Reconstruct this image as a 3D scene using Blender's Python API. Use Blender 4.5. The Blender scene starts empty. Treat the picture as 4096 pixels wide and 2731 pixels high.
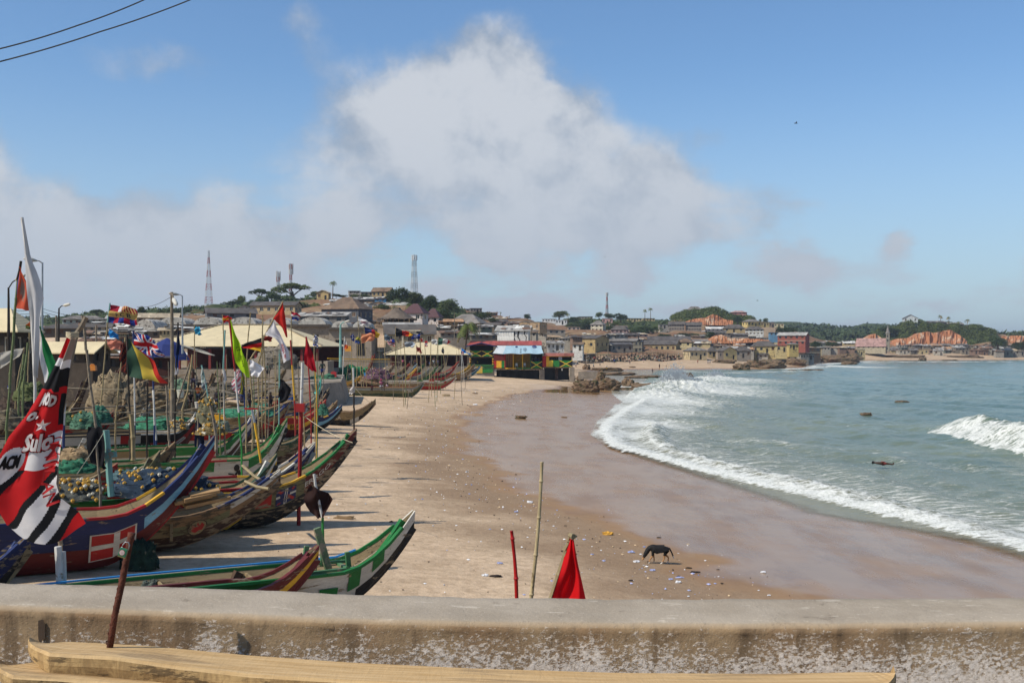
import bpy, math, random
import numpy as np
from math import radians as R, sin, cos, pi, atan, atan2, sqrt
from mathutils import Vector, Matrix
RND = random.Random(7)
SC = bpy.context.scene
COL = SC.collection
# ------------------------------------------------------------------ camera, sun, sky
F = 4408.0; CX = 2048.0; HOR = 1390.0; CAMH = 8.0
cam = bpy.data.cameras.new("camera"); camo = bpy.data.objects.new("camera", cam); COL.objects.link(camo)
camo.location = (0, 0, CAMH); camo.rotation_euler = (R(90), 0, 0)
cam.sensor_width = 36; cam.lens = 36 * F / 4096; cam.shift_y = 24.5 / 4096
cam.clip_start = 0.1; cam.clip_end = 20000
SC.camera = camo
SUN_EL, SUN_AZ = 47.0, 30.0            # light travels towards +x, turned SUN_AZ degrees towards +y
ldir = Vector((cos(R(SUN_AZ)) * cos(R(SUN_EL)), sin(R(SUN_AZ)) * cos(R(SUN_EL)), -sin(R(SUN_EL))))
sun = bpy.data.lights.new("sun", "SUN"); suno = bpy.data.objects.new("sun", sun); COL.objects.link(suno)
sun.energy = 4.4; sun.angle = R(0.55); sun.color = (1.0, 0.93, 0.82)
suno.rotation_euler = ldir.to_track_quat('-Z', 'Y').to_euler()
SC.view_settings.view_transform = 'Standard'; SC.view_settings.look = 'None'
SC.view_settings.exposure = 0.12; SC.view_settings.gamma = 1
SC.render.engine = 'CYCLES'
SC.cycles.max_bounces = 5; SC.cycles.diffuse_bounces = 2; SC.cycles.glossy_bounces = 2
SC.cycles.transmission_bounces = 3; SC.cycles.transparent_max_bounces = 6; SC.cycles.use_denoising = True
SC.cycles.caustics_reflective = False; SC.cycles.caustics_refractive = False

class NT:
    """tiny node-tree helper"""
    def __init__(s, tree): s.t = tree; s.n = tree.nodes; s.l = tree.links
    def node(s, typ, **kw):
        n = s.n.new(typ)
        for k, v in kw.items():
            if k.startswith('_'): setattr(n, k[1:], v)
        return n
    def put(s, sock, v):
        if hasattr(v, 'is_linked') or hasattr(v, 'links'): s.l.new(v, sock)
        elif v is not None: sock.default_value = v
    def m(s, op, a, b=None, c=None, clamp=False):
        n = s.n.new('ShaderNodeMath'); n.operation = op; n.use_clamp = clamp
        s.put(n.inputs[0], a)
        if b is not None: s.put(n.inputs[1], b)
        if c is not None: s.put(n.inputs[2], c)
        return n.outputs[0]
    def mix(s, f, a, b, typ='MIX'):
        n = s.n.new('ShaderNodeMix'); n.data_type = 'RGBA'; n.blend_type = typ
        s.put(n.inputs[0], f); s.put(n.inputs[6], a); s.put(n.inputs[7], b)
        return n.outputs[2]
    def noise(s, vec, scale, detail=4, rough=0.55, out=0, dist=0.0):
        n = s.n.new('ShaderNodeTexNoise')
        if vec is not None: s.l.new(vec, n.inputs['Vector'])
        n.inputs['Scale'].default_value = scale; n.inputs['Detail'].default_value = detail
        n.inputs['Roughness'].default_value = rough; n.inputs['Distortion'].default_value = dist
        return n.outputs[out]
    def ss(s, v, a, b, lo=0.0, hi=1.0):
        n = s.n.new('ShaderNodeMapRange'); n.interpolation_type = 'SMOOTHSTEP'
        s.put(n.inputs[0], v); n.inputs[1].default_value = a; n.inputs[2].default_value = b
        n.inputs[3].default_value = lo; n.inputs[4].default_value = hi
        return n.outputs[0]
    def scalev(s, vec, sc):
        n = s.n.new('ShaderNodeMapping'); s.l.new(vec, n.inputs[0]); n.inputs['Scale'].default_value = sc
        return n.outputs[0]

def rgb(h):
    """'#rrggbb' as seen on the thing, to linear"""
    v = [int(h[i:i + 2], 16) / 255 for i in (1, 3, 5)]
    return tuple(x / 12.92 if x < 0.04045 else ((x + 0.055) / 1.055) ** 2.4 for x in v) + (1,)

world = bpy.data.worlds.new("World"); SC.world = world; world.use_nodes = True
w = NT(world.node_tree); w.n.clear()
sky = w.n.new('ShaderNodeTexSky'); sky.sky_type = 'NISHITA'; sky.sun_disc = False
sky.sun_elevation = R(SUN_EL)
sky.sun_rotation = math.atan2(-ldir.x, -ldir.y)
sky.air_density = 1.0; sky.dust_density = 0.6; sky.ozone_density = 2.5; sky.altitude = 0
tc = w.n.new('ShaderNodeTexCoord')
sep = w.n.new('ShaderNodeSeparateXYZ'); w.l.new(tc.outputs['Generated'], sep.inputs[0])
az = w.m('ARCTAN2', sep.outputs[0], sep.outputs[1]); el = w.m('ARCSINE', sep.outputs[2])
com = w.n.new('ShaderNodeCombineXYZ'); w.l.new(az, com.inputs[0]); w.l.new(el, com.inputs[1])
big = w.noise(com.outputs[0], 9, 8, 0.6, 1)
n3 = w.n.new('ShaderNodeVectorMath'); n3.operation = 'MULTIPLY_ADD'
w.l.new(big, n3.inputs[0]); n3.inputs[1].default_value = (0.10, 0.10, 0); n3.inputs[2].default_value = (-0.05, -0.05, 0)
n4 = w.n.new('ShaderNodeVectorMath'); n4.operation = 'ADD'
w.l.new(com.outputs[0], n4.inputs[0]); w.l.new(n3.outputs[0], n4.inputs[1])
warped = n4.outputs[0]
# cumulus bodies: centre azimuth / elevation and half sizes in degrees, with strength
CLOUDS = [(-7.2, 12.6, 3.4, 2.6, .75), (-.6, 13.9, 2.7, 2.6, .95), (-3.4, 12.2, 3.6, 2.2, .8), (-8.5, 9.2, 3.6, 2.2, .55), (-3.0, 9.0, 4.2, 2.4, .85), (2.4, 11.4, 2.8, 2.2, .95),
          (3.4, 8.2, 3.8, 2.4, .9), (7.3, 8.0, 2.1, 2.0, 1.0), (5.8, 5.6, 4.6, 1.2, .8), (-.5, 5.8, 4.0, 1.6, .7),
          (-14.2, 4.8, 2.2, 2.1, 1.2), (-11.6, 3.6, 3.0, 1.6, .9), (-8.6, 6.0, 2.4, 1.5, .75), (-18.4, 5.4, 3.2, 2.2, .95), (-22.8, 5.9, 3.0, 2.4, .95), (-26.6, 7.6, 1.9, 3.0, .95), (-26, 3.6, 4, 1.5, .6),
          (-4, 2.6, 5, 1.0, .6), (-17.2, 14.6, 2.6, 1.2, .45), (-19, 2.2, 7, 1.0, .6), (-10.6, 16.3, 1.5, 2.0, .55), (-20.5, 14.2, 3.0, 1.2, .3),
          (14.3, 4.5, 2.3, .9, .68), (13, 3.6, 3.5, .9, .4), (6.2, 3.9, 1.7, .8, .9), (1.0, 2.2, 2.2, .6, .8), (-1.5, 5.0, 2, .8, .6), (12.4, 7.2, 3.4, 1.2, .52), (10.0, 11.0, 2.6, .8, .4), (19.4, 4.9, .8, .8, .62), (10, 2.0, 3.2, .6, .6), (17, 1.9, 2.2, .5, .55), (21, 2.4, 2, .5, .5), (26, 3.4, 1.8, 1.5, .6), (-7, 1.6, 9, .7, .5)]
field = None
sp = w.n.new('ShaderNodeSeparateXYZ'); w.l.new(warped, sp.inputs[0])
for (a, e, ra, re, wt) in CLOUDS:
    dx = w.m('MULTIPLY', w.m('SUBTRACT', sp.outputs[0], R(a)), 1 / R(ra))
    dy = w.m('MULTIPLY', w.m('SUBTRACT', sp.outputs[1], R(e)), 1 / R(re))
    d2 = w.m('ADD', w.m('MULTIPLY', dx, dx), w.m('MULTIPLY', dy, dy))
    g = w.m('MULTIPLY', w.m('POWER', 2.718, w.m('MULTIPLY', d2, -0.9)), wt)
    field = g if field is None else w.m('ADD', field, g)
fine = w.noise(com.outputs[0], 16, 8, 0.6)
far = w.noise(w.scalev(tc.outputs['Generated'], (1, 1, 2.2)), 2.6, 7, 0.58)
wisps = w.noise(w.scalev(com.outputs[0], (1, 2.6, 1)), 9, 7, 0.62)
away = w.ss(w.m('ABSOLUTE', az), R(34), R(60))               # outside the placed clouds the same kind of sky goes on
up = w.ss(el, R(22), R(34))
away = w.m('MAXIMUM', away, up)
dens = w.m('ADD', field, w.m('MULTIPLY', w.m('SUBTRACT', fine, 0.5), 0.80))
dens = w.m('ADD', dens, w.m('MULTIPLY', w.m('SUBTRACT', wisps, 0.5), 0.45))
streak = w.noise(w.scalev(com.outputs[0], (1, 3.2, 1)), 7, 8, .6)
dens = w.m('ADD', dens, w.m('MULTIPLY', w.m('MULTIPLY', w.ss(streak, .40, .66), w.ss(el, R(13), R(3))), .50))
dens = w.m('ADD', dens, w.m('MULTIPLY', w.m('MULTIPLY', w.ss(far, .5, .68), away), .9))
mask = w.ss(dens, 0.22, 1.0, 0, .92)
haze_low = w.ss(el, R(0), R(15), 0.6, 0.0)
# blue of the clear sky, a little deeper than the model's own
skyc = w.mix(1.0, sky.outputs[0], (0.78, 0.96, 1.10, 1), 'MULTIPLY')
sv = w.n.new('ShaderNodeVectorMath'); sv.operation = 'SCALE'; w.l.new(skyc, sv.inputs[0]); sv.inputs['Scale'].default_value = 0.118
shade = w.noise(warped, 12, 7, 0.58)
cc = w.mix(w.ss(w.m('ADD', w.m('ADD', shade, w.m('MULTIPLY', w.m('SUBTRACT', fine, .5), .55)), w.m('MULTIPLY', w.m('SUBTRACT', dens, .6), .22)), 0.34, 0.72), rgb('#94a1b2'), rgb('#c9cdd3'))
cc = w.mix(w.ss(el, R(1), R(13), 1, 0), cc, rgb('#b3bbc7'))
hz = w.mix(haze_low, sv.outputs[0], rgb('#afc2d3'))
fin = w.mix(mask, hz, cc)
bg = w.n.new('ShaderNodeBackground'); w.l.new(fin, bg.inputs[0]); bg.inputs[1].default_value = 1.0
wo = w.n.new('ShaderNodeOutputWorld'); w.l.new(bg.outputs[0], wo.inputs[0])

# ------------------------------------------------------------------ helpers
def P(px, py, Y): return Vector(((px - CX) / F * Y, Y, CAMH - (py - HOR) / F * Y))
def tag(o, label=None, cat=None, group=None, kind=None):
    if label: o['label'] = label
    if cat: o['category'] = cat
    if group: o['group'] = group
    if kind: o['kind'] = kind
    return o
def link(name, data, parent=None):
    o = bpy.data.objects.new(name, data); COL.objects.link(o)
    if parent is not None: o.parent = parent
    return o
def thing(name, label, cat, loc=(0, 0, 0), rz=0, group=None):
    o = link(name, None); o.location = loc; o.rotation_euler = (0, 0, rz); o.empty_display_size = .2
    return tag(o, label, cat, group)
def copy_tree(o, parent=None):
    c = o.copy(); COL.objects.link(c)
    if parent is not None: c.parent = parent
    for ch in list(o.children): copy_tree(ch, c)
    return c
MATS = {}
def mat(name, col, rough=.8, var=.25, scale=3., bump=.0, bscale=None, wear=None, wearamt=.5, wearscale=4., metal=0., spec=.3, trans=0., stretch=(1, 1, 1), fine=None, sheen=0):
    """col is a base colour as '#rrggbb'; var = tonal mottling; wear = second colour showing through in worn patches"""
    if name in MATS: return MATS[name]
    m = bpy.data.materials.new(name); m.use_nodes = True; n = NT(m.node_tree); bs = n.n['Principled BSDF']
    c = rgb(col) if isinstance(col, str) else col
    tcn = n.n.new('ShaderNodeTexCoord'); oi = n.n.new('ShaderNodeObjectInfo')
    ad = n.n.new('ShaderNodeVectorMath'); ad.operation = 'ADD'; n.l.new(tcn.outputs['Object'], ad.inputs[0]); n.l.new(oi.outputs['Location'], ad.inputs[1])
    vec = n.scalev(ad.outputs[0], stretch)
    nz = n.noise(vec, scale, 5, .6)
    lo = tuple(x * (1 - var) for x in c[:3]) + (1,); hi = tuple(min(1, x * (1 + var * .7)) for x in c[:3]) + (1,)
    colr = n.mix(n.ss(nz, .3, .7), lo, hi)
    if fine:
        fz = n.noise(vec, fine, 3, .7)
        colr = n.mix(n.ss(fz, .35, .65, .0, .55), colr, tuple(x * .72 for x in c[:3]) + (1,))
    if wear:
        wz = n.noise(vec, wearscale, 7, .68)
        k = .5 + (.5 - wearamt) * .35
        colr = n.mix(n.ss(wz, k, k + .06), colr, rgb(wear))
    n.put(bs.inputs['Base Color'], colr)
    bs.inputs['Roughness'].default_value = rough; bs.inputs['Metallic'].default_value = metal
    bs.inputs['Specular IOR Level'].default_value = spec
    if bump:
        b = n.n.new('ShaderNodeBump'); b.inputs['Strength'].default_value = bump; b.inputs['Distance'].default_value = .02
        n.l.new(n.noise(vec, bscale or scale * 6, 4, .6), b.inputs['Height']); n.l.new(b.outputs[0], bs.inputs['Normal'])
    if trans:   # thin cloth or leaf: light comes through from behind
        t = n.n.new('ShaderNodeBsdfTranslucent'); n.put(t.inputs[0], colr)
        mx = n.n.new('ShaderNodeMixShader'); mx.inputs[0].default_value = trans
        n.l.new(bs.outputs[0], mx.inputs[1]); n.l.new(t.outputs[0], mx.inputs[2])
        n.l.new(mx.outputs[0], n.n['Material Output'].inputs[0])
    MATS[name] = m
    return m

class MB:
    """collects faces, then links them as one mesh object"""
    def __init__(s): s.v = []; s.f = []; s.mi = []; s.mats = []; s.smooth = False
    def mid(s, m):
        if m not in s.mats: s.mats.append(m)
        return s.mats.index(m)
    def face(s, pts, m):
        b = len(s.v); s.v += [tuple(p) for p in pts]; s.f.append(tuple(range(b, b + len(pts)))); s.mi.append(s.mid(m))
    def raw(s, vs, fs, m):
        b = len(s.v); s.v += [tuple(p) for p in vs]; i = s.mid(m)
        for f in fs: s.f.append(tuple(b + k for k in f)); s.mi.append(i)
    def box(s, c, d, m, rz=0, rx=0, ry=0, taper=1.0):
        hx, hy, hz = d[0] / 2, d[1] / 2, d[2] / 2
        vs = []
        for z in (-1, 1):
            k = taper if z > 0 else 1
            for x, y in ((-1, -1), (1, -1), (1, 1), (-1, 1)): vs.append(Vector((x * hx * k, y * hy * k, z * hz)))
        if rz or rx or ry:
            M = Matrix.Rotation(rz, 3, 'Z') @ Matrix.Rotation(ry, 3, 'Y') @ Matrix.Rotation(rx, 3, 'X'); vs = [M @ v for v in vs]
        c = Vector(c)
        s.raw([v + c for v in vs], [(3, 2, 1, 0), (4, 5, 6, 7), (0, 1, 5, 4), (1, 2, 6, 5), (2, 3, 7, 6), (3, 0, 4, 7)], m)
    def beam(s, a, b, wd, th, m, up=(0, 0, 1)):
        a = Vector(a); b = Vector(b); d = (b - a); L = d.length
        if L < 1e-6: return
        d /= L; u = Vector(up)
        if abs(d.dot(u)) > .98: u = Vector((1, 0, 0))
        sx = d.cross(u).normalized() * wd / 2; sz = sx.cross(d).normalized() * th / 2
        vs = [p + i * sx + j * sz for p in (a, b) for i, j in ((-1, -1), (1, -1), (1, 1), (-1, 1))]
        s.raw(vs, [(0, 1, 2, 3), (7, 6, 5, 4), (0, 4, 5, 1), (1, 5, 6, 2), (2, 6, 7, 3), (3, 7, 4, 0)], m)
    def tube(s, pts, r, m, n=6, cap=True):
        pts = [Vector(p) for p in pts]; rs = r if isinstance(r, (list, tuple)) else [r] * len(pts)
        vs = []; fs = []
        for i, p in enumerate(pts):
            d = (pts[min(i + 1, len(pts) - 1)] - pts[max(i - 1, 0)])
            d = d.normalized() if d.length > 1e-9 else Vector((0, 0, 1))
            u = Vector((0, 0, 1)) if abs(d.z) < .9 else Vector((1, 0, 0))
            a = d.cross(u).normalized(); b = a.cross(d)
            for k in range(n):
                t = 2 * pi * k / n; vs.append(p + (a * cos(t) + b * sin(t)) * rs[i])
        for i in range(len(pts) - 1):
            for k in range(n): fs.append((i * n + k, i * n + (k + 1) % n, (i + 1) * n + (k + 1) % n, (i + 1) * n + k))
        if cap: fs.append(tuple(range(n))[::-1]); fs.append(tuple((len(pts) - 1) * n + k for k in range(n)))
        s.raw(vs, fs, m)
    def grid(s, nu, nv, fn, m, both=False):
        """fn(i/nu, j/nv) -> point; m a material or fn(u,v)->material (cell centre)"""
        b = len(s.v)
        for j in range(nv + 1):
            for i in range(nu + 1): s.v.append(tuple(fn(i / nu, j / nv)))
        for j in range(nv):
            for i in range(nu):
                k = b + j * (nu + 1) + i; s.f.append((k, k + 1, k + nu + 2, k + nu + 1))
                s.mi.append(s.mid(m((i + .5) / nu, (j + .5) / nv) if callable(m) else m))
    def data(s, name):
        me = bpy.data.meshes.new(name); me.from_pydata(s.v, [], s.f)
        for m in s.mats: me.materials.append(m)
        me.polygons.foreach_set('material_index', s.mi)
        if s.smooth: me.polygons.foreach_set('use_smooth', [True] * len(s.f))
        me.update(); return me
    def build(s, name, parent=None): return link(name, s.data(name), parent)

_txt = {}
def text_mesh(body):
    if body in _txt: return _txt[body]
    cu = bpy.data.curves.new('t', 'FONT'); cu.body = body; cu.resolution_u = 2; cu.size = 1; cu.offset = .012
    ob = bpy.data.objects.new('t', cu); COL.objects.link(ob)
    me = bpy.data.meshes.new_from_object(ob.evaluated_get(bpy.context.evaluated_depsgraph_get()))
    vs = [(v.co.x, v.co.y) for v in me.vertices]; fs = [tuple(p.vertices) for p in me.polygons]
    bpy.data.objects.remove(ob); bpy.data.curves.remove(cu); bpy.data.meshes.remove(me)
    xs = [v[0] for v in vs]; ys = [v[1] for v in vs]
    w_, h_ = max(xs) - min(xs), max(ys) - min(ys)
    vs = [((x - min(xs)) / w_, (y - min(ys)) / h_) for x, y in vs]
    _txt[body] = (vs, fs, w_ / h_); return _txt[body]
def text_on(body, fn, m, parent, name='lettering'):
    """fn(a, b) -> point for a, b in 0..1 over the text's own box"""
    vs, fs, _ = text_mesh(body); b = MB(); b.raw([fn(x, y) for x, y in vs], fs, m)
    return b.build(name, parent)

# ------------------------------------------------------------------ terrain
# waterline: (x, y) seen from above; land lies to its left
SHORE = [(34, -20), (29, 15), (24, 30), (20.3, 42), (18, 51), (14.3, 65), (11.3, 77), (8.6, 88), (7.9, 100), (9.4, 117), (13, 138), (17.8, 160), (19, 190), (21, 215), (24, 250),
         (26, 300), (29, 360), (34, 388), (62, 396), (92, 404), (116, 440), (138, 510), (161, 569), (196, 632), (214, 668), (290, 690), (345, 716), (430, 738), (800, 762), (2600, 900)]
WET = [(-20, 12), (15, 8.5), (31, 6.1), (42, 2.8), (53, -.6), (66, -3), (77, -4.7), (100, -6.6), (122, -6.3), (145, -4.2), (167, -1.8), (198, 6.8), (230, 14), (300, 18), (388, 26)]
shx = np.array([p[0] for p in SHORE], float); shy = np.array([p[1] for p in SHORE], float)
def shore_d(x, y):
    """signed distance to the waterline, positive out to sea"""
    x = np.asarray(x, float); y = np.asarray(y, float); best = np.full(x.shape, 1e9)
    for i in range(len(SHORE) - 1):
        ax, ay, bx, by = shx[i], shy[i], shx[i + 1], shy[i + 1]
        dx, dy = bx - ax, by - ay; t = np.clip(((x - ax) * dx + (y - ay) * dy) / (dx * dx + dy * dy), 0, 1)
        best = np.minimum(best, np.hypot(x - ax - t * dx, y - ay - t * dy))
    return np.where(x > np.interp(y, shy, shx), best, -best)
def sstep(v, a, b): t = np.clip((v - a) / (b - a), 0, 1); return t * t * (3 - 2 * t)
# ground levels of the town: (px, py, Y) lines of sight that the ground passes through
HILL = []
def hill(*rows):
    for r in rows: HILL.append(r)
_H = {}
def hill_z(x, y):
    """level of the hills from scattered spot heights, inverse-distance weighted in bearing and log distance"""
    if 'a' not in _H or _H['n'] != len(HILL):
        a = np.array([((px - CX) / F * 3.2, math.log(Y) * 1.6, CAMH - (py - HOR) / F * Y) for px, py, Y in HILL]); _H['a'] = a; _H['n'] = len(HILL)
    a = _H['a']; x = np.asarray(x, float); y = np.asarray(y, float); yy = np.maximum(y, 60.)
    u = np.clip(x / yy, -1.6, 1.6) * 3.2; v = np.log(yy) * 1.6
    if x.size < 3000:
        wg = 1 / (((u[..., None] - a[:, 0]) ** 2 + (v[..., None] - a[:, 1]) ** 2) + 2e-4) ** 1.8; return (wg * a[:, 2]).sum(-1) / wg.sum(-1)
    num = np.zeros(x.shape); den = np.zeros(x.shape)
    for (pu, pv, z) in a:
        wgt = 1 / (((u - pu) ** 2 + (v - pv) ** 2) + 2e-4) ** 1.8; num += wgt * z; den += wgt
    return num / den
def vnoise(x, y, s, seed=0):
    """cheap smooth value noise"""
    x = np.asarray(x, float) * s + seed * 17.3; y = np.asarray(y, float) * s - seed * 9.1
    xi = np.floor(x); yi = np.floor(y); fx = x - xi; fy = y - yi; fx = fx * fx * (3 - 2 * fx); fy = fy * fy * (3 - 2 * fy)
    h = lambda a, b: np.modf(np.abs(np.sin(a * 127.1 + b * 311.7 + seed) * 43758.5453))[0]
    return (h(xi, yi) * (1 - fx) + h(xi + 1, yi) * fx) * (1 - fy) + (h(xi, yi + 1) * (1 - fx) + h(xi + 1, yi + 1) * fx) * fy
def TERR(x, y):
    x = np.asarray(x, float); y = np.asarray(y, float); d = shore_d(x, y)
    wl = np.interp(y, [p[0] for p in WET], [p[1] for p in WET]); sx = np.interp(y, shy, shx)
    tw = np.clip((sx - x) / np.maximum(sx - wl, 1), 0, 1)
    near = np.where(x > wl, .85 * tw ** 1.15, .85 + 1.55 * (1 - np.exp(-(wl - x) / 17.)))
    near = near + (vnoise(x, y, .22, 1) - .5) * .16 * sstep(wl - x, 0, 4) + (vnoise(x, y, .9, 2) - .5) * .05 * sstep(wl - x, 0, 4)
    hz_ = hill_z(x, y)
    town = 2.2 + (hz_ - 2.2) * sstep(-d, 14, 46)
    town = np.where(-d < 46, np.minimum(town, np.maximum(np.clip(-d, 0, None) * .07, town * sstep(-d, 10, 46))), town)
    k = sstep(y, 205, 245)
    kl = sstep(-x - y * .12, 22, 40) * sstep(y, 95, 150)          # far left the ground climbs sooner
    z = near * (1 - np.maximum(k, kl)) + town * np.maximum(k, kl)
    sea = -np.minimum(np.clip(d, 0, None) * .06, 2.5)
    return np.where(d > 0, sea, z)
def tz(x, y): return float(TERR(np.array([x]), np.array([y]))[0])
_yy = np.geomspace(14, 1200, 900)
def G(px, py):
    """where the line of sight through a photo pixel meets the ground"""
    xs = (px - CX) / F * _yy; zs = CAMH - (py - HOR) / F * _yy; t = np.maximum(TERR(xs, _yy), 0)
    b = np.nonzero(zs < t)[0]; i = max(int(b[0]), 1) if len(b) else len(_yy) - 1
    a0 = zs[i - 1] - t[i - 1]; a1 = t[i] - zs[i]; k = a0 / (a0 + a1) if a0 + a1 > 0 else 0
    Y = _yy[i - 1] + (_yy[i] - _yy[i - 1]) * k; x = (px - CX) / F * Y
    return Vector((x, Y, max(tz(x, Y), 0)))
# ------------------------------------------------------------------ materials of the town
def roofmat(name, c, rust=.4, rc='#6b4a38'):
    if name in MATS: return MATS[name]
    m = bpy.data.materials.new(name); m.use_nodes = True; n = NT(m.node_tree); bs = n.n['Principled BSDF']
    tcn = n.n.new('ShaderNodeTexCoord'); v = tcn.outputs['Object']; oi = n.n.new('ShaderNodeObjectInfo')
    ad = n.n.new('ShaderNodeVectorMath'); ad.operation = 'ADD'; n.l.new(v, ad.inputs[0]); n.l.new(oi.outputs['Location'], ad.inputs[1]); v2 = ad.outputs[0]
    vor = n.n.new('ShaderNodeTexVoronoi'); n.l.new(n.scalev(v2, (1, .45, 1)), vor.inputs['Vector']); vor.inputs['Scale'].default_value = .9; vor.distance = 'CHEBYCHEV'
    sp_ = n.n.new('ShaderNodeSeparateColor'); n.l.new(vor.outputs['Color'], sp_.inputs[0])
    c4 = rgb(c); dark = tuple(x * .62 for x in c4[:3]) + (1,); lite = tuple(min(1, x * 1.35) for x in c4[:3]) + (1,)
    ev = rust < .05; col = n.mix(n.m('MULTIPLY', sp_.outputs[0], .75), dark, lite) if not ev else n.mix(n.ss(n.noise(v2, .8, 5, .6), .3, .7), tuple(x * .9 for x in c4[:3]) + (1,), tuple(min(1, x * 1.08) for x in c4[:3]) + (1,))
    col = n.mix(n.ss(n.noise(v2, 1.3, 6, .7), .62 - rust * .25, .74 - rust * .22, 0, .75), col, rgb(rc))
    wv = n.n.new('ShaderNodeTexWave'); wv.inputs['Scale'].default_value = 3.4; n.l.new(v, wv.inputs['Vector']); wv.bands_direction = 'X'
    col = n.mix(n.m('MULTIPLY', wv.outputs[1], .18), col, dark)
    n.put(bs.inputs['Base Color'], col); bs.inputs['Roughness'].default_value = .7; bs.inputs['Specular IOR Level'].default_value = .3
    bp = n.n.new('ShaderNodeBump'); bp.inputs['Strength'].default_value = .35; bp.inputs['Distance'].default_value = .05
    n.l.new(wv.outputs[1], bp.inputs['Height']); n.l.new(bp.outputs[0], bs.inputs['Normal'])
    MATS[name] = m; return m
def desat(c, k=.28, d=1.0):
    v = [int(c[i:i + 2], 16) for i in (1, 3, 5)]; g = sum(v) / 3; return '#%02x%02x%02x' % tuple(int((x + (g - x) * k) * d) for x in v)
def wallmat(c0):
    c = desat(c0); return mat('plaster ' + c, c, .92, .18, .9, .15, wear='#5d5347', wearamt=.30, wearscale=1.1, fine=6, spec=.1)
RM = {'grey': ('#7d7871', .3), 'dark': ('#5b5651', .25), 'tan': ('#b7a78c', .2), 'rust': ('#7d6350', .5), 'pale': ('#a8a49c', .2), 'beige': ('#cdbd97', 0.02), 'maroon': ('#53383a', .02),
      'red': ('#9b4a40', .02), 'brown': ('#77634f', .35), 'thatch': ('#6f6254', .1), 'green': ('#5d7a68', .1), 'pinkish': ('#a5837a', .3), 'white': ('#d2d0c8', .1), 'orange': ('#b08a68', .3)}
def RMAT(k): return roofmat('roof ' + k, *RM[k])
M_dark = mat('dark opening', '#1d1b1a', .5, .3, 2, spec=.4)
M_glass = mat('window glass', '#2b3238', .15, .3, 2, spec=.5)
M_shut = mat('timber shutter', '#5b4232', .8, .25, 3)
M_trim = mat('window trim', '#c9bfa8', .85, .15, 3)
M_wood = mat('weathered timber', '#8b7355', .85, .3, 3, .3, stretch=(.5, 3, 3), fine=14)
M_grey = mat('grey render', '#83796c', .95, .25, 1.2, .2, fine=5)
M_black = mat('black gap', '#1b1b1d', .9, .3, 2)
M_white = mat('white sheet', '#d9d6cd', .85, .1, 2)

def facade(b, O, U, Wd, H0, H1, holes, m, dep=.16):
    U = Vector(U); N = U.cross(Vector((0, 0, 1))); O = Vector(O)
    xs = sorted({0, Wd, *[h[0] for h in holes], *[h[2] for h in holes]}); zs = sorted({H0, H1, *[h[1] for h in holes], *[h[3] for h in holes]})
    pt = lambda x, z, k=0: O + U * x + Vector((0, 0, z)) - N * k
    for i in range(len(xs) - 1):
        for j in range(len(zs) - 1):
            cx, cz = (xs[i] + xs[i + 1]) / 2, (zs[j] + zs[j + 1]) / 2
            if any(h[0] < cx < h[2] and h[1] < cz < h[3] for h in holes): continue
            b.face([pt(xs[i], zs[j]), pt(xs[i + 1], zs[j]), pt(xs[i + 1], zs[j + 1]), pt(xs[i], zs[j + 1])], m)
    for (x0, z0, x1, z1) in holes:
        for (p, q) in (((x0, z0), (x1, z0)), ((x1, z0), (x1, z1)), ((x1, z1), (x0, z1)), ((x0, z1), (x0, z0))):
            b.face([pt(*p), pt(*p, dep), pt(*q, dep), pt(*q)], m)
_wm = {}
def window_obj(parent, O, U, x0, z0, x1, z1, kind, big, dep=.16):
    """one window or door set back in its opening; frame and pane when large enough to see"""
    U = Vector(U); N = U.cross(Vector((0, 0, 1))); w_ = round(x1 - x0, 2); h_ = round(z1 - z0, 2)
    mt = {'w': M_glass, 's': M_shut, 'd': M_dark}[kind]; isdoor = kind == 'd' and h_ > 1.7
    key = (w_, h_, kind, big)
    if key not in _wm:
        b = MB(); b.face([(0, 0, 0), (w_, 0, 0), (w_, 0, h_), (0, 0, h_)], mt); pane = b.data('pane')
        fr = None
        if big:
            b = MB(); t = .07
            for c, d in (((w_ / 2, -.05, t / 2), (w_ + .12, .1, t)), ((w_ / 2, -.05, h_ - t / 2), (w_, .1, t)), ((t / 2, -.05, h_ / 2), (t, .1, h_ - 2 * t)), ((w_ - t / 2, -.05, h_ / 2), (t, .1, h_ - 2 * t))): b.box(c, d, M_trim)
            if w_ > .8: b.box((w_ / 2, -.05, h_ / 2), (.05, .08, h_ - 2 * t), M_trim)
            fr = b.data('window')
        _wm[key] = (pane, fr)
    pane, fr = _wm[key]
    pos = Vector(O) + U * x0 + Vector((0, 0, z0)) - N * (dep - .012); rz = atan2(U.y, U.x)
    if fr:
        o = link('door' if isdoor else 'window', fr, parent); o.location = pos; o.rotation_euler = (0, 0, rz)
        link('pane', pane, o)
    else:
        o = link('door' if isdoor else 'window', pane, parent); o.location = pos; o.rotation_euler = (0, 0, rz)
def slab(b, top, th, m):
    """a roof plane with thickness"""
    top = [Vector(p) for p in top]; lo = [p - Vector((0, 0, th)) for p in top]; n = len(top)
    b.face(top, m); b.face(lo[::-1], m)
    for i in range(n): b.face([lo[i], lo[(i + 1) % n], top[(i + 1) % n], top[i]], m)
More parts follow.
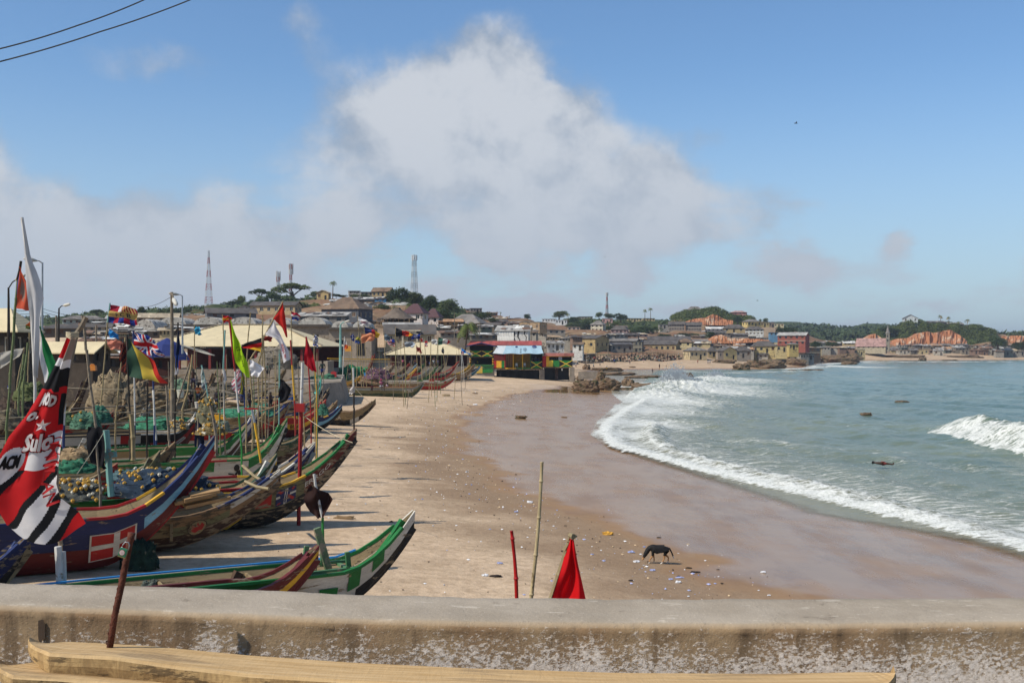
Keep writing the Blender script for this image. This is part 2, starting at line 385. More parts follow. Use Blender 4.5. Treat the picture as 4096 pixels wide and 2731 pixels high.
def roof(parent, kind, w_, d_, h, rise, mk, oh=.45, th=.09, wm=None):
    b = MB(); m = RMAT(mk); X, Y_ = w_ / 2 + oh, d_ / 2 + oh; e = h - .02
    if kind == 'flat': b.box((0, 0, h + th / 2 + .003), (2 * X - oh, 2 * Y_ - oh, th), m, ry=RND.uniform(-.02, .02), rx=RND.uniform(-.03, .0))
    elif kind == 'shed': slab(b, [(-X, -Y_, e), (X, -Y_, e), (X, Y_, e + rise), (-X, Y_, e + rise)], th, m)
    elif kind == 'lean': slab(b, [(-X, -Y_, e), (X, -Y_, e + rise), (X, Y_, e + rise), (-X, Y_, e)], th, m)
    elif kind == 'gable':
        slab(b, [(-X, -Y_, e - .1), (X, -Y_, e - .1), (X, 0, e + rise), (-X, 0, e + rise)], th, m); slab(b, [(X, Y_, e - .1), (-X, Y_, e - .1), (-X, 0, e + rise), (X, 0, e + rise)], th, m)
    elif kind == 'gablef':                          # gable end faces the front
        slab(b, [(-X, Y_, e - .1), (-X, -Y_, e - .1), (0, -Y_, e + rise), (0, Y_, e + rise)], th, m); slab(b, [(X, -Y_, e - .1), (X, Y_, e - .1), (0, Y_, e + rise), (0, -Y_, e + rise)], th, m)
    elif kind == 'hip':
        k = min(Y_, X) * .95; r0 = (-(X - k), 0, e + rise); r1 = (X - k, 0, e + rise)
        if X <= Y_: r0 = (0, -(Y_ - k), e + rise); r1 = (0, Y_ - k, e + rise)
        A, B_, C_, D_ = (-X, -Y_, e), (X, -Y_, e), (X, Y_, e), (-X, Y_, e)
        if X > Y_:
            for q in ([A, B_, r1, r0], [B_, C_, r1], [C_, D_, r0, r1], [D_, A, r0]): slab(b, q, th, m)
        else:
            for q in ([A, B_, r0], [B_, C_, r1, r0], [C_, D_, r1], [D_, A, r0, r1]): slab(b, q, th, m)
    ro = b.build('roof', parent)
    if kind in ('gable', 'gablef') and wm:
        g = MB()
        if kind == 'gable':
            for s in (-1, 1): g = MB(); g.face([(s * w_ / 2, -d_ / 2, h - .1), (s * w_ / 2, d_ / 2, h - .1), (s * w_ / 2, 0, h + rise * .93 - .1)], wm); g.build('gable_wall', parent)
        else:
            for s in (-1, 1): g = MB(); g.face([(-w_ / 2, s * d_ / 2, h - .1), (w_ / 2, s * d_ / 2, h - .1), (0, s * d_ / 2, h + rise * .93 - .1)], wm); g.build('gable_wall', parent)
    if parent.get('worn') and kind in ('flat', 'shed', 'gable'):
        pb = MB()
        for _ in range(int(3 + w_ * .7)):
            px_, py_ = RND.uniform(-w_ / 2, w_ / 2), RND.uniform(-d_ / 2, d_ / 2)
            zz = h + .13 + (rise * (py_ + Y_) / (2 * Y_) if kind == 'shed' else rise * (1 - abs(py_) / Y_) if kind == 'gable' else .02)
            pb.box((px_, py_, zz + .03), (RND.uniform(.6, 2.2), RND.uniform(.5, 1.6), .03), RMAT(RND.choice(['pale', 'rust', 'grey', 'dark', 'white'])), rz=RND.uniform(-.4, .4), rx=(rise / Y_ if kind != 'flat' else 0) * .8 * (1 if py_ < 0 or kind == 'shed' else -1))
        tag(pb.build('loose_sheets', parent), kind='stuff')
    return ro
def house(label, px0, px1, pyb, pye, Y, yaw=15, ratio=.6, kind='gable', wc='#b9a57e', rk='grey', rows=1, cols=3, rise=None, cat='house', name='house', group=None, win='w', worn=False, scols=None, dep=None, door=True, wcs=None, hillpt=True):
    f = abs(cos(R(yaw))) + ratio * abs(sin(R(yaw))); wa = (px1 - px0) * Y / F; w_ = wa / f; d_ = dep or ratio * w_
    pc = (px0 + px1) / 2; Yc = Y + (d_ * cos(R(yaw)) + w_ * abs(sin(R(yaw)))) / 2
    zb = CAMH - (pyb - HOR) / F * Y; h = (pyb - pye) / F * Y
    t = thing(name, label, cat, ((pc - CX) / F * Yc, Yc, zb), R(yaw), group)
    if worn: t['worn'] = 1
    big = Y < 420 and h > 2.2; wm = wallmat(wc); ws = wallmat(wcs) if wcs else wm
    b = MB(); base = -3.0
    fh = h / max(rows, 1); ww = min(1.1, w_ / max(cols, 1) * .42); wh = min(1.25, fh * .42)
    holesF = []; kinds = []
    for r in range(rows):
        for c in range(cols):
            x = w_ * (c + .5) / cols + RND.uniform(-.08, .08); z = fh * r + fh * .42
            if door and r == 0 and c == cols // 2 and fh > 2.2: holesF.append((x - .45, .02, x + .45, min(2.1, fh * .8))); kinds.append('d')
            else: holesF.append((x - ww / 2, z, x + ww / 2, z + wh)); kinds.append(win if RND.random() < .75 else 's')
    facade(b, (-w_ / 2, -d_ / 2, 0), (1, 0, 0), w_, base, h, holesF, wm)
    for hh, k in zip(holesF, kinds): window_obj(t, (-w_ / 2, -d_ / 2, 0), (1, 0, 0), *hh, k, big)
    nS = scols if scols is not None else max(1, int(cols * ratio))
    vis = 1 if (yaw < 0) else -1            # which end wall looks towards the viewer
    for s in (-1, 1):
        O = (w_ / 2, -d_ / 2, 0) if s > 0 else (-w_ / 2, d_ / 2, 0); U = (0, 1, 0) if s > 0 else (0, -1, 0)
        hs = []
        if s == vis or abs(yaw) < 3:
            for r in range(rows):
                for c in range(nS): x = d_ * (c + .5) / nS; z = fh * r + fh * .42; hs.append((x - ww / 2, z, x + ww / 2, z + wh))
        facade(b, O, U, d_, base, h, hs, ws)
        for hh in hs: window_obj(t, O, U, *hh, win, big)
    b.face([(w_ / 2, d_ / 2, base), (-w_ / 2, d_ / 2, base), (-w_ / 2, d_ / 2, h), (w_ / 2, d_ / 2, h)], wm)
    b.box((0, 0, base / 2 - .05), (w_ - .1, d_ - .1, -base - .1), wm)
    b.face([(-w_ / 2 + .3, -d_ / 2 + .3, 0), (w_ / 2 - .3, -d_ / 2 + .3, 0), (w_ / 2 - .3, d_ / 2 - .3, 0), (-w_ / 2 + .3, d_ / 2 - .3, 0)], M_dark)
    b.build('wall', t)
    if rows > 1 and Y < 760:
        sb = MB()
        for r in range(1, rows): sb.box((0, -d_ / 2 - .04, fh * r - .02), (w_ + .1, .1, .14), M_trim)
        sb.build('string_course', t)
    roof(t, kind, w_, d_, h, rise if rise is not None else min(d_ if kind != 'gablef' else w_, 9) * .22, rk, wm=wm)
    if hillpt: hill((pc, pyb, Yc))
    return t, w_, d_, h
H = house
# ---- ground sight lines that are not under a house
hill((2350, 1446, 432), (2500, 1446, 436), (2650, 1446, 440), (2350, 1420, 447), (2500, 1420, 452), (2650, 1420, 456), (-900, 1400, 150), (0, 1440, 120), (300, 1440, 150), (700, 1440, 170), (-900, 1300, 400), (0, 1330, 300), (300, 1310, 330), (-900, 1290, 900), (0, 1290, 700), (500, 1262, 600),
     (850, 1225, 480), (1130, 1195, 470), (1300, 1190, 470), (1500, 1182, 480), (1600, 1195, 470), (1750, 1225, 480), (1850, 1240, 520), (1960, 1262, 650), (2100, 1300, 700), (2200, 1300, 650), (2250, 1282, 720), (2380, 1278, 760),
     (2620, 1290, 760), (2760, 1262, 740), (2850, 1240, 740), (2960, 1268, 760), (3060, 1290, 760), (3120, 1330, 800), (3300, 1372, 900), (3450, 1375, 860), (3560, 1318, 830), (3660, 1287, 830), (3780, 1298, 840), (3900, 1308, 840), (3990, 1338, 850), (4096, 1355, 900),
     (4400, 1350, 900), (3350, 1345, 1400), (3150, 1322, 1500), (3500, 1325, 1400), (2500, 1285, 1300), (1500, 1200, 900), (4200, 1362, 1500), (900, 1235, 800),
     (2000, 1440, 260), (2300, 1446, 330), (2500, 1443, 400), (1900, 1445, 235), (2200, 1450, 262), (1700, 1452, 225), (1500, 1458, 215), (1300, 1462, 205),
     (2700, 1445, 455), (2900, 1444, 475), (3050, 1436, 520), (3300, 1425, 640), (3600, 1424, 720), (3850, 1424, 740), (4060, 1424, 760), (4300, 1424, 780),
     (2830, 1300, 700), (2760, 1296, 680), (2930, 1378, 560), (3000, 1350, 600), (2720, 1330, 620), (2880, 1345, 610), (2640, 1345, 600), (2500, 1350, 520), (3550, 1370, 770), (3700, 1362, 770), (3850, 1366, 775), (3950, 1360, 785))

# ---- left: sheds behind the boats, wall colours darkened for the shade inside
H('low shed with a cream corrugated roof at the left edge behind the tall white flag', -160, 118, 1480, 1322, 66, -8, .5, 'hip', '#4a4238', 'beige', 1, 4, win='d', rise=1.4, cat='shed', name='market_shed')
H('long low shed with a cream tin roof sloping right, behind the red club flag', 80, 440, 1470, 1404, 84, -14, .35, 'gable', '#4d4238', 'beige', 1, 6, win='d', rise=.75, cat='shed', name='market_shed')
# terraces of houses climbing the slope on the left
H('dark timber house with a brown hipped roof left of the three lamp posts', 175, 330, 1350, 1312, 170, 12, .6, 'hip', '#5b5148', 'dark', 1, 3)
H('pale green house with a row of shuttered windows above the dark timber house', 255, 420, 1300, 1276, 300, 10, .45, 'hip', '#a9b8a4', 'grey', 1, 7, win='s')
H('cream long-roofed house at the skyline beside the crimson and gold flag', 430, 545, 1300, 1272, 330, 8, .5, 'gable', '#b8ab8e', 'pale', 1, 5)
H('tan house with grey eaves right behind the crimson and gold flag', 545, 720, 1300, 1268, 300, 10, .5, 'gable', '#b89a68', 'tan', 1, 4)
H('grey plank shack with a torn tin roof under the blue pennant', 330, 450, 1392, 1362, 140, 6, .5, 'shed', '#7f776c', 'rust', 1, 4, worn=True, cat='shack', name='shack')
H('white-washed shack with blue door under the blue pennant', 440, 560, 1350, 1322, 190, 10, .5, 'shed', '#c4bfb2', 'grey', 1, 3, worn=True, cat='shack', name='shack')
H('dim brown shack with stacked tin sheets behind the union flag', 420, 560, 1385, 1352, 150, -6, .5, 'flat', '#6f6355', 'rust', 1, 4, worn=True, cat='shack', name='shack')
H('grey house with long dark eaves left of the domed store', 300, 450, 1330, 1305, 210, 10, .5, 'gable', '#8e8573', 'dark', 1, 5, worn=True)
H('grey-blue gabled shed on the slope below the two red masts', 815, 1030, 1278, 1250, 300, 20, .5, 'gable', '#6b7075', 'dark', 1, 3, win='d')
H('little white two-windowed house beside the ochre school', 952, 1000, 1248, 1228, 350, 18, .7, 'gablef', '#c9c3b2', 'grey', 1, 2, door=False)
H('ochre school block with wide dark windows on the slope', 1003, 1205, 1262, 1219, 335, -12, .35, 'gable', '#bb9f6c', 'dark', 1, 6, rise=1.2, door=False)
H('grey stone house under a large pyramid roof right of the striped party flag', 1290, 1488, 1290, 1234, 300, -18, .8, 'hip', '#5e6066', 'brown', 1, 4, rise=3.4, win='s', door=False)
H('long tin-roofed shed with pale patches below the pyramid roof', 1190, 1395, 1300, 1262, 255, -6, .35, 'shed', '#7c776e', 'pale', 1, 4, worn=True, rise=1.)
H('small tiled cottage at the foot of the tallest red mast', 838, 884, 1238, 1224, 480, 10, .7, 'hip', '#a58e74', 'brown', 1, 2)
H('green-roofed cottage among trees left of the tallest red mast', 780, 828, 1246, 1238, 480, 10, .7, 'gable', '#8f8b74', 'green', 1, 2)
H('grey block house behind the two red masts', 1110, 1200, 1212, 1194, 470, 10, .5, 'flat', '#a29788', 'grey', 1, 4)
H('yellow gabled house on the ridge left of the lone palm', 1268, 1322, 1202, 1170, 440, -10, .6, 'gablef', '#bf9f5f', 'tan', 1, 2)
H('unfinished concrete house with balcony posts on the ridge', 1392, 1442, 1190, 1164, 450, 12, .6, 'flat', '#a8a091', 'pale', 2, 3, win='d')
H('flat grey house beside the unfinished concrete one on the ridge', 1440, 1492, 1188, 1168, 455, 12, .6, 'flat', '#9b8f74', 'grey', 1, 3)
H('ochre gabled hall at the left edge of the dark ridge trees', 1490, 1572, 1192, 1164, 440, -14, .6, 'gable', '#a98f5e', 'brown', 1, 4, rise=1.6)
H('white-roofed row of shacks along the ridge under the palm', 1322, 1400, 1212, 1202, 400, 4, .4, 'shed', '#a89c88', 'white', 1, 5, worn=True, cat='shack', name='shack')
H('dark roofed row of shacks below the flat grey ridge house', 1400, 1560, 1210, 1198, 400, -4, .4, 'shed', '#5f564d', 'dark', 1, 8, worn=True, cat='shack', name='shack')
H('shack with a bright blue tarpaulin wall on the ridge', 1500, 1545, 1206, 1195, 395, 0, .4, 'flat', '#2f6f9e', 'rust', 1, 2, cat='shack', name='shack')
H('white block building peeping out right of the pyramid roof', 1412, 1487, 1262, 1216, 330, -16, .5, 'flat', '#cfcfca', 'white', 1, 3)
H('house with a maroon hipped roof and pinkish white walls', 1612, 1712, 1292, 1252, 290, -16, .8, 'hip', '#cdbfb4', 'maroon', 1, 2, rise=2.6, door=False)
H('lower wing with a maroon roof joined behind the pinkish house', 1700, 1768, 1300, 1268, 300, -16, .8, 'hip', '#cdbfb4', 'maroon', 1, 2, rise=2.4, door=False)
H('long white-walled house below the thatched hut', 1534, 1680, 1330, 1300, 240, 8, .4, 'shed', '#cfcabd', 'pale', 1, 3, rise=.7, door=False)
H('orange-roofed ochre house left of the dark-roofed twin houses', 1752, 1850, 1308, 1284, 300, 10, .5, 'gable', '#b08a58', 'orange', 1, 4)
H('tan house with a broad grey hipped roof behind the coconut palm', 1790, 1950, 1338, 1292, 300, -20, .7, 'hip', '#ad9563', 'grey', 1, 4, rise=2.6, win='w')
H('dark brown house joined to the right of the tan hipped house', 1940, 2012, 1335, 1298, 300, -20, .7, 'gable', '#6e5c49', 'dark', 1, 2)
H('grey row house with rusty sheets below the tan hipped house', 1760, 1880, 1350, 1330, 262, 5, .35, 'shed', '#8a7f6e', 'rust', 1, 5, worn=True, cat='shack', name='shack')
H('shack with a sagging pale roof left of the white tarpaulin house', 1880, 1990, 1362, 1338, 258, 5, .35, 'shed', '#7c715f', 'pale', 1, 4, worn=True, cat='shack', name='shack')
H('small white block on the ridge right of the dark trees', 1830, 1880, 1250, 1235, 520, 10, .5, 'flat', '#a39b8c', 'pale', 1, 3)
H('grey ruined block on the ridge right of the dark trees', 1878, 1928, 1252, 1233, 530, 10, .5, 'flat', '#8f8272', 'dark', 1, 4)
H('reddish shack at the end of the ridge above the twin houses', 1945, 1990, 1268, 1252, 560, 0, .5, 'shed', '#8c5f4c', 'rust', 1, 2, worn=True, cat='shack', name='shack')
H('jumbled shack with pinkish walls on the ridge end', 1960, 2030, 1300, 1286, 470, 0, .5, 'shed', '#9c7763', 'dark', 1, 3, worn=True, cat='shack', name='shack')
H('dark shack beside the rubble slope', 2030, 2080, 1308, 1292, 440, 0, .5, 'shed', '#6d5e4f', 'rust', 1, 3, worn=True, cat='shack', name='shack')
H('peach plastered block house with small square windows', 2076, 2190, 1330, 1288, 400, -24, .9, 'flat', '#b08d64', 'pale', 1, 4, rise=1, win='d')
H('long white two-level terrace under the round tree', 2168, 2226, 1290, 1276, 620, -8, .5, 'flat', '#c8c8c2', 'white', 1, 5)
H('white villa with five black windows at the end of the terrace', 2222, 2270, 1298, 1280, 610, -8, .5, 'flat', '#c8c8c2', 'white', 1, 4)
H('pinkish row below the white villa', 2270, 2320, 1325, 1308, 560, 0, .5, 'flat', '#b39c8a', 'tan', 1, 3, worn=True)
H('grey shed right of the peach block house', 2170, 2260, 1340, 1320, 430, 0, .5, 'flat', '#8b8377', 'grey', 1, 4, worn=True)
H('cream two-storey villa with a grey hipped roof on the hillside', 2362, 2424, 1328, 1298, 560, -22, .8, 'hip', '#d0c4a4', 'grey', 2, 3, rise=2.2)
H('salmon pink block on the hill under the lattice mast', 2408, 2452, 1296, 1274, 680, -8, .6, 'flat', '#c98f83', 'tan', 1, 3)
H('pale pink block just below the salmon one', 2436, 2462, 1308, 1296, 640, -8, .6, 'flat', '#c9a393', 'tan', 1, 2)
H('rose villa with grey hipped roof below the salmon block', 2442, 2514, 1336, 1318, 560, -12, .6, 'hip', '#b08a80', 'dark', 1, 4, rise=2)
H('yellow bungalow on the skyline left of the twin palms', 2508, 2566, 1288, 1273, 740, 4, .5, 'flat', '#c3a86b', 'pale', 1, 5)
H('yellow bungalow on the skyline under the twin palms', 2570, 2618, 1288, 1273, 745, 4, .5, 'flat', '#c3a86b', 'pale', 1, 4)
H('grey villa on the skyline left of the lattice mast', 2312, 2370, 1282, 1266, 740, 4, .5, 'flat', '#a79b83', 'pale', 1, 5)
H('tan villa half hidden by trees on the skyline', 2280, 2316, 1284, 1268, 720, 4, .5, 'flat', '#b09c6f', 'pale', 1, 3)
H('salmon red shed on the hillside under the bare slope', 2512, 2556, 1350, 1332, 540, 8, .6, 'flat', '#c07c6c', 'pale', 1, 2)
H('pale vaulted hut right of the salmon red shed', 2550, 2590, 1350, 1336, 540, 8, .6, 'hip', '#b08d80', 'tan', 1, 2)
H('left one of two arcaded school blocks with verandas', 2674, 2738, 1322, 1297, 600, -6, .4, 'gable', '#8b7f72', 'dark', 2, 6, win='d', rise=1.6)
H('right one of two arcaded school blocks with verandas', 2742, 2806, 1324, 1299, 600, -6, .4, 'gable', '#8b7f72', 'dark', 2, 6, win='d', rise=1.6)
H('small white shed left of the arcaded school blocks', 2634, 2680, 1314, 1298, 620, 4, .5, 'flat', '#a59a8a', 'pale', 1, 3)
H('cottage with a wide grey roof on top of the wooded hill', 2748, 2808, 1246, 1240, 760, 8, .5, 'hip', '#b4a78e', 'grey', 1, 3, rise=2.6)
H('pink three-storey tower house on the wooded hilltop', 2918, 2990, 1278, 1249, 750, -16, .6, 'hip', '#a8625c', 'pinkish', 3, 4, rise=1.2)
H('bright yellow house with an outside stair on the hillside', 2970, 3042, 1308, 1286, 640, 18, .7, 'hip', '#cfb262', 'grey', 1, 4, rise=1.5)
H('olive yellow wing behind the bright yellow house', 3040, 3078, 1308, 1290, 650, -10, .7, 'flat', '#a5955f', 'grey', 1, 3)
H('brown block at the right shoulder of the yellow houses', 3074, 3098, 1310, 1288, 660, -10, .7, 'flat', '#7c6c5f', 'dark', 1, 2)
H('small cream house with a dark flat roof at the hill end', 3094, 3136, 1310, 1294, 680, -10, .7, 'flat', '#bdb083', 'pale', 1, 3)
H('white house with four tall pillars and a green-grey roof', 2978, 3058, 1340, 1317, 570, -14, .6, 'hip', '#c9c6bb', 'dark', 2, 5, rise=1.7, win='s')
H('tan hip-roofed hall above the white pillared house', 2890, 2980, 1330, 1312, 590, -10, .5, 'hip', '#b09663', 'dark', 1, 3, rise=2)
H('long white house under the red cliff', 2824, 2892, 1328, 1314, 600, 0, .5, 'gable', '#cbc7bd', 'white', 1, 4)
H('white bungalow with dark roof below the long white house', 2830, 2900, 1342, 1328, 560, 0, .5, 'gable', '#c0bbae', 'dark', 1, 5)
H('grey courtyard wall house above the laterite gully', 2850, 2925, 1346, 1334, 545, 0, .4, 'flat', '#857a6c', 'grey', 1, 3)
H('bright blue shed between the pillared house and the red house', 3076, 3108, 1345, 1330, 540, 0, .6, 'flat', '#5d8fb0', 'grey', 1, 2)
H('grey sheds row above the sandy slope', 2920, 2990, 1348, 1338, 545, 0, .4, 'shed', '#8f8577', 'grey', 1, 4, worn=True)
t_red, *_ = H('large two-storey brick red house with a white gable', 3106, 3242, 1384, 1340, 500, -26, .75, 'gable', '#a4503f', 'pale', 2, 5, rise=1.4, door=False, wcs='#b04e48')
# front row along the far beach
H('white crumbling house with small windows behind the beach bar', 2176, 2256, 1404, 1372, 335, 14, .6, 'shed', '#d2cec3', 'pale', 1, 4, worn=True, rise=.8, wcs='#7d766b')
H('white gable house with two windows at the right of the beach bar', 2290, 2336, 1404, 1374, 345, -14, .7, 'gable', '#d2cec3', 'brown', 1, 2)
H('large sand coloured warehouse with a long low grey roof', 2250, 2440, 1406, 1352, 452, -30, .9, 'gable', '#c09f60', 'dark', 1, 4, rise=1.3, wcs='#c09f60', door=False)
H('brown hall with a jutting upper room behind the fish shelters', 2430, 2560, 1412, 1362, 474, -20, .5, 'gable', '#6f6452', 'grey', 2, 4, rise=1.)
H('stained plaster house with three windows above the fish shelters', 2432, 2530, 1412, 1378, 462, 12, .5, 'shed', '#8d8270', 'dark', 1, 4)
H('ochre house with a long row of upper windows', 2570, 2722, 1412, 1376, 478, -22, .5, 'gable', '#ae9460', 'dark', 1, 6, rise=1.8, door=False)
H('grey gable-ended house right of the stained plaster house', 2520, 2575, 1412, 1366, 470, -18, .6, 'flat', '#77705f', 'dark', 2, 3)
H('tall cream house with stained walls and a pyramid roof', 2704, 2778, 1410, 1368, 486, -20, .8, 'hip', '#c6b077', 'brown', 2, 2, rise=1.6)
H('small cream house on stilts at the edge of the far beach', 2738, 2822, 1438, 1402, 450, 14, .7, 'hip', '#c9b07c', 'grey', 1, 4, rise=1.7, dep=7)
H('low house with a pagoda roof between two cream houses', 2832, 2862, 1428, 1404, 470, 0, .8, 'hip', '#a08a60', 'dark', 1, 2, rise=2)
H('yellow gabled chapel-like house at the end of the beach', 2872, 2946, 1440, 1402, 460, 22, .7, 'gablef', '#cdb571', 'dark', 1, 2, rise=1.6, wcs='#6c6257')
H('grey shed under a broad dark roof behind the yellow chapel', 2940, 3000, 1432, 1402, 485, 0, .6, 'hip', '#857c6e', 'dark', 1, 3, rise=1.8)
H('long cream house with an orange base and black hipped roof', 3006, 3104, 1412, 1384, 500, -8, .5, 'hip', '#c9af68', 'dark', 1, 4, rise=2.4)
H('cream block left of the red house', 3100, 3150, 1408, 1384, 490, -10, .7, 'flat', '#c4ad6f', 'dark', 1, 2)
H('small yellow house in front of the red house', 3150, 3192, 1400, 1376, 485, 8, .6, 'hip', '#c4a85a', 'grey', 1, 3)
H('white house with a blue painted gable below the sandy slope', 2946, 3010, 1378, 1362, 540, 8, .6, 'gable', '#3b5288', 'dark', 1, 2)
H('white terrace with small doors left of the blue gable', 2888, 2950, 1384, 1372, 530, 4, .5, 'flat', '#b7b2a6', 'dark', 1, 5)
H('cream upper house behind the pagoda roof', 2776, 2805, 1392, 1380, 480, 0, .8, 'flat', '#c3ad72', 'dark', 1, 2)
H('grey upper house beside the pagoda roof', 2834, 2884, 1400, 1382, 490, -8, .7, 'hip', '#8f826c', 'brown', 1, 2)
H('weathered grey hall above the ochre house', 2770, 2828, 1376, 1364, 520, 0, .6, 'gable', '#8b806f', 'grey', 1, 3)
H('black-roofed warehouse on the bank behind the ochre house', 2590, 2760, 1376, 1358, 500, -4, .4, 'gable', '#5c554b', 'dark', 1, 6, rise=1.6)
H('dark sheds on the rocks left of the headland', 3190, 3280, 1428, 1392, 520, -6, .6, 'flat', '#4d4740', 'dark', 2, 4, worn=True)
# headland on the right
H('lone white house with a gabled front on top of the headland', 3608, 3672, 1288, 1272, 800, -14, .8, 'gablef', '#c3cbc8', 'brown', 1, 3, rise=2.6)
H('brown annexe right of the lone white house', 3672, 3715, 1297, 1288, 805, 0, .6, 'flat', '#7b6a5c', 'pale', 1, 3)
H('long dark shack on the headland top', 3712, 3780, 1300, 1290, 810, 0, .5, 'shed', '#6a5c50', 'dark', 1, 5, worn=True, cat='shack', name='shack')
H('grey shack under the headland palms', 3790, 3850, 1304, 1296, 815, 0, .5, 'shed', '#85796b', 'pale', 1, 4, worn=True, cat='shack', name='shack')
H('small stone hut at the right end of the headland', 3928, 3952, 1320, 1310, 820, 0, .7, 'flat', '#86796a', 'dark', 1, 1)
H('distant white house with red roof on the far ridge', 3392, 3456, 1338, 1324, 1250, 0, .5, 'hip', '#c3b7a6', 'maroon', 2, 6, rise=4)
H('distant pale villa among trees on the far ridge', 3246, 3290, 1352, 1340, 1150, 0, .5, 'flat', '#b7b2a3', 'pale', 1, 4)
H('distant low white house left on the far ridge', 3252, 3275, 1326, 1320, 1300, 0, .5, 'flat', '#b7b2a3', 'pale', 1, 3)
# ---- rows of small shacks: (left px, right px, base py, eave height px, distance, count, where it is)
ORD = ['first', 'second', 'third', 'fourth', 'fifth', 'sixth', 'seventh', 'eighth', 'ninth', 'tenth', 'eleventh', 'twelfth', 'thirteenth', 'fourteenth', 'fifteenth']
CN = {'#8c7f6b': 'grey-brown', '#a39070': 'sandy', '#b9a36f': 'ochre', '#6d6459': 'dark grey', '#9c9484': 'pale grey', '#8a6a56': 'reddish', '#77806f': 'greenish', '#b4a893': 'cream'}
SH = [(3000, 3250, 1437, 22, 505, 8, 'in the row on the far rocks'),
      (3290, 3450, 1420, 22, 660, 6, 'in the row left of the church'),
      (3560, 4080, 1418, 17, 735, 15, 'in the front row behind the farthest beach'),
      (3520, 4060, 1404, 12, 752, 15, 'in the middle row under the headland cliff'),
      (3580, 4070, 1391, 10, 768, 14, 'in the back row under the headland cliff'),
      (3130, 3420, 1385, 14, 720, 7, 'in the row between red house and church'),
      (2330, 2700, 1372, 14, 510, 11, 'in the row behind the sandy warehouse'),
      (2180, 2560, 1353, 14, 480, 8, 'in the row below the cream villa'),
      (2960, 3110, 1362, 10, 560, 4, 'in the row left above the red house'),
      (2860, 3010, 1410, 16, 500, 4, 'in the row behind the yellow chapel'),
      (560, 900, 1350, 30, 200, 5, 'in the row behind the vaulted store'),
      (1560, 1800, 1300, 16, 330, 5, 'in the row beside the maroon roof'),
      (2000, 2180, 1352, 22, 330, 5, 'in the row below the peach block house'),
      (2330, 2620, 1336, 10, 600, 6, 'in the row below the rose villa'), (700, 1010, 1272, 11, 400, 7, 'in the row under the tallest mast'), (430, 800, 1318, 15, 270, 8, 'in the row above the vaulted store'), (1290, 1620, 1226, 10, 380, 9, 'in the row below the ridge houses'),
      (1200, 1420, 1310, 14, 262, 6, 'in the row above the big market shed'), (1640, 1960, 1320, 14, 285, 8, 'in the row above the coconut palm'), (240, 560, 1350, 18, 180, 7, 'in the row behind the left shed'), (1560, 1900, 1290, 10, 400, 8, 'in the row under the ridge grove'), (1960, 2170, 1320, 12, 410, 6, 'in the row left of the peach block'),
      (2160, 2500, 1316, 8, 640, 9, 'in the row on the wooded slope'), (2500, 2830, 1334, 8, 620, 10, 'in the row under the yellow bungalows'), (2690, 3010, 1354, 9, 555, 9, 'in the row under the arcaded blocks'), (2830, 3110, 1396, 13, 515, 8, 'in the row behind the cream house'), (2560, 2880, 1384, 12, 490, 9, 'in the row behind the ochre house'),
      (700, 1320, 1440, 24, 190, 9, 'in the row behind the market shed'), (1480, 1640, 1300, 14, 300, 4, 'in the row beside the thatched bar'), (3180, 3420, 1405, 15, 600, 7, 'in the row between rocks and church'), (2020, 2330, 1366, 15, 360, 7, 'in the row behind the tarpaulin house'), (1930, 2080, 1282, 9, 520, 5, 'in the row at the ridge end'), (0, 300, 1318, 12, 330, 7, 'in the row at the far left')]
for (a, b_, pyb, eh, Y, n, where) in SH:
    xs = [a + (b_ - a) * (i + RND.uniform(-.25, .25)) / n for i in range(n + 1)]
    used = {}
    for i in range(n):
        wc = RND.choice(list(CN)); rk = RND.choice(['grey', 'dark', 'rust', 'pale', 'tan', 'brown', 'pale', 'grey', 'white', 'orange'])
        k = RND.choice(['shed', 'gable', 'flat', 'gable', 'lean', 'hip'])
        lab = f"{CN[wc]} {rk}-roofed shack, {ORD[i]} from left {where}"
        H(lab, xs[i], xs[i + 1] + 6, pyb + RND.uniform(-4, 4), pyb - eh * RND.uniform(.8, 1.15), Y * RND.uniform(.985, 1.015), RND.uniform(-22, 22), RND.uniform(.5, .9), k, wc, rk, 1, RND.randint(2, 4), worn=True,
          cat='shack', name='shack', group='small shacks of the town', win=RND.choice('wds'))
# ------------------------------------------------------------------ painted timber / concrete
def paint(c, wear='#8a7c68', amt=.3, rough=.6): return mat('paint ' + c + str(amt), c, rough, .16, 2.2, .15, wear=wear, wearamt=amt, wearscale=3.2, spec=.3)
Mconc = mat('stained concrete', '#8d8273', .95, .28, .8, .35, fine=5, wear='#5f564b', wearamt=.25, wearscale=.9)
Mmetal = mat('galvanised steel', '#a3a6a6', .45, .15, 3, metal=.6)
RED, YEL, GRN, BLK, WHT, BLU, LBL = '#a3211e', '#dba42c', '#23702f', '#1d1c1c', '#cfccc4', '#1d2a5c', '#86b4c6'
def ppart(name, parent, c, d, m, **k):
    b = MB(); b.box(c, d, m, **k); return b.build(name, parent)

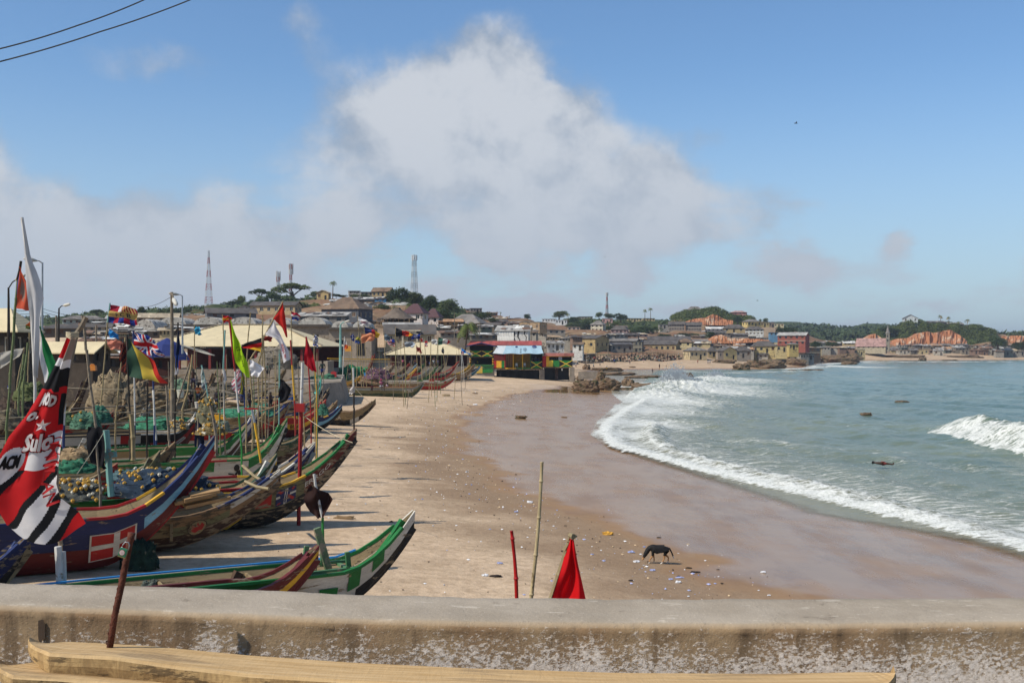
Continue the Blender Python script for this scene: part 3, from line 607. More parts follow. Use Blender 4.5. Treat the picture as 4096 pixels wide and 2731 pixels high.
def pavilion(label, px0, px1, pyb, pye, Y, yaw, dep, rise, npost, colr, sign=None, left_open=True):
    w_ = (px1 - px0) * Y / F / (abs(cos(R(yaw))) + .0); pc = (px0 + px1) / 2; Yc = Y + dep / 2
    zb = CAMH - (pyb - HOR) / F * Y; h = (pyb - pye) / F * Y
    t = thing('market_shed', label, 'market shed', ((pc - CX) / F * Yc, Yc, zb), R(yaw), 'open market sheds behind the boats')
    w_ -= 1.0; roof(t, 'hip', w_, dep, h, rise, 'beige', oh=.6)
    k = min(dep / 2 + .6, w_ / 2 + .6) * .95
    rb = MB()                                   # ridge capping, a row of short lapped pieces down the hips
    X, Y_ = w_ / 2 + .6, dep / 2 + .6; r0, r1 = Vector((-(X - k), 0, h + rise)), Vector((X - k, 0, h + rise))
    for a, b_ in ((r0, Vector((-X, -Y_, h))), (r1, Vector((X, -Y_, h))), (r0, r1)):
        L = (b_ - a).length; n_ = max(2, int(L / .55))
        for i in range(n_): rb.beam(a.lerp(b_, i / n_) + Vector((0, 0, .06)), a.lerp(b_, (i + .82) / n_) + Vector((0, 0, .09)), .4, .08, RMAT('tan'))
    tag(rb.build('ridge_capping', t), kind='stuff')
    fb = MB(); fb.box((0, -dep / 2 - .25, h - .22), (w_ + .7, .06, .42), M_dark); fb.build('fascia', t)
    if sign:
        for s, x0, ln in sign: text_on(s, lambda a, b_, x0=x0, ln=ln: (x0 + a * ln, -dep / 2 - .30, h - .38 + b_ * .32), M_trim, t)
    pm = paint(colr, amt=.15)
    for i in range(npost):
        x = -w_ / 2 + .3 + (w_ - .6) * i / (npost - 1)
        ppart('post', t, (x, -dep / 2 + .2, h / 2 - 1.2), (.34, .34, h + 2.4 - .1), pm)
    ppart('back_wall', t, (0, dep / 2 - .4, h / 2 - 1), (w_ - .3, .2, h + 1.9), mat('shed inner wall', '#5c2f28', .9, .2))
    ppart('floor', t, (0, 0, -.9), (w_ + .6, dep, 1.9), Mconc)
    return t
pavilion('big open market shed with a cream hipped roof, maroon posts and a painted fascia', 635, 1362, 1478, 1383, 158, -3, 17, 3.2, 12, '#6f2620', [('OBARNYI  KWEIGYA', -9.6, 3.9), ('PRAT', -4.6, .9)])
pavilion('smaller open market shed with a cream hipped roof beside the beach bar', 1540, 1890, 1466, 1417, 205, 4, 11, 2.3, 8, '#7a6a55')
pavilion('far cream roofed shed peeping out behind the smaller market shed', 1470, 1620, 1440, 1405, 232, 4, 8, .8, 5, '#7a6a55')
hill((1000, 1478, 160), (700, 1478, 160), (1300, 1478, 165), (1700, 1466, 208))
# vaulted concrete store behind the big shed
def vaulted(label, px0, px1, pyb, pye, Y, nv, vr, yaw=0, dep=10):
    w_ = (px1 - px0) * Y / F; pc = (px0 + px1) / 2; Yc = Y + dep / 2; zb = CAMH - (pyb - HOR) / F * Y; h = (pyb - pye) / F * Y
    t = thing('vaulted_store', label, 'building', ((pc - CX) / F * Yc, Yc, zb), R(yaw), 'vaulted concrete stores')
    b = MB(); hs = [(w_ * (i + .3) / nv / 1, h * .1, w_ * (i + .7) / nv, h * .62) for i in range(nv)]
    facade(b, (-w_ / 2, -dep / 2, 0), (1, 0, 0), w_, -3, h, hs, Mconc, .5)
    for s in (-1, 1): b.face([(s * w_ / 2, -dep / 2 * s * -1, -3), (s * w_ / 2, dep / 2 * s * -1, -3), (s * w_ / 2, dep / 2 * s * -1, h), (s * w_ / 2, -dep / 2 * s * -1, h)], Mconc)
    b.face([(-w_ / 2, -dep / 2, h), (w_ / 2, -dep / 2, h), (w_ / 2, dep / 2, h), (-w_ / 2, dep / 2, h)], Mconc); b.build('wall', t)
    ppart('eaves_band', t, (0, -dep / 2 - .35, h - .1), (w_ + .6, .9, .45), mat('sooty band', '#4d463e', .95, .3, 1.5, .3))
    for hh in hs: window_obj(t, (-w_ / 2, -dep / 2, 0), (1, 0, 0), *hh, 'd', False, .5)
    mv = mat('lime-washed vault', '#b9b2a5', .95, .3, .8, .4, wear='#6e665c', wearamt=.42, wearscale=1.1)
    for i in range(nv):
        cx = -w_ / 2 + w_ * (i + .5) / nv; vb = MB(); vb.smooth = True; wv_ = w_ / nv * .40
        vb.grid(14, 8, lambda u, v: (cx - wv_ * cos(pi * u), -dep / 2 + .5 + (dep - 1) * v, h + vr * sin(pi * u) * (1 if 0 < v < 1 else .97)), mv)
        vb.face([(cx - wv_ * cos(pi * k / 14), -dep / 2 + .5, h + vr * .97 * sin(pi * k / 14)) for k in range(15)], mv)
        vb.build('vault', t)
    return t
vaulted('long concrete store with a row of whitewashed vaults above its sooty band', 640, 1340, 1400, 1300, 225, 5, 1.7)
vaulted('white-domed old store with a big rounded vault left of the leaning lamp post', 555, 665, 1400, 1328, 215, 1, 2.6)
vaulted('tall dark open-fronted store with pale vaults right of the big market shed', 1330, 1500, 1436, 1312, 222, 2, 1.5)
# thatched bar
Y = 262; t = thing('thatched_bar', 'round thatched bar with an open balcony above the long white-walled house', 'building', ((1582 - CX) / F * 265, 268, CAMH - (1300 - HOR) / F * Y), R(-8))
b = MB(); b.smooth = True; th_ = RMAT('thatch')
b.grid(26, 7, lambda u, v: ((4.7 - 3.9 * v ** .85) * (1 + .03 * sin(u * 70)) * cos(2 * pi * u), (4.7 - 3.9 * v ** .85) * sin(2 * pi * u), 1.55 + 2.6 * v ** 1.1 + .1 * sin(u * 43 + v * 9)), th_); b.build('thatched_roof', t)
b = MB()
for k in range(26): b.beam((4.66 * cos(k * .2417), 4.66 * sin(k * .2417), 1.7), (4.7 * cos(k * .2417 + .05), 4.7 * sin(k * .2417 + .05), 1.25), .5, .1, th_)
b.box((0, 0, 4.1), (1.5, 1.5, .5), th_); tag(b.build('thatch_fringe', t), kind='stuff')
ppart('deck', t, (0, 0, -1.6), (8.4, 7.4, 3.1), mat('bar wall', '#7c6a55', .9, .25, 1))
for k in range(7): ppart('post', t, (-4 + k * 1.33, -3.6, .75), (.14, .14, 1.6), M_wood)
b = MB(); b.box((0, -3.66, .85), (8.2, .07, .09), M_wood)
for k in range(6):
    x = -4 + k * 1.33; b.beam((x, -3.66, .05), (x + 1.33, -3.66, .82), .06, .05, M_wood); b.beam((x, -3.72, .82), (x + 1.33, -3.72, .05), .06, .05, M_wood)
b.build('balustrade', t)
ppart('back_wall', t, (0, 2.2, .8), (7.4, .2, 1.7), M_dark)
# porch house
t, w_, d_, h = H('cream house with an arched porch and a long grey roof behind the flags', 1536, 1742, 1386, 1334, 228, 7, .5, 'gable', '#b5a27c', 'dark', 1, 5, rise=2., door=False)
b = MB(); mwp = wallmat('#cfc0a0')
hs = [(-1.3, 0, .2, 2.3)]
xs0 = -1.6
for i in range(2):
    b.box((xs0 + i * 3.0, -d_ / 2 - 1.6, 1.3), (.34, .34, 2.7), mwp)
for k in range(12):
    a0, a1 = pi * k / 12, pi * (k + 1) / 12
    p = lambda a, z=1.35: (xs0 + 1.5 - 1.35 * cos(a), -d_ / 2 - 1.62, 1.9 + .9 * sin(a))
    b.face([p(a0), p(a1), (p(a1)[0], p(a1)[1], 3.2), (p(a0)[0], p(a0)[1], 3.2)], mwp)
b.box((xs0 + 1.5, -d_ / 2 - .8, 3.3), (4.4, 2.2, .25), mwp); b.build('porch', t)
ppart('porch_rail', t, (xs0 + 1.5, -d_ / 2 - 1.65, .35), (2.7, .1, .7), paint('#8f2f26'))
# white tarpaulin house
Y = 275; t, w_, d_, h = H('tall house wrapped in torn white tarpaulin under a sloping tin roof', 1985, 2122, 1392, 1322, 275, -8, .5, 'shed', '#c9c6bd', 'pale', 1, 1, rise=1.4, door=False, worn=True)
b = MB(); b.grid(30, 10, lambda u, v: (-w_ / 2 + u * w_ * .55, -d_ / 2 - .10 - .10 * abs(sin(u * 21 + v * 4)) - .05 * sin(v * 17), .4 + (h - .5) * v), M_white); b.smooth = True; b.build('tarpaulin', t)
b = MB()
for x0, wd in ((.2, .35), (1.2, .5), (3.0, .3)):
    zz = h - .1
    for k in range(5):
        xa = x0 + .25 * sin(k * 2.1 + x0) + k * .12; xb = x0 + .25 * sin((k + 1) * 2.1 + x0) + (k + 1) * .12
        b.face([(xa, -d_ / 2 - .03, zz - k * .75), (xa + wd * (1 - k / 6), -d_ / 2 - .03, zz - k * .75), (xb + wd * (1 - (k + 1) / 6), -d_ / 2 - .03, zz - (k + 1) * .75), (xb, -d_ / 2 - .03, zz - (k + 1) * .75)][::-1], M_black)
b.build('torn_gap', t)  # flat black strips on the wall, drawn as torn gaps

# ------------------------------------------------------------------ the beach bar on stilts
YB = 232.; s_ = YB / F
t = thing('beach_bar', 'beach bar on stilts painted red, gold, green and black with a red tin roof', 'bar', ((2080 - CX) * s_, YB, CAMH - (1475 - HOR) * s_))
O = t.location
def L(px, py, dy=0.): return Vector(((px - 2080) * s_, dy, (1475 - py) * s_))
def bx(name, px0, py0, px1, py1, y0, y1, c, par=None, **k):
    a, b_ = L(px0, py0), L(px1, py1); m_ = paint(c, **k) if isinstance(c, str) else c
    return ppart(name, par or t, ((a.x + b_.x) / 2, (y0 + y1) / 2, (a.z + b_.z) / 2), (abs(b_.x - a.x), abs(y1 - y0), abs(a.z - b_.z)), m_)
def jflag(px0, py0, px1, py1, y, par):
    """gold saltire, green top and bottom, black sides, on boards"""
    a, b_ = L(px0, py1), L(px1, py0); bb = MB(); cx, cz = (a.x + b_.x) / 2, (a.z + b_.z) / 2; g, k, ye = paint(GRN, amt=.1), paint(BLK, amt=.1), paint('#d8b53c', amt=.1)
    c0, c1, c2, c3, cc_ = (a.x, y, a.z), (b_.x, y, a.z), (b_.x, y, b_.z), (a.x, y, b_.z), (cx, y, cz)
    bb.face([c0, c1, cc_], g); bb.face([c1, c2, cc_], k); bb.face([c2, c3, cc_], g); bb.face([c3, c0, cc_], k); p = bb.build('flag_panel', par)
    sb = MB(); wd = (b_.z - a.z) * .10
    for (x0, z0, x1, z1) in ((a.x, a.z, b_.x, b_.z), (a.x, b_.z, b_.x, a.z)): sb.beam((x0, y - .02 - (z0 > z1) * .015, z0), (x1, y - .02 - (z0 > z1) * .015, z1), .012, wd, ye, up=(0, 0, 1))
    sb.build('saltire', p); return p
# kiosk on the left
bx('kiosk_base', 1878, 1462, 1976, 1520, 0, 5, '#8b857a'); bx('kiosk_floor', 1876, 1458, 1978, 1463, -.1, 5, '#3b5f35')
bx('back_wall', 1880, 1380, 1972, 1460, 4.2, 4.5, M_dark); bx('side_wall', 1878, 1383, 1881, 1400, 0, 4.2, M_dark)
bx('parapet', 1879, 1401, 1974, 1429, -.02, .15, BLK); jflag(1881, 1403, 1925, 1425, -.04, t); jflag(1928, 1403, 1970, 1425, -.04, t)
bx('upper_floor', 1879, 1427, 1974, 1431, .16, 4.4, '#5b3a20')
for x in (1881, 1972):
    b = MB(); cs = [RED, YEL, GRN]
    for k in range(9):
        z0, z1 = L(0, 1462 - k * 3.55).z, L(0, 1462 - (k + 1) * 3.55).z
        b.tube([(L(x, 0).x, .2, z0), (L(x, 0).x, .2, z0 + (z1 - z0) * .5), (L(x, 0).x, .2, z1)], [.14, .22, .14], paint(cs[k % 3], amt=.1), 10)
    b.build('striped_column', t)
bb = MB(); g = paint(GRN, amt=.15)                               # pierced green balustrade
z0, z1 = L(0, 1489).z, L(0, 1461).z; xa, xb = L(1930, 0).x, L(1972, 0).x
bb.box(((xa + xb) / 2, -.2, z1 - .06), (xb - xa, .22, .16), g); bb.box(((xa + xb) / 2, -.2, (z0 + z1) / 2 - .42), (xb - xa, .2, .8), g)
for k in range(6):
    x = xa + (xb - xa) * (k + .5) / 6; bb.tube([(x + .13 * cos(a), -.2, z1 - .42 + .26 * sin(a)) for a in [2 * pi * i / 12 for i in range(13)]], .045, g, 5)
bb.box(((xa + xb) / 2, .1, z1 - .5), (xb - xa, .05, .7), M_dark); bb.build('balustrade', t)
bx('painted_base', 1905, 1466, 1930, 1492, -.15, .1, '#c9a83a', amt=.45)
bb = MB(); mb = paint(BLU, amt=.1)
slab(bb, [L(1862, 1384, -1.0), L(1925, 1370, -1.0), L(1925, 1370, 5), L(1862, 1384, 5)], .18, mb); slab(bb, [L(1925, 1370, -1.0), L(1988, 1384, -1.0), L(1988, 1384, 5), L(1925, 1370, 5)], .18, mb); bb.build('gable_roof', t)
bb = MB(); slab(bb, [L(1868, 1379, -.4), L(2168, 1379, -.4), L(2168, 1362.5, 4.5), L(1880, 1362.5, 4.5)], .1, roofmat('bar roof', '#a04a40', .25, '#b98f86')); bb.build('tin_roof', t)
# pale blue banner awning
bb = MB(); bb.smooth = True; ba = mat('awning banner', '#a9c6d4', .6, .1, 2, trans=.25); bw = mat('awning white', '#d2d8da', .6, .08, 2, trans=.25)
def awn(u, v): q = L(1990 + u * 174 - v * 18 * (1 - u) + v * 8 * u, 1381 + v * 33); return Vector((q.x, -.3 - 2.2 * v + .08 * sin(u * 30) * v, q.z + .07 * sin(u * 19 + 1) * v - .2 * sin(pi * v) * .4))
bb.grid(60, 12, awn, lambda u, v: bw if u < .2 else ba); aw_ = bb.build('awning', t)
db = mat('banner print', '#2c3f6b', .7, .2); gy_ = mat('banner print grey', '#6e7f8c', .7, .1)
def an(u, v): q = awn(u, v); q.y -= .05; q.z += .03; return q
text_on('up', lambda a, b_: an(.60 + .07 * a, .8 - .5 * b_), gy_, aw_); text_on('DJI BE', lambda a, b_: an(.52 + .04 * b_, .35 + .55 * a), gy_, aw_)
for cx_, rr in ((.44, .03), (.84, .055)):
    bb = MB(); bb.face([an(cx_ + rr * cos(a), .16 + 2.6 * rr * sin(a)) for a in [2 * pi * i / 16 for i in range(16)]], db); bb.build('emblem', aw_)
bb = MB()
for k in range(7): a = .8 + k * .35; bb.face([an(.84 + .008 * cos(a + pi / 2) + j * .05 * cos(a), .16 + .02 * sin(a + pi / 2) + j * .14 * sin(a)) - Vector((0, .03, 0)) for j in (0, 1)] + [an(.84 + .05 * cos(a) - .006, .16 + .14 * sin(a)) - Vector((0, .03, 0))], bw)
bb.build('emblem', aw_)
# main room
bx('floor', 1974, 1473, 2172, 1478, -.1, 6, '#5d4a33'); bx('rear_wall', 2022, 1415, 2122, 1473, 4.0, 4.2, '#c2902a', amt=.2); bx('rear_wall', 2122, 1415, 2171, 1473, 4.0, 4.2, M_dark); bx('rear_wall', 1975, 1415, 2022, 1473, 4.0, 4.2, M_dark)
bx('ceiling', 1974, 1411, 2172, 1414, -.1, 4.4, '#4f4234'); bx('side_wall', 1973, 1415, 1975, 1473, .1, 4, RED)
bx('window_wall', 1976, 1418, 2018, 1443, .02, .06, '#5e1d1c', amt=.05); bx('red_frame', 2018, 1415, 2021.5, 1474, -.1, .15, RED, amt=.1)
for x0, x1, c_ in ((1975, 1986, RED), (1986, 2006, YEL), (2006, 2018, GRN)): bx('board_panel', x0, 1443, x1, 1471, -.06, .06, c_, amt=.12)
for i in range(6): bx('curtain', 2023 + i * 4.6, 1416, 2026.5 + i * 4.6, 1468, 1.2 + .15 * (i % 2), 1.4 + .15 * (i % 2), '#80503a' if i % 2 else '#a0714a')
for x in (2053, 2090): bx('yellow_post', x - 1.4, 1415, x + 1.4, 1478, -.14, .02, YEL, amt=.05)
bx('deck_edge', 2021, 1471, 2065, 1475, -.16, -.1, YEL); bx('deck_edge', 2065, 1471, 2123, 1475, -.16, -.1, GRN)
bx('corner_post', 2121.5, 1415, 2124, 1474, -.12, .1, '#2f5f3a', amt=.1); bx('corner_post', 2168, 1415, 2170.5, 1474, -.12, .1, '#2f5f3a', amt=.1)
jflag(2124, 1445.5, 2168, 1472, -.1, t); bx('counter', 2124, 1445, 2168, 1473, 0, .12, BLK)
for i in range(3): bx('bottle_shelf', 2127 + i * 14, 1430 - (i % 2) * 4, 2134 + i * 14, 1445, 2.5, 2.9, ['#4c4a5c', '#6b6f86', '#4c3b39'][i])
for c_ in (2066, 2099):      # white plastic chairs
    ch = thing('plastic_chair', f'white plastic chair on the bar deck, {"between the yellow posts" if c_ == 2066 else "right of the second yellow post"}', 'chair', O + L(c_, 1471, 1.2), 0, 'plastic chairs on the deck')
    mw = mat('white plastic', '#d6d4cc', .4, .05); b = MB(); b.box((0, 0, .43), (.5, .5, .04), mw); b.build('seat', ch)
    b = MB(); b.box((0, .24, .72), (.46, .04, .5), mw, rx=-.12); b.build('backrest', ch)
    for sx in (-1, 1):
        for sy in (-1, 1): ppart('leg', ch, (sx * .21, sy * .21, .205), (.05, .05, .41), mw)
        ppart('armrest', ch, (sx * .25, 0, .64), (.05, .48, .04), mw)
# annexe
bx('floor', 2172, 1467, 2292, 1472, -.2, 5, '#5d4a33'); bx('annexe_roof', 2178, 1412, 2296, 1424, -.5, 5, roofmat('bar roof 2', '#b07166', .2, '#8a6a60'))
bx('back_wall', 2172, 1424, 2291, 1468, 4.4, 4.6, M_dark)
for x0, x1, c_ in ((2168, 2185, RED), (2185, 2196.5, YEL)): bx('board_panel', x0, 1424, x1, 1469, -.12, .1, c_, amt=.15)
for x0, x1, c_ in ((2196.5, 2212, '#d0b23a'), (2212, 2237.5, GRN)): bx('board_panel', x0, 1441, x1, 1468.5, -.12, .1, c_, amt=.15)
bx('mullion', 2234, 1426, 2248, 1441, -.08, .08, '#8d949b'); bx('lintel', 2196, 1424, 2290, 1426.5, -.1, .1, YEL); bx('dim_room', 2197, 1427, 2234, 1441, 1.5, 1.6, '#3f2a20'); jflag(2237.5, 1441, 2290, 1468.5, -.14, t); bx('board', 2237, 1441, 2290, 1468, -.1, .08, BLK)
for x in (2000, 2030, 2062, 2095, 2140): bx('stilt', x, 1478, x + 4, 1515, .3, .6, '#2f2a26', amt=.05)
bx('pier', 2160, 1476, 2178, 1520, .1, 1.5, Mconc); bx('underdeck_shade', 1985, 1480, 2160, 1520, 3.5, 3.8, mat('underdeck dark', '#3e3831', .95, .3, 1, .3)); bx('underdeck_shade', 2178, 1472, 2280, 1522, 4.2, 4.5, M_dark)  # dark rear sheets paint the shade under deck and annexe
bx('pier', 2222, 1472, 2234, 1522, 2, 2.8, '#4a3326'); bx('sign_plate', 2246, 1470, 2250, 1482, -.12, -.06, '#b8b4aa')
# painted plank wall left of the kiosk
t = thing('striped_wall', 'plank wall painted in red, gold and green stripes left of the beach bar', 'wall', ((1840 - CX) * s_, YB - .5, CAMH - (1490 - HOR) * s_))
for i, (x0, x1, y0, c_) in enumerate(((1798, 1813, 1436, RED), (1813, 1834, 1434, YEL), (1834, 1855, 1431, GRN), (1855, 1878, 1429, RED), (1855, 1876, 1440, YEL), (1855, 1878, 1452, GRN))):
    a, b_ = ((x0 - 1840) * s_, (1490 - y0) * s_), ((x1 - 1840) * s_, 0 if i < 5 else 0)
    top = a[1]; bot = {3: (1490 - 1440) * s_, 4: (1490 - 1452) * s_}.get(i, -1.5)
    ppart('painted_board', t, ((a[0] + b_[0]) / 2, 0, (top + bot) / 2), (b_[0] - a[0] - .02, .12, top - bot - .02), paint(c_, amt=.15))
hill((1900, 1492, 236), (2080, 1500, 240), (2250, 1508, 240), (2010, 1497, 237))

# retaining wall and low block wall behind the boats
def wallthing(label, pts, top, th, m_, name='retaining_wall', cat='wall', courses=0):
    """pts: (px, py_base, Y)"""
    t = thing(name, label, cat, P(*pts[0])); b = MB()
    for a, c in zip(pts[:-1], pts[1:]):
        A_, C_ = P(*a) - t.location, P(*c) - t.location; d = (C_ - A_).normalized(); nn = Vector((-d.y, d.x, 0)) * th
        za, zc = top[0] / F * a[2], top[1] / F * c[2]
        v = [A_ - Vector((0, 0, 1)), C_ - Vector((0, 0, 1)), C_ + Vector((0, 0, zc)), A_ + Vector((0, 0, za))]
        v[2] = v[2] + nn * .12; v[3] = v[3] + nn * .12
        w2 = [p + nn for p in v]; b.raw(v + w2, [(0, 1, 2, 3), (5, 4, 7, 6), (3, 2, 6, 7), (1, 5, 6, 2), (4, 0, 3, 7)], m_)
    b.build('wall', t); return t
wallthing('rounded grey concrete revetment standing on the sand behind the fishing canoes', [(980, 1590, 112), (1130, 1597, 113), (1270, 1602, 114), (1390, 1590, 124), (1400, 1560, 140)], (66, 62), 6, Mconc, 'revetment')
wallthing('low cream wall panel between revetment and market shed', [(1195, 1512, 136), (1325, 1512, 136)], (68, 68), .3, wallmat('#a1917b'), 'low_wall')
wallthing('short grey block wall right of the low cream wall', [(1312, 1514, 134), (1337, 1512, 135)], (70, 70), .6, Mconc, 'block_wall')
hill((1150, 1540, 122), (1250, 1535, 124), (1000, 1540, 120), (1100, 1512, 136), (800, 1540, 105), (500, 1560, 92), (200, 1560, 88))

# church
t, w_, d_, h = H('church nave with a long reddish tin roof at the foot of the headland', 3425, 3548, 1396, 1385, 700, -24, .45, 'gable', '#b3a584', 'pinkish', 1, 6, rise=5.2, name='church', cat='church')
sx = w_ / 2 + 1.2; b = MB(); b.box((sx, -d_ / 4, 4.2), (2.2, 2.2, 12), wallmat('#8c8470')); b.build('tower', t)
b = MB(); b.tube([(sx, -d_ / 4, 10.2), (sx, -d_ / 4, 10.8), (sx, -d_ / 4, 15.5)], [1.7, 1.2, .05], RMAT('grey'), 8); b.build('spire', t)
for z in (5.5, 8.2): ppart('window', t, (sx, -d_ / 4 - 1.14, z), (.7, .08, 1.5), M_dark)
# ------------------------------------------------------------------ ground sheet
def lines(segs):
    out = []
    for a, b, s in segs:
        n = max(1, int(round(abs(b - a) / s))); out += [a + (b - a) * i / n for i in range(n)]
    return out + [segs[-1][1]]
gx = lines([(-6000, -1500, 900), (-1500, -500, 100), (-500, -160, 17), (-160, -60, 3.5), (-60, -30, 1.0), (-30, 26, .42), (26, 60, 1.3), (60, 160, 4.5), (160, 480, 7), (480, 900, 30), (900, 6000, 600)])
gy = lines([(-3000, -20, 400), (-20, 10, 4), (10, 22, 1), (22, 80, .42), (80, 140, .8), (140, 260, 1.6), (260, 520, 4.5), (520, 920, 7), (920, 1700, 35), (1700, 9000, 700)])
X, Yg = np.meshgrid(np.array(gx), np.array(gy)); Z = TERR(X, Yg)
D = shore_d(X, Yg)
far_ = sstep(Yg, 300, 500)
Z = Z + (vnoise(X, Yg, .06, 5) - .5) * 3.2 * far_ * sstep(-D, 60, 110) + np.where(Yg > 1100, vnoise(X, Yg, .004, 8) * 16 * sstep(Yg, 1100, 1500), 0)
back = sstep(-Yg, 0, 20); Z = Z * (1 - back) + np.where(D < 0, 2.4, Z) * back
# hand-shaped terraces under the viewer: flatten below the parapet
nx, ny = len(gx), len(gy)
vs = np.stack([X.ravel(), Yg.ravel(), Z.ravel()], 1)
idx = np.arange(nx * ny).reshape(ny, nx)
fs = np.stack([idx[:-1, :-1].ravel(), idx[:-1, 1:].ravel(), idx[1:, 1:].ravel(), idx[1:, :-1].ravel()], 1)
me = bpy.data.meshes.new('ground'); me.from_pydata(vs.tolist(), [], fs.tolist())
me.polygons.foreach_set('use_smooth', [True] * len(fs))
wlx = np.interp(Yg, [p[0] for p in WET], [p[1] for p in WET])
wn = (vnoise(X, Yg, .35, 3) - .5) * 3 + (vnoise(X, Yg, 1.1, 4) - .5) * 1.2
pool = np.exp(-((X - 8.5 + (vnoise(X, Yg, .2, 31) - .5) * 6) / 8) ** 2 - ((Yg - 195) / 15) ** 2) * (X < 20)
wet = sstep(X - wlx + wn, -1.6, 3.4) * (Yg < 300) + (Yg >= 300) * sstep(D, -9, -3)
# town soil = 1, greenery = 2 in separate layers
town_a = sstep(-D, 34, 60) * sstep(Yg, 215, 260)
px_ = CX + X / np.maximum(Yg, 1) * F
green = np.zeros_like(X)
def gbump(c, rx, y0, y1): return np.exp(-((px_ - c) / rx) ** 2) * sstep(Yg, y0 - 20, y0) * (1 - sstep(Yg, y1, y1 + 20))
for g in ((2850, 150, 705, 800), (3600, 120, 795, 900), (3850, 160, 795, 900), (2400, 200, 640, 800), (1700, 160, 430, 600), (1000, 260, 400, 700), (2600, 120, 620, 800), (3300, 400, 950, 3000), (300, 600, 400, 2000), (2000, 1500, 950, 3000)):
    green = np.maximum(green, gbump(*g))
def attr(me, name, a):
    at = me.attributes.new(name, 'FLOAT', 'POINT'); at.data.foreach_set('value', np.ascontiguousarray(a.ravel(), dtype=np.float32))
attr(me, 'wet', wet); attr(me, 'damp', np.clip(sstep(X - wlx + wn * 1.5, -6.5, -.5) * (1 - .75 * sstep(Yg, 70, 150)) + .12 * (1 - sstep(Yg, 35, 75)), 0, 1)); attr(me, 'pool', sstep(pool, .35, .6)); attr(me, 'soil', town_a); attr(me, 'green', np.clip(green, 0, 1)); attr(me, 'shore', np.clip(-D, -5, 60))
m = bpy.data.materials.new('sand and soil'); m.use_nodes = True; n = NT(m.node_tree); bs = n.n['Principled BSDF']
def A(n, name):
    a = n.n.new('ShaderNodeAttribute'); a.attribute_name = name; return a.outputs['Fac']
pos = n.n.new('ShaderNodeNewGeometry').outputs['Position']
aw, aso, ag = A(n, 'wet'), A(n, 'soil'), A(n, 'green')
n1 = n.noise(pos, .35, 6, .6); n2 = n.noise(pos, 3.0, 6, .65); n3_ = n.noise(pos, 14., 4, .6)
dry = n.mix(n.ss(n1, .35, .65), rgb('#b59e82'), rgb('#cdb496'))
dry = n.mix(n.ss(n2, .40, .66, 0, .45), dry, rgb('#8b745b'))
dry = n.mix(n.ss(n3_, .58, .74, 0, .3), dry, rgb('#c9b498'))
farp = n.n.new('ShaderNodeAttribute'); farp.attribute_name = 'damp'
dry = n.mix(n.m('MULTIPLY', farp.outputs['Fac'], .8), dry, rgb('#80695200'[:7]))
dry = n.mix(n.ss(n.noise(n.scalev(pos, (1, .35, 1)), 1.4, 8, .7), .60, .70, 0, .55), dry, rgb('#7d6650'))      # trampled bits and weed
wetc = n.mix(n.ss(n1, .3, .7), rgb('#9a764c'), rgb('#876744'))
strand = n.noise(n.scalev(pos, (1, .30, 1)), .5, 7, .62)
wetc = n.mix(n.ss(strand, .50, .62, 0, .6), wetc, rgb('#9a7c59'))
wsand = n.ss(n.m('ADD', aw, n.m('MULTIPLY', n.m('SUBTRACT', n.noise(n.scalev(pos, (1, .4, 1)), 1.1, 5, .6), .5), .7)),   .22, .85)
c = n.mix(wsand, dry, wetc)
soil = n.mix(n.ss(n.noise(pos, .05, 6, .65), .42, .6), rgb('#7d5f48'), rgb('#8a7358'))  # soil browns, darkened in colour for the shadows between houses
soil = n.mix(n.ss(n.noise(pos, .22, 6, .7), .5, .62, 0, .8), soil, rgb('#5f4f3c'))
soil = n.mix(n.ss(n.noise(n.scalev(pos, (1, 1, .15)), .3, 6, .7), .58, .66, 0, .7), soil, rgb('#a58f76'))
c = n.mix(aso, c, soil)
gcol = n.mix(n.ss(n.noise(pos, .12, 6, .7), .4, .6), rgb('#303a1e'), rgb('#454f2a'))
c = n.mix(n.ss(n.m('ADD', ag, n.m('MULTIPLY', n.m('SUBTRACT', n.noise(pos, .06, 5, .6), .5), .8)), .4, .6), c, gcol)
n.put(bs.inputs['Base Color'], c)
sheen_ = n.ss(aw, .72, 1.0)
rough = n.m('SUBTRACT', 0.95, n.m('MULTIPLY', wsand, .45))
rough = n.m('SUBTRACT', rough, n.m('MULTIPLY', n.m('MULTIPLY', sheen_, n.ss(strand, .3, .55, .6, 1)), .27), clamp=True)
pl_ = A(n, 'pool'); rough = n.m('SUBTRACT', rough, n.m('MULTIPLY', pl_, .22), clamp=True)
n.put(bs.inputs['Roughness'], rough)
n.put(bs.inputs['Specular IOR Level'], n.m('ADD', .08, n.m('ADD', n.m('MULTIPLY', wsand, .26), n.m('MULTIPLY', pl_, .5))))
bm = n.n.new('ShaderNodeBump'); bm.inputs['Distance'].default_value = .09
n.put(bm.inputs['Strength'], n.m('SUBTRACT', .75, n.m('MULTIPLY', wsand, .70), clamp=True))
hgt = n.m('ADD', n.m('MULTIPLY', n.noise(pos, 2.2, 6, .68), 1.0), n.m('MULTIPLY', n.noise(pos, 9, 3, .6), .25))
n.l.new(hgt, bm.inputs['Height']); n.l.new(bm.outputs[0], bs.inputs['Normal'])
me.materials.append(m); tag(link('ground', me), kind='structure')

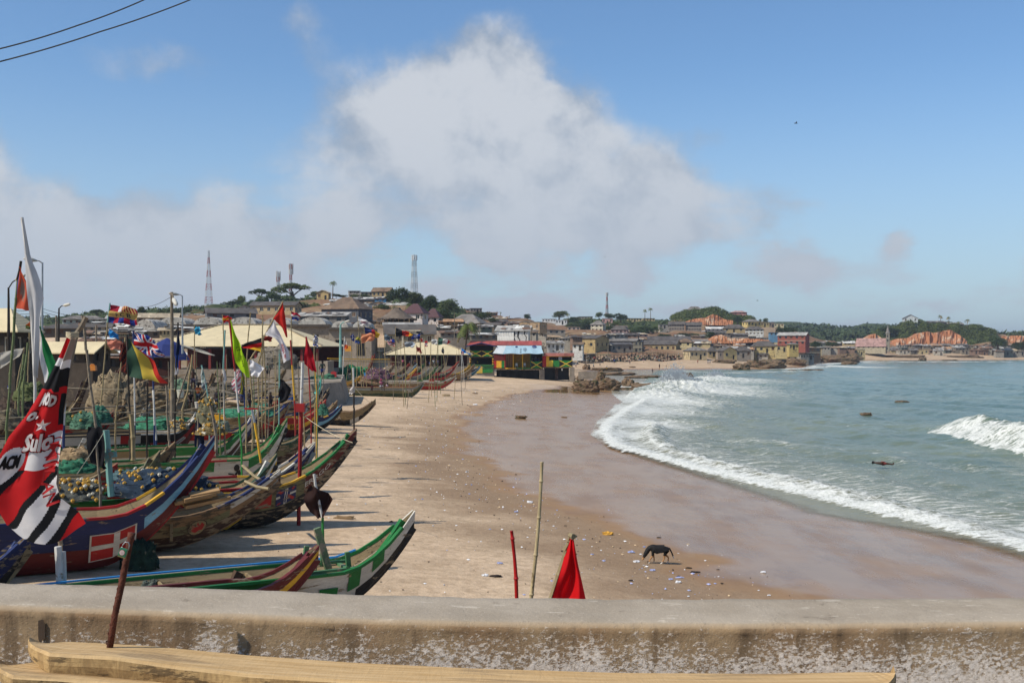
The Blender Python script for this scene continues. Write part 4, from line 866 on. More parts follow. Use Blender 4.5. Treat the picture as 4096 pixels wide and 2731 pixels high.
# ------------------------------------------------------------------ sea
def pw(pts, z=.15):
    """photo pixels to a line on the water"""
    return [((px - CX) / F * (CAMH - z) * F / (py - HOR), (CAMH - z) * F / (py - HOR)) for px, py in pts]
def pd(x, y, line):
    """distance, fraction along, and side (+ = right of travel) to a polyline"""
    best = np.full(x.shape, 1e9); fr = np.zeros(x.shape); side = np.ones(x.shape); n_ = len(line) - 1
    for i in range(n_):
        (ax, ay), (bx, by) = line[i], line[i + 1]; dx, dy = bx - ax, by - ay
        t = np.clip(((x - ax) * dx + (y - ay) * dy) / (dx * dx + dy * dy), 0, 1)
        dd = np.hypot(x - ax - t * dx, y - ay - t * dy); k = dd < best
        best = np.where(k, dd, best); fr = np.where(k, (i + t) / n_, fr); side = np.where(k, np.sign(dx * (y - ay) - dy * (x - ax)), side)
    return best, fr, side
SURF = pw([(2560, 1600), (2480, 1640), (2405, 1690), (2386, 1735), (2440, 1788), (2560, 1820), (2700, 1862), (2850, 1900), (3000, 1938), (3150, 1970), (3300, 2005), (3450, 2040), (3600, 2078), (3750, 2112), (3900, 2150), (4096, 2205), (4700, 2380)])
WASH = pw([(2500, 1590), (2396, 1680), (2372, 1735), (2425, 1782), (2560, 1835), (2700, 1880), (2900, 1945), (3100, 2010), (3200, 2050), (3350, 2078), (3500, 2100), (3700, 2135), (3850, 2165), (4096, 2240), (4700, 2420)])
RID = pw([(2590, 1700), (2572, 1740), (2585, 1775), (2660, 1815), (2780, 1850), (2900, 1882), (3100, 1930), (3300, 1975), (3500, 2025), (3700, 2080), (3900, 2130), (4096, 2180)])
BRK = pw([(3690, 1695), (3760, 1722), (3850, 1752), (3960, 1780), (4096, 1812), (4300, 1860), (4700, 1950)])
SPRAYC = [(2540, 1635, 13), (2640, 1600, 14), (2480, 1685, 7), (2460, 1735, 6), (2580, 1690, 8), (2720, 1545, 26), (2880, 1520, 22), (2600, 1590, 14), (2800, 1560, 20)]
sx_ = lines([(-4, 44, .3), (44, 110, 1.1), (110, 480, 4.2), (480, 1200, 40), (1200, 9000, 800)])
sy_ = lines([(-1500, 14, 200), (14, 34, 1.5), (34, 128, .3), (128, 260, 1.1), (260, 800, 4), (800, 1600, 40), (1600, 15000, 1500)])
X, Y2 = np.meshgrid(np.array(sx_), np.array(sy_)); D = shore_d(X, Y2)
calm = sstep(np.hypot(X, Y2), 900, 500)
# open-water chop and swell coming in from the right
ph = X * .95 + Y2 * .30
z = .10 * np.sin(ph * .55 + vnoise(X, Y2, .06, 2) * 7) + .07 * np.sin(ph * 1.3 - Y2 * .25 + vnoise(X, Y2, .11, 4) * 6) + (vnoise(X, Y2, .55, 3) - .5) * .16 + (vnoise(X, Y2, 1.4, 6) - .5) * .08
z = z * np.clip(D / 9, .08, 1) * 1.25
dS, fS, sS = pd(X, Y2, SURF); dW, fW, sW = pd(X, Y2, WASH); dR, fR, sR = pd(X, Y2, RID); dB, fB, sB = pd(X, Y2, BRK)
sea_side = lambda s: s > 0
lump = vnoise(X, Y2, 1.6, 11) * .6 + vnoise(X, Y2, 4.3, 12) * .4
sgS = np.where(sS > 0, dS, -dS); sgR = np.where(sR > 0, dR, -dR); sgB = np.where(sB > 0, dB, -dB); sgW = np.where(sW > 0, dW, -dW)
wS = .30 * np.exp(-((sgS - 1.1) / 1.25) ** 2) * (.6 + .8 * lump); wR = .45 * np.exp(-((sgR - .9) / 1.1) ** 2) * (.6 + .8 * lump) * sstep(1 - fR, 0, .45)
hB = sstep(fB, 0, .22)
lumpB = vnoise(X, Y2, .5, 21) * .5 + vnoise(X, Y2, 1.3, 22) * .5; wB = hB * (.9 + .2 * lumpB) * (1.75 * np.exp(-((sgB - 2.8) / 2.4) ** 2) + .3 * np.exp(-((sgB - 9) / 5) ** 2)) * (.92 + .16 * lump)
z = z + wS + wR + wB
z = z + .9 * np.exp(-((Y2 - 96 - .3 * (X - 45)) / 9) ** 2) * 0
for (a_, b_, r_, h_) in ((2700, 1560, 6, 1.9), (2760, 1545, 8, 1.2), (2640, 1580, 6, 1.1), (2870, 1522, 9, 1.2)):
    (qx, qy), = pw([(a_, b_)]); z = z + h_ * np.exp(-((X - qx) / r_) ** 2 - ((Y2 - qy) / (r_ * 1.5)) ** 2) * (.4 + lump)
foam = np.zeros_like(X)
foam = np.maximum(foam, sstep(sgS + (lump - .5) * .6, -.5, .35) * np.exp(-np.clip(sgS - .9, 0, 99) / 2.4) * (.86 + .3 * lump))
foam = np.maximum(foam, .84 * np.exp(-np.clip(sgS, 0, 99) / 17.) * (sgS > 0))
foam = np.maximum(foam, np.where(sgR > -.6, np.exp(-np.abs(sgR - .5) / .9), 0) * .95 * sstep(1 - fR, 0, .5))
foam = np.maximum(foam, np.exp(-((sgW) / .16) ** 2) * .62)
foam = np.maximum(foam, hB * np.where(sgB > -.3 - lumpB, np.exp(-np.clip(sgB - 2.0, 0, 99) / 1.8), 0) * (.62 + .55 * lump))
foam = np.maximum(foam, hB * .5 * np.exp(-np.clip(sgB - 3, 0, 99) / 7) * (sgB > 2))
for (a, b_, r) in SPRAYC:
    (qx, qy), = pw([(a, b_)]); foam = np.maximum(foam, .92 * np.exp(-(((X - qx) / r) ** 2 + ((Y2 - qy) / (r * 1.9)) ** 2)))
STREAK = [([(2700, 1655), (2900, 1668), (3100, 1668), (3260, 1672)], 3., .45), ([(2900, 1745), (3100, 1765), (3350, 1790), (3620, 1800)], 2.6, .58), ([(3050, 1870), (3300, 1895), (3700, 1960)], 2.2, .45),
          ([(2880, 1470), (3100, 1468), (3300, 1462), (3480, 1468)], 16, .95), ([(2700, 1480), (2900, 1490), (3200, 1482)], 9, .7), ([(3300, 1452), (3500, 1448), (3800, 1446), (4200, 1444)], 9, .95), ([(2950, 1570), (3060, 1580)], 3, .5),
          ([(3000, 1920), (3300, 1960), (3700, 2060), (4096, 2150)], 3.0, .56), ([(2500, 1750), (2700, 1760), (2950, 1800)], 5, .5), ([(3600, 1836), (4096, 1880)], 3.5, .5), ([(3750, 1490), (3850, 1491)], 5, .3), ([(3300, 1690), (3480, 1694)], 2, .35)]
for pts, wd, a in STREAK:
    dd, _, _ = pd(X, Y2, pw(pts)); foam = np.maximum(foam, a * np.exp(-(dd / wd) ** 2))
near_beach = (Y2 > 400) * np.exp(-((D - 5) / 9) ** 2) * .85; foam = np.maximum(foam, near_beach)
shallow = .55 * np.exp(-np.clip(sgW, 0, 999) / 26) + .45 * np.exp(-np.clip(sgW, 0, 999) / 2.5)
keep = ((sgW > -.6) & (Y2 < 155)) | ((Y2 >= 155) & (D > -2)) | (Y2 < 34) & (D > -3)
# thin film running up to the wash line, sheet of water lies on the sand
film = np.clip(sgW, 0, 3) / 3
zs_ = np.maximum(TERR(X, Y2), -3) + .012 + .03 * film
z = np.where(sgW < 6, np.maximum(z * film + .02, zs_ + wS), z)
vs = np.stack([X.ravel(), Y2.ravel(), z.ravel()], 1); ny, nx = X.shape; idx = np.arange(nx * ny).reshape(ny, nx)
q = np.stack([idx[:-1, :-1].ravel(), idx[:-1, 1:].ravel(), idx[1:, 1:].ravel(), idx[1:, :-1].ravel()], 1)
kf = keep.ravel(); q = q[kf[q].all(1)]
us = np.unique(q); mp = -np.ones(nx * ny, int); mp[us] = np.arange(len(us))
me = bpy.data.meshes.new('sea'); me.from_pydata(vs[us].tolist(), [], mp[q].tolist()); me.polygons.foreach_set('use_smooth', [True] * len(q))
attr(me, 'foam', np.clip(foam, 0, 1.2).ravel()[us]); attr(me, 'shallow', shallow.ravel()[us]); attr(me, 'edge', np.where(Y2 < 150, np.clip(sgW, -2, 6), 6).ravel()[us])
m = bpy.data.materials.new('sea water'); m.use_nodes = True; n = NT(m.node_tree); bs = n.n['Principled BSDF']
pos = n.n.new('ShaderNodeNewGeometry').outputs['Position']; af, ash = A(n, 'foam'), A(n, 'shallow')
base = n.mix(n.ss(n.noise(n.scalev(pos, (.5, 1, 1)), .05, 5, .6), .35, .65), rgb('#4c6450'), rgb('#6a785e'))
base = n.mix(n.ss(n.noise(n.scalev(pos, (.35, 1.2, 1)), .8, 5, .6), .45, .7, 0, .5), base, rgb('#7c8674'))
base = n.mix(n.m('MULTIPLY', ash, .95), base, rgb('#8f8468'))
rot = n.n.new('ShaderNodeMapping'); n.l.new(pos, rot.inputs[0]); rot.inputs['Rotation'].default_value = (0, 0, R(-28)); rot.inputs['Scale'].default_value = (.42, 1.5, 1)
f1 = n.noise(rot.outputs[0], 1.5, 9, .70, dist=.6); f2 = n.noise(pos, 6.5, 6, .7)
vo = n.n.new('ShaderNodeTexVoronoi'); vo.feature = 'DISTANCE_TO_EDGE'; n.l.new(n.scalev(rot.outputs[0], (1.4, 1.2, 1)), vo.inputs['Vector']); vo.inputs['Scale'].default_value = 1.1
lace = n.ss(vo.outputs['Distance'], 0.0, .16, .18, -.10)
th = n.m('ADD', n.m('ADD', af, lace), n.m('ADD', n.m('MULTIPLY', n.m('SUBTRACT', f1, .5), 1.35), n.m('MULTIPLY', n.m('SUBTRACT', f2, .5), .55)))
fm = n.ss(th, .50, .92)
caps = n.ss(n.m('ADD', n.noise(n.scalev(pos, (.16, 1., 1)), 1.4, 8, .72), n.m('MULTIPLY', n.noise(pos, .05, 2), .12)), .735, .77, 0, .8)
fm = n.m('MAXIMUM', fm, n.m('MULTIPLY', caps, .7))
foamc = n.mix(n.ss(f2, .3, .62), rgb('#b4b8ac'), rgb('#e4e4dd'))
n.put(bs.inputs['Base Color'], n.mix(fm, base, foamc))
n.put(bs.inputs['Roughness'], n.m('ADD', n.m('MULTIPLY', fm, .6), .14)); bs.inputs['Specular IOR Level'].default_value = .34; bs.inputs['IOR'].default_value = 1.33
b1 = n.n.new('ShaderNodeBump'); b1.inputs['Strength'].default_value = .55; b1.inputs['Distance'].default_value = .22
hh = n.m('ADD', n.m('MULTIPLY', n.noise(n.scalev(pos, (.7, 1.3, 1)), 1.1, 7, .66), 1.0), n.m('MULTIPLY', fm, n.m('MULTIPLY', f2, 1.1)))
n.l.new(hh, b1.inputs['Height']); n.l.new(b1.outputs[0], bs.inputs['Normal'])
ed = A(n, 'edge'); al = n.ss(n.m('ADD', ed, n.m('MULTIPLY', n.m('SUBTRACT', n.noise(pos, 1.6, 5, .6), .5), 1.2)), -.15, 1.6)
n.put(bs.inputs['Alpha'], n.m('MAXIMUM', n.m('MULTIPLY', al, .96), n.m('MULTIPLY', fm, n.ss(ed, -.4, .0))))
me.materials.append(m); tag(link('sea', me), kind='structure')
# ------------------------------------------------------------------ laterite cliffs
def cliff(top, bot, Y, dep=6, seed=0):
    from mathutils import noise as mn
    mc = mat('laterite earth', '#a56f4c', .95, .25, .12, .4, bscale=.8, wear='#b59a80', wearamt=.38, wearscale=.16, fine=.9, stretch=(1, 1, .75)); b = MB(); N = 110; tx, ty = zip(*top); bx_, by_ = zip(*bot)
    def fn(u, v):
        px = tx[0] + (tx[-1] - tx[0]) * u; yt, yb = np.interp(px, tx, ty), np.interp(px, bx_, by_); py = yb + (yt - yb) * v
        g = mn.noise(Vector((px * .06 + seed, v * .8, 0))) * .7 + mn.noise(Vector((px * .19 + seed, v * 1.6, 4))) * .4 + mn.noise(Vector((px * .5, v * 3, 9))) * .18
        return P(px, py + 1.5 * g * (v > .9), Y + dep * v * 1.2 + g * dep * .8)
    b.grid(N, 14, fn, mc)
    for s in (0,): b.grid(N, 1, lambda u, v: fn(u, 1) + Vector((0, 14 * v, -.6 * v)), mc)
    tag(b.build('cliff'), kind='structure')
cliff([(2722, 1292), (2780, 1274), (2830, 1270), (2852, 1256), (2872, 1262), (2900, 1277), (2932, 1282)], [(2722, 1298), (2932, 1302)], 672)
cliff([(2838, 1362), (2862, 1342), (2886, 1338), (2920, 1352), (3000, 1353), (3078, 1360)], [(2838, 1372), (2920, 1374), (3078, 1366)], 525, 3, 5)
cliff([(3436, 1380), (3470, 1352), (3502, 1334), (3530, 1354), (3562, 1366), (3592, 1354), (3640, 1352), (3676, 1332), (3712, 1326), (3748, 1336), (3752, 1328), (3796, 1324), (3802, 1318), (3838, 1340), (3868, 1362)], [(3436, 1386), (3868, 1384)], 774, 7, 9)
cliff([(3936, 1330), (3962, 1322), (4000, 1346), (4060, 1341), (4140, 1346), (4300, 1352)], [(3936, 1368), (4300, 1384)], 812, 5, 2)
cliff([(2040, 1304), (2080, 1288), (2120, 1290), (2150, 1300)], [(2040, 1316), (2150, 1318)], 455, 3, 12)
# ------------------------------------------------------------------ vegetation
Mleaf = mat('dark foliage', '#3c4a25', .7, .45, .35, spec=.2, trans=.25)
Mleaf2 = mat('olive foliage', '#566030', .7, .4, .3, spec=.2, trans=.25)
Mleaf3 = mat('grey-green foliage', '#54603c', .7, .35, .3, spec=.2, trans=.25)
Mbark = mat('bark', '#5d4c3b', .95, .3, 2, .3)
Mpalm = mat('palm frond', '#5f6a2e', .6, .35, .8, spec=.3, trans=.25); Mpalm2 = mat('dry frond', '#8b7a4a', .8, .3, 1)
def leaves(cs, n, size, rs, flat=1.):
    """leaf faces through the shells of ellipsoids cs = (x, y, z, rx, ry, rz)"""
    rs = np.random.RandomState(rs); w = np.array([c[3] * c[5] for c in cs]); pick = rs.choice(len(cs), n, p=w / w.sum()); c = np.array(cs)[pick]
    d = rs.normal(size=(n, 3)); d /= np.linalg.norm(d, axis=1)[:, None]; d[:, 2] = np.where(d[:, 2] < -.45, -d[:, 2], d[:, 2])
    r = (.62 + .42 * rs.rand(n)) + .10 * np.sin(d[:, 0] * 7 + pick) * np.cos(d[:, 2] * 6)
    p = c[:, :3] + d * c[:, 3:] * r[:, None]
    a = rs.normal(size=(n, 3)) + d * .0; a /= np.linalg.norm(a, axis=1)[:, None]; b = np.cross(a, d + rs.normal(size=(n, 3)) * .5); b /= np.linalg.norm(b, axis=1)[:, None] + 1e-9
    s = size * (.6 + .8 * rs.rand(n))[:, None]; v = np.concatenate([p - a * s, p + b * s * .6, p + a * s, p - b * s * .6], 1).reshape(-1, 3)
    return v, np.arange(4 * n).reshape(n, 4)
def leafmesh(name, cs, n, size, rs, mt):
    v, f = leaves(cs, n, size, rs); me = bpy.data.meshes.new(name); me.from_pydata(v.tolist(), [], f.tolist()); me.materials.append(mt); me.update(); return me
CROWN = {}
def crown(style, k):
    """unit crown, about 1 wide and 1 tall above its foot"""
    if (style, k) in CROWN: return CROWN[style, k]
    r = random.Random(hash(style) % 97 + k if False else ord(style[0]) * 7 + k); cs = []
    if style == 'umbrella':
        for i in range(11): a = r.uniform(0, 6.28); q = r.uniform(0, .36); cs.append((q * cos(a), q * sin(a), .74 - q * q * 1.7 + r.uniform(-.05, .05), .17, .17, .16))
    elif style == 'round':
        for i in range(10): a = r.uniform(0, 6.28); q = r.uniform(0, .26); cs.append((q * cos(a), q * sin(a), r.uniform(.38, .74), .24, .24, .22))
    elif style == 'bush':
        for i in range(9): a = r.uniform(0, 6.28); q = r.uniform(0, .36); cs.append((q * cos(a), q * sin(a), r.uniform(.12, .5) * (1.2 - q), .22, .22, .3))
    n = 2400; me = leafmesh('crown', cs, n, .030, k, [Mleaf, Mleaf2, Mleaf, Mleaf3][k % 4])
    b = MB()
    if style != 'bush':
        b.tube([(0, 0, -.25), (.01, 0, .2), (0, .01, .5)], [.05, .035, .02], Mbark, 6)
        for i in range(5): a = i * 1.26 + k; b.tube([(0, 0, .3), (.12 * cos(a), .12 * sin(a), .5), (.27 * cos(a), .27 * sin(a), .68)], [.022, .014, .006], Mbark, 4)
    else: b.tube([(0, 0, -.25), (0, 0, .3)], [.03, .015], Mbark, 5)
    CROWN[style, k] = (me, b.data('trunk')); return CROWN[style, k]
def tree(label, px, pyb, pyt, wpx, Y, style, k=0, group='trees on the slopes'):
    w_ = wpx * Y / F * 1.28; h = (pyb - pyt) * Y / F * (1.14 if style != 'umbrella' else 1.12); t = thing('tree', label, 'tree', P(px, pyb, Y), RND.uniform(0, 6), group); t.scale = (w_, w_, h)
    c, tr = crown(style, k); link('crown', c, t); link('trunk', tr, t); return t
TR = [('umbrella', 'broad flat-topped tree left of the two red masts', 1038, 1208, 1155, 82, 470, 0), ('umbrella', 'widest flat-topped tree, around the taller of the two red masts', 1172, 1208, 1134, 150, 480, 1),
      ('round', 'dense dark tree between the two flat-topped trees', 1085, 1212, 1168, 60, 460, 2), ('bush', 'bushy tree at the left foot of the flat-topped trees', 930, 1225, 1190, 84, 470, 0), ('bush', 'pointed olive tree left of the flat-topped trees', 962, 1218, 1178, 46, 480, 1), ('bush', 'low tree under the left flat-topped tree', 1030, 1218, 1192, 70, 465, 2),
      ('round', 'round dark tree left of the yellow gabled ridge house', 1258, 1200, 1166, 40, 455, 3), ('bush', 'dark thicket under the yellow gabled ridge house', 1236, 1250, 1202, 95, 380, 0), ('bush', 'small shrub tree right of the lone palm', 1345, 1188, 1170, 34, 470, 0), ('bush', 'low hedge tree right of the lone palm', 1375, 1190, 1177, 36, 470, 2),
      ('umbrella', 'thin flat-topped tree left of the crimson and gold flag', 388, 1272, 1238, 56, 420, 0), ('round', 'round tree touching the right edge of the crimson and gold flag', 564, 1276, 1226, 46, 360, 2), ('bush', 'low tree behind the leaning lamp post', 640, 1262, 1238, 40, 430, 1), ('bush', 'spreading tree right of the leaning lamp post', 700, 1260, 1230, 70, 440, 3), ('bush', 'dark tree left of the green-roofed cottage', 748, 1250, 1219, 60, 450, 0), ('bush', 'tree below the tallest red mast', 815, 1252, 1230, 70, 455, 2), ('bush', 'long low thicket right of the tallest red mast', 880, 1255, 1230, 90, 455, 1),
      ('round', 'highest dark tree at the left end of the ridge grove', 1592, 1262, 1157, 105, 400, 0), ('round', 'tree in the ridge grove in front of the grey lattice mast', 1668, 1252, 1172, 84, 410, 1), ('round', 'tall rounded tree right of the grey lattice mast', 1718, 1262, 1182, 90, 400, 2), ('round', 'broad tree at the right end of the ridge grove', 1792, 1280, 1200, 92, 380, 3), ('bush', 'lower tree in front of the ridge grove above the maroon roof', 1755, 1280, 1222, 80, 360, 0), ('bush', 'dark thicket in front of the highest ridge tree', 1530, 1258, 1212, 84, 360, 1), ('bush', 'lit green shrub tree at the ridge house gable', 1460, 1196, 1172, 40, 440, 3), ('bush', 'pale shrub tree right of the unfinished house', 1415, 1196, 1174, 40, 445, 1), ('bush', 'bushes left of the highest ridge tree', 1560, 1250, 1218, 60, 365, 0),
      ('bush', 'wide green thicket on the ridge right of the grove', 1900, 1282, 1238, 120, 480, 2), ('bush', 'olive thicket under the ridge blocks', 1850, 1288, 1246, 80, 450, 3), ('bush', 'bush at the end of the ridge', 1970, 1290, 1268, 44, 470, 1), ('bush', 'bush beside the small far palm', 2018, 1278, 1266, 34, 600, 0), ('bush', 'small dark tree left of the rubble slope', 2078, 1290, 1268, 30, 600, 2), ('round', 'little round tree above the peach block house', 2108, 1285, 1257, 28, 620, 0),
      ('round', 'big round tree above the white terrace', 2236, 1282, 1245, 66, 700, 1), ('bush', 'tree between the tan villa and the grey villa', 2300, 1290, 1262, 40, 680, 2), ('bush', 'wooded slope tree below the skyline villas', 2330, 1312, 1276, 80, 640, 0), ('bush', 'lower wooded slope tree right of the white villa', 2290, 1322, 1284, 60, 600, 3), ('bush', 'dark tree left of the cream two-storey villa', 2352, 1318, 1280, 60, 620, 2), ('round', 'bare-topped tree left of the lattice mast', 2396, 1280, 1250, 34, 740, 3), ('round', 'tree at the foot of the lattice mast', 2436, 1282, 1255, 50, 730, 0), ('round', 'dark round tree right of the lattice mast', 2484, 1292, 1254, 66, 700, 2), ('bush', 'thicket right of the cream two-storey villa', 2436, 1324, 1290, 34, 600, 0), ('bush', 'tree below the salmon block', 2462, 1310, 1285, 40, 640, 1),
      ('bush', 'bushy slope below the yellow bungalows', 2590, 1336, 1298, 100, 600, 2), ('bush', 'dark tree at the low end of the bushy slope', 2555, 1334, 1305, 60, 590, 0), ('bush', 'tree left under the arcaded blocks', 2650, 1350, 1330, 56, 560, 0), ('bush', 'darker tree right under the arcaded blocks', 2745, 1352, 1326, 64, 560, 2), ('bush', 'tree right of the darker one under the arcaded blocks', 2782, 1350, 1332, 40, 565, 1), ('round', 'dense dark tree right of the red cliff', 2950, 1302, 1262, 52, 690, 2), ('round', 'round tree in the laterite gully', 2842, 1366, 1328, 40, 540, 0), ('bush', 'tuft growing in the pale gully', 2893, 1362, 1342, 20, 550, 1),
      ('bush', 'small tree left of the dark pair', 3062, 1295, 1268, 18, 700, 3), ('bush', 'little tree on the hill end skyline', 3040, 1290, 1274, 14, 720, 1), ('bush', 'left of the dark pair of trees at the hill end', 3130, 1336, 1298, 50, 600, 0), ('bush', 'right of the dark pair of trees at the hill end', 3165, 1338, 1302, 50, 600, 2), ('bush', 'tree right of the large red house', 3262, 1390, 1358, 40, 560, 2), ('bush', 'green tree by the headland foot', 3320, 1385, 1360, 50, 650, 0),
      ('round', 'big round tree at the right end of the shanties', 3992, 1402, 1348, 84, 730, 2), ('bush', 'tree at the right frame edge', 4086, 1400, 1352, 60, 740, 0), ('bush', 'bushy crest left of the palms on the headland', 3560, 1330, 1300, 70, 800, 0), ('bush', 'tree by the stone hut on the headland', 3920, 1322, 1304, 50, 820, 3), ('bush', 'green tuft on the sandy shoulder of the headland', 3975, 1342, 1325, 40, 830, 1)]
for (st, lab, px, pyb, pyt, wpx, Y, k) in TR: tree(lab, px, pyb, pyt, wpx, Y, st, k)
Mtuft = mat('tuft', '#4a5426', .8, .4, .5)
def palm(label, px, pyb, pyt, wpx, Y, lean=.3, nf=14, droop=.9):
    h = (pyb - pyt) * Y / F; r = wpx * Y / F / 2; th = h - r * .35; t = thing('palm_tree', label, 'palm tree', P(px, pyb, Y), RND.uniform(0, 6) if nf < 18 else .4, 'palm trees')
    b = MB(); b.tube([(-lean * (1 - (k / 8) ** .7), 0, -1 + (th + 1) * k / 8) for k in range(9)], [.24 - .015 * k for k in range(9)], Mbark, 7); b.build('trunk', t)
    for i in range(nf):
        a = i * 2.4 + RND.uniform(-.3, .3); up = RND.uniform(-.35, 1.0) if i else 1.3; b = MB(); mm = Mpalm2 if up < -.15 else Mpalm; pts = []
        for k in range(8):
            q = k / 7; rr = r * (q * cos(up * .7) if up > 0 else q * .8); zz = r * (up * .75 * q - droop * q * q * .9); pts.append(Vector((rr * cos(a), rr * sin(a), th + zz)))
        for k in range(7):
            p, q_ = pts[k], pts[k + 1]; d = (q_ - p).normalized(); sd = d.cross(Vector((0, 0, 1))).normalized(); ln = r * .30 * sin(pi * (k + 1.2) / 9)
            for s in (-1, 1):
                for j in (0, .5):
                    a0 = p.lerp(q_, j); tip = a0 + sd * s * ln + d * ln * .5 - Vector((0, 0, ln * .45)); b.face([a0, p.lerp(q_, j + .38), tip], mm)
        b.tube(pts, .02 + r * .006, mm, 3); b.build('frond', t)
    return t
palm('lone tall palm on the ridge beside the yellow gabled house', 1332, 1200, 1122, 36, 450, .5, 14)
palm('large coconut palm with drooping fronds left of the beach bar', 1872, 1420, 1282, 110, 236, 1.2, 26, 1.15)
palm('small faraway palm at the right end of the ridge', 2002, 1272, 1247, 14, 700, .2, 10, .7)
palm('left one of the twin palms on the skyline', 2580, 1275, 1236, 22, 720, .3, 14)
palm('right, taller one of the twin palms on the skyline', 2602, 1275, 1230, 22, 720, .3, 14)
palm('leftmost palm on the headland', 3762, 1300, 1259, 24, 815, .3, 14); palm('second palm on the headland', 3793, 1302, 1265, 22, 815, .5, 14)
palm('lowest palm on the headland, between roofs', 3834, 1306, 1284, 24, 815, .2, 12); palm('rightmost palm on the headland', 3869, 1306, 1275, 26, 815, .3, 14)
palm('dark palm in the trees right of the white terrace tree', 2272, 1290, 1252, 22, 690, .1, 12); palm('young palm behind the maroon roof', 1640, 1262, 1212, 50, 330, .2, 12, .8)
palm('palm beside the maroon-roofed house wall', 1578, 1262, 1222, 34, 330, .2, 10, .8); palm('palm crown by the thicket under the yellow gabled house', 1262, 1250, 1205, 60, 375, .2, 14, 1.1)
# scrub covering the hills: nobody could count it
def scrub(name, boxes, n, size, mt, seed):
    rs = np.random.RandomState(seed); V = []; Fc = []; base = 0
    for (p0, p1, y0, y1, k, hh) in boxes:
        m_ = int(n * k); px = rs.uniform(p0, p1, m_); Yq = rs.uniform(y0, y1, m_); x = (px - CX) / F * Yq; z = TERR(x, Yq)
        msk = vnoise(x, Yq, .10, 7) + vnoise(x, Yq, .03, 9) * .6 > .42; x, Yq, z = x[msk], Yq[msk], z[msk]; q = len(x)
        cs = np.stack([x, Yq, z], 1); per = 26
        c = np.repeat(cs, per, 0); d = rs.normal(size=(q * per, 3)); d /= np.linalg.norm(d, axis=1)[:, None]; d[:, 2] = abs(d[:, 2]) * .9
        rad = np.repeat(rs.uniform(.6, 1.3, q) * hh, per)[:, None]; p = c + d * rad * rs.uniform(.7, 1.05, (q * per, 1)); a = rs.normal(size=p.shape); a /= np.linalg.norm(a, axis=1)[:, None]; b = np.cross(a, d); 
        s = size * rs.uniform(.6, 1.3, (q * per, 1)); v = np.concatenate([p - a * s, p + b * s * .7, p + a * s, p - b * s * .7], 1).reshape(-1, 3)
        V.append(v); Fc.append(np.arange(4 * q * per).reshape(-1, 4) + base); base += len(v)
    me = bpy.data.meshes.new(name); me.from_pydata(np.concatenate(V).tolist(), [], np.concatenate(Fc).tolist()); me.materials.append(mt); me.update()
    return tag(link(name, me), kind='stuff')
def late_scrub():
    scrub('distant_woods', [(2950, 3640, 920, 1500, 2.2, 9), (3100, 3560, 1380, 1560, 1.2, 9), (3960, 4300, 900, 1400, .6, 7), (2420, 2560, 900, 1100, .12, 6)], 620, 2.4, mat('distant foliage', '#3f4c2c', .8, .4, .06, trans=.2), 6)
    scrub('scrub', [(2690, 3010, 700, 790, 2.4, 2.6), (3470, 3640, 800, 880, .9, 2.4), (3560, 3900, 790, 850, 3.2, 2.6), (3700, 3980, 795, 850, 1.6, 2.4), (2260, 2520, 640, 740, .5, 1.6)], 520, .55, Mleaf2, 3)
    scrub('far_scrub', [(3080, 3620, 900, 1500, 1.6, 4.5), (0, 900, 420, 800, .5, 2.4), (900, 1300, 450, 600, .4, 2), (1560, 1860, 380, 520, .7, 2.), (3990, 4200, 850, 1300, .3, 3.5), (2480, 2700, 620, 720, .15, 1.6)], 520, .9, Mleaf3, 4)
# ------------------------------------------------------------------ lattice masts
Mred = mat('mast red', '#a1463c', .6, .15); Mwh = mat('mast white', '#c9c7c2', .6, .1); Mgr = mat('mast grey', '#9a9a98', .6, .1)
def mast(label, px, pyb, pyt, w0, w1, Y, nseg, cols, ant=0):
    h = (pyb - pyt) * Y / F; a, c = w0 * Y / F / 2, w1 * Y / F / 2; t = thing('lattice_mast', label, 'mast', P(px, pyb, Y), .5, 'lattice telecom masts'); th = .06 + .00012 * Y
    for s in range(nseg):
        b = MB(); z0, z1 = h * s / nseg, h * (s + 1) / nseg; mt = cols[s % len(cols)]
        for j in range(2):
            za, zb = z0 + (z1 - z0) * j / 2, z0 + (z1 - z0) * (j + 1) / 2; ra = a + (c - a) * min(1, za / h * 1.15); rb = a + (c - a) * min(1, zb / h * 1.15); q = ((-1, -1), (1, -1), (1, 1), (-1, 1))
            for i in range(4):
                p0, p1 = q[i], q[(i + 1) % 4]; b.beam((p0[0] * ra, p0[1] * ra, za), (p0[0] * rb, p0[1] * rb, zb), th, th, mt)
                b.beam((p0[0] * ra, p0[1] * ra, za), (p1[0] * rb, p1[1] * rb, zb), th * .6, th * .6, mt); b.beam((p1[0] * ra, p1[1] * ra, za), (p0[0] * rb, p0[1] * rb, zb), th * .6, th * .6, mt)
                b.beam((p0[0] * rb, p0[1] * rb, zb), (p1[0] * rb, p1[1] * rb, zb), th * .6, th * .6, mt)
        b.build('mast_section', t)
    for i in range(ant):
        z = h * (1 - .06 - .07 * (i // 3)); an_ = i * 2.1; b = MB(); b.box((cos(an_) * (c + .5), sin(an_) * (c + .5), z), (.4, .4, 2.4), Mwh); b.build('antenna_panel', t)
    return t
mast('tallest red and white lattice mast, left on the skyline', 835, 1240, 1003, 29, 6, 620, 9, [Mwh, Mred]); mast('shorter of the two red masts among the flat-topped trees', 1112, 1208, 1088, 13, 8, 500, 6, [Mred, Mwh], 9)
mast('taller of the two red masts among the flat-topped trees', 1163, 1208, 1056, 9, 8, 500, 7, [Mred, Mwh], 9); mast('grey lattice mast behind the ridge grove', 1657, 1200, 1020, 24, 13, 520, 8, [Mgr, Mwh], 3)
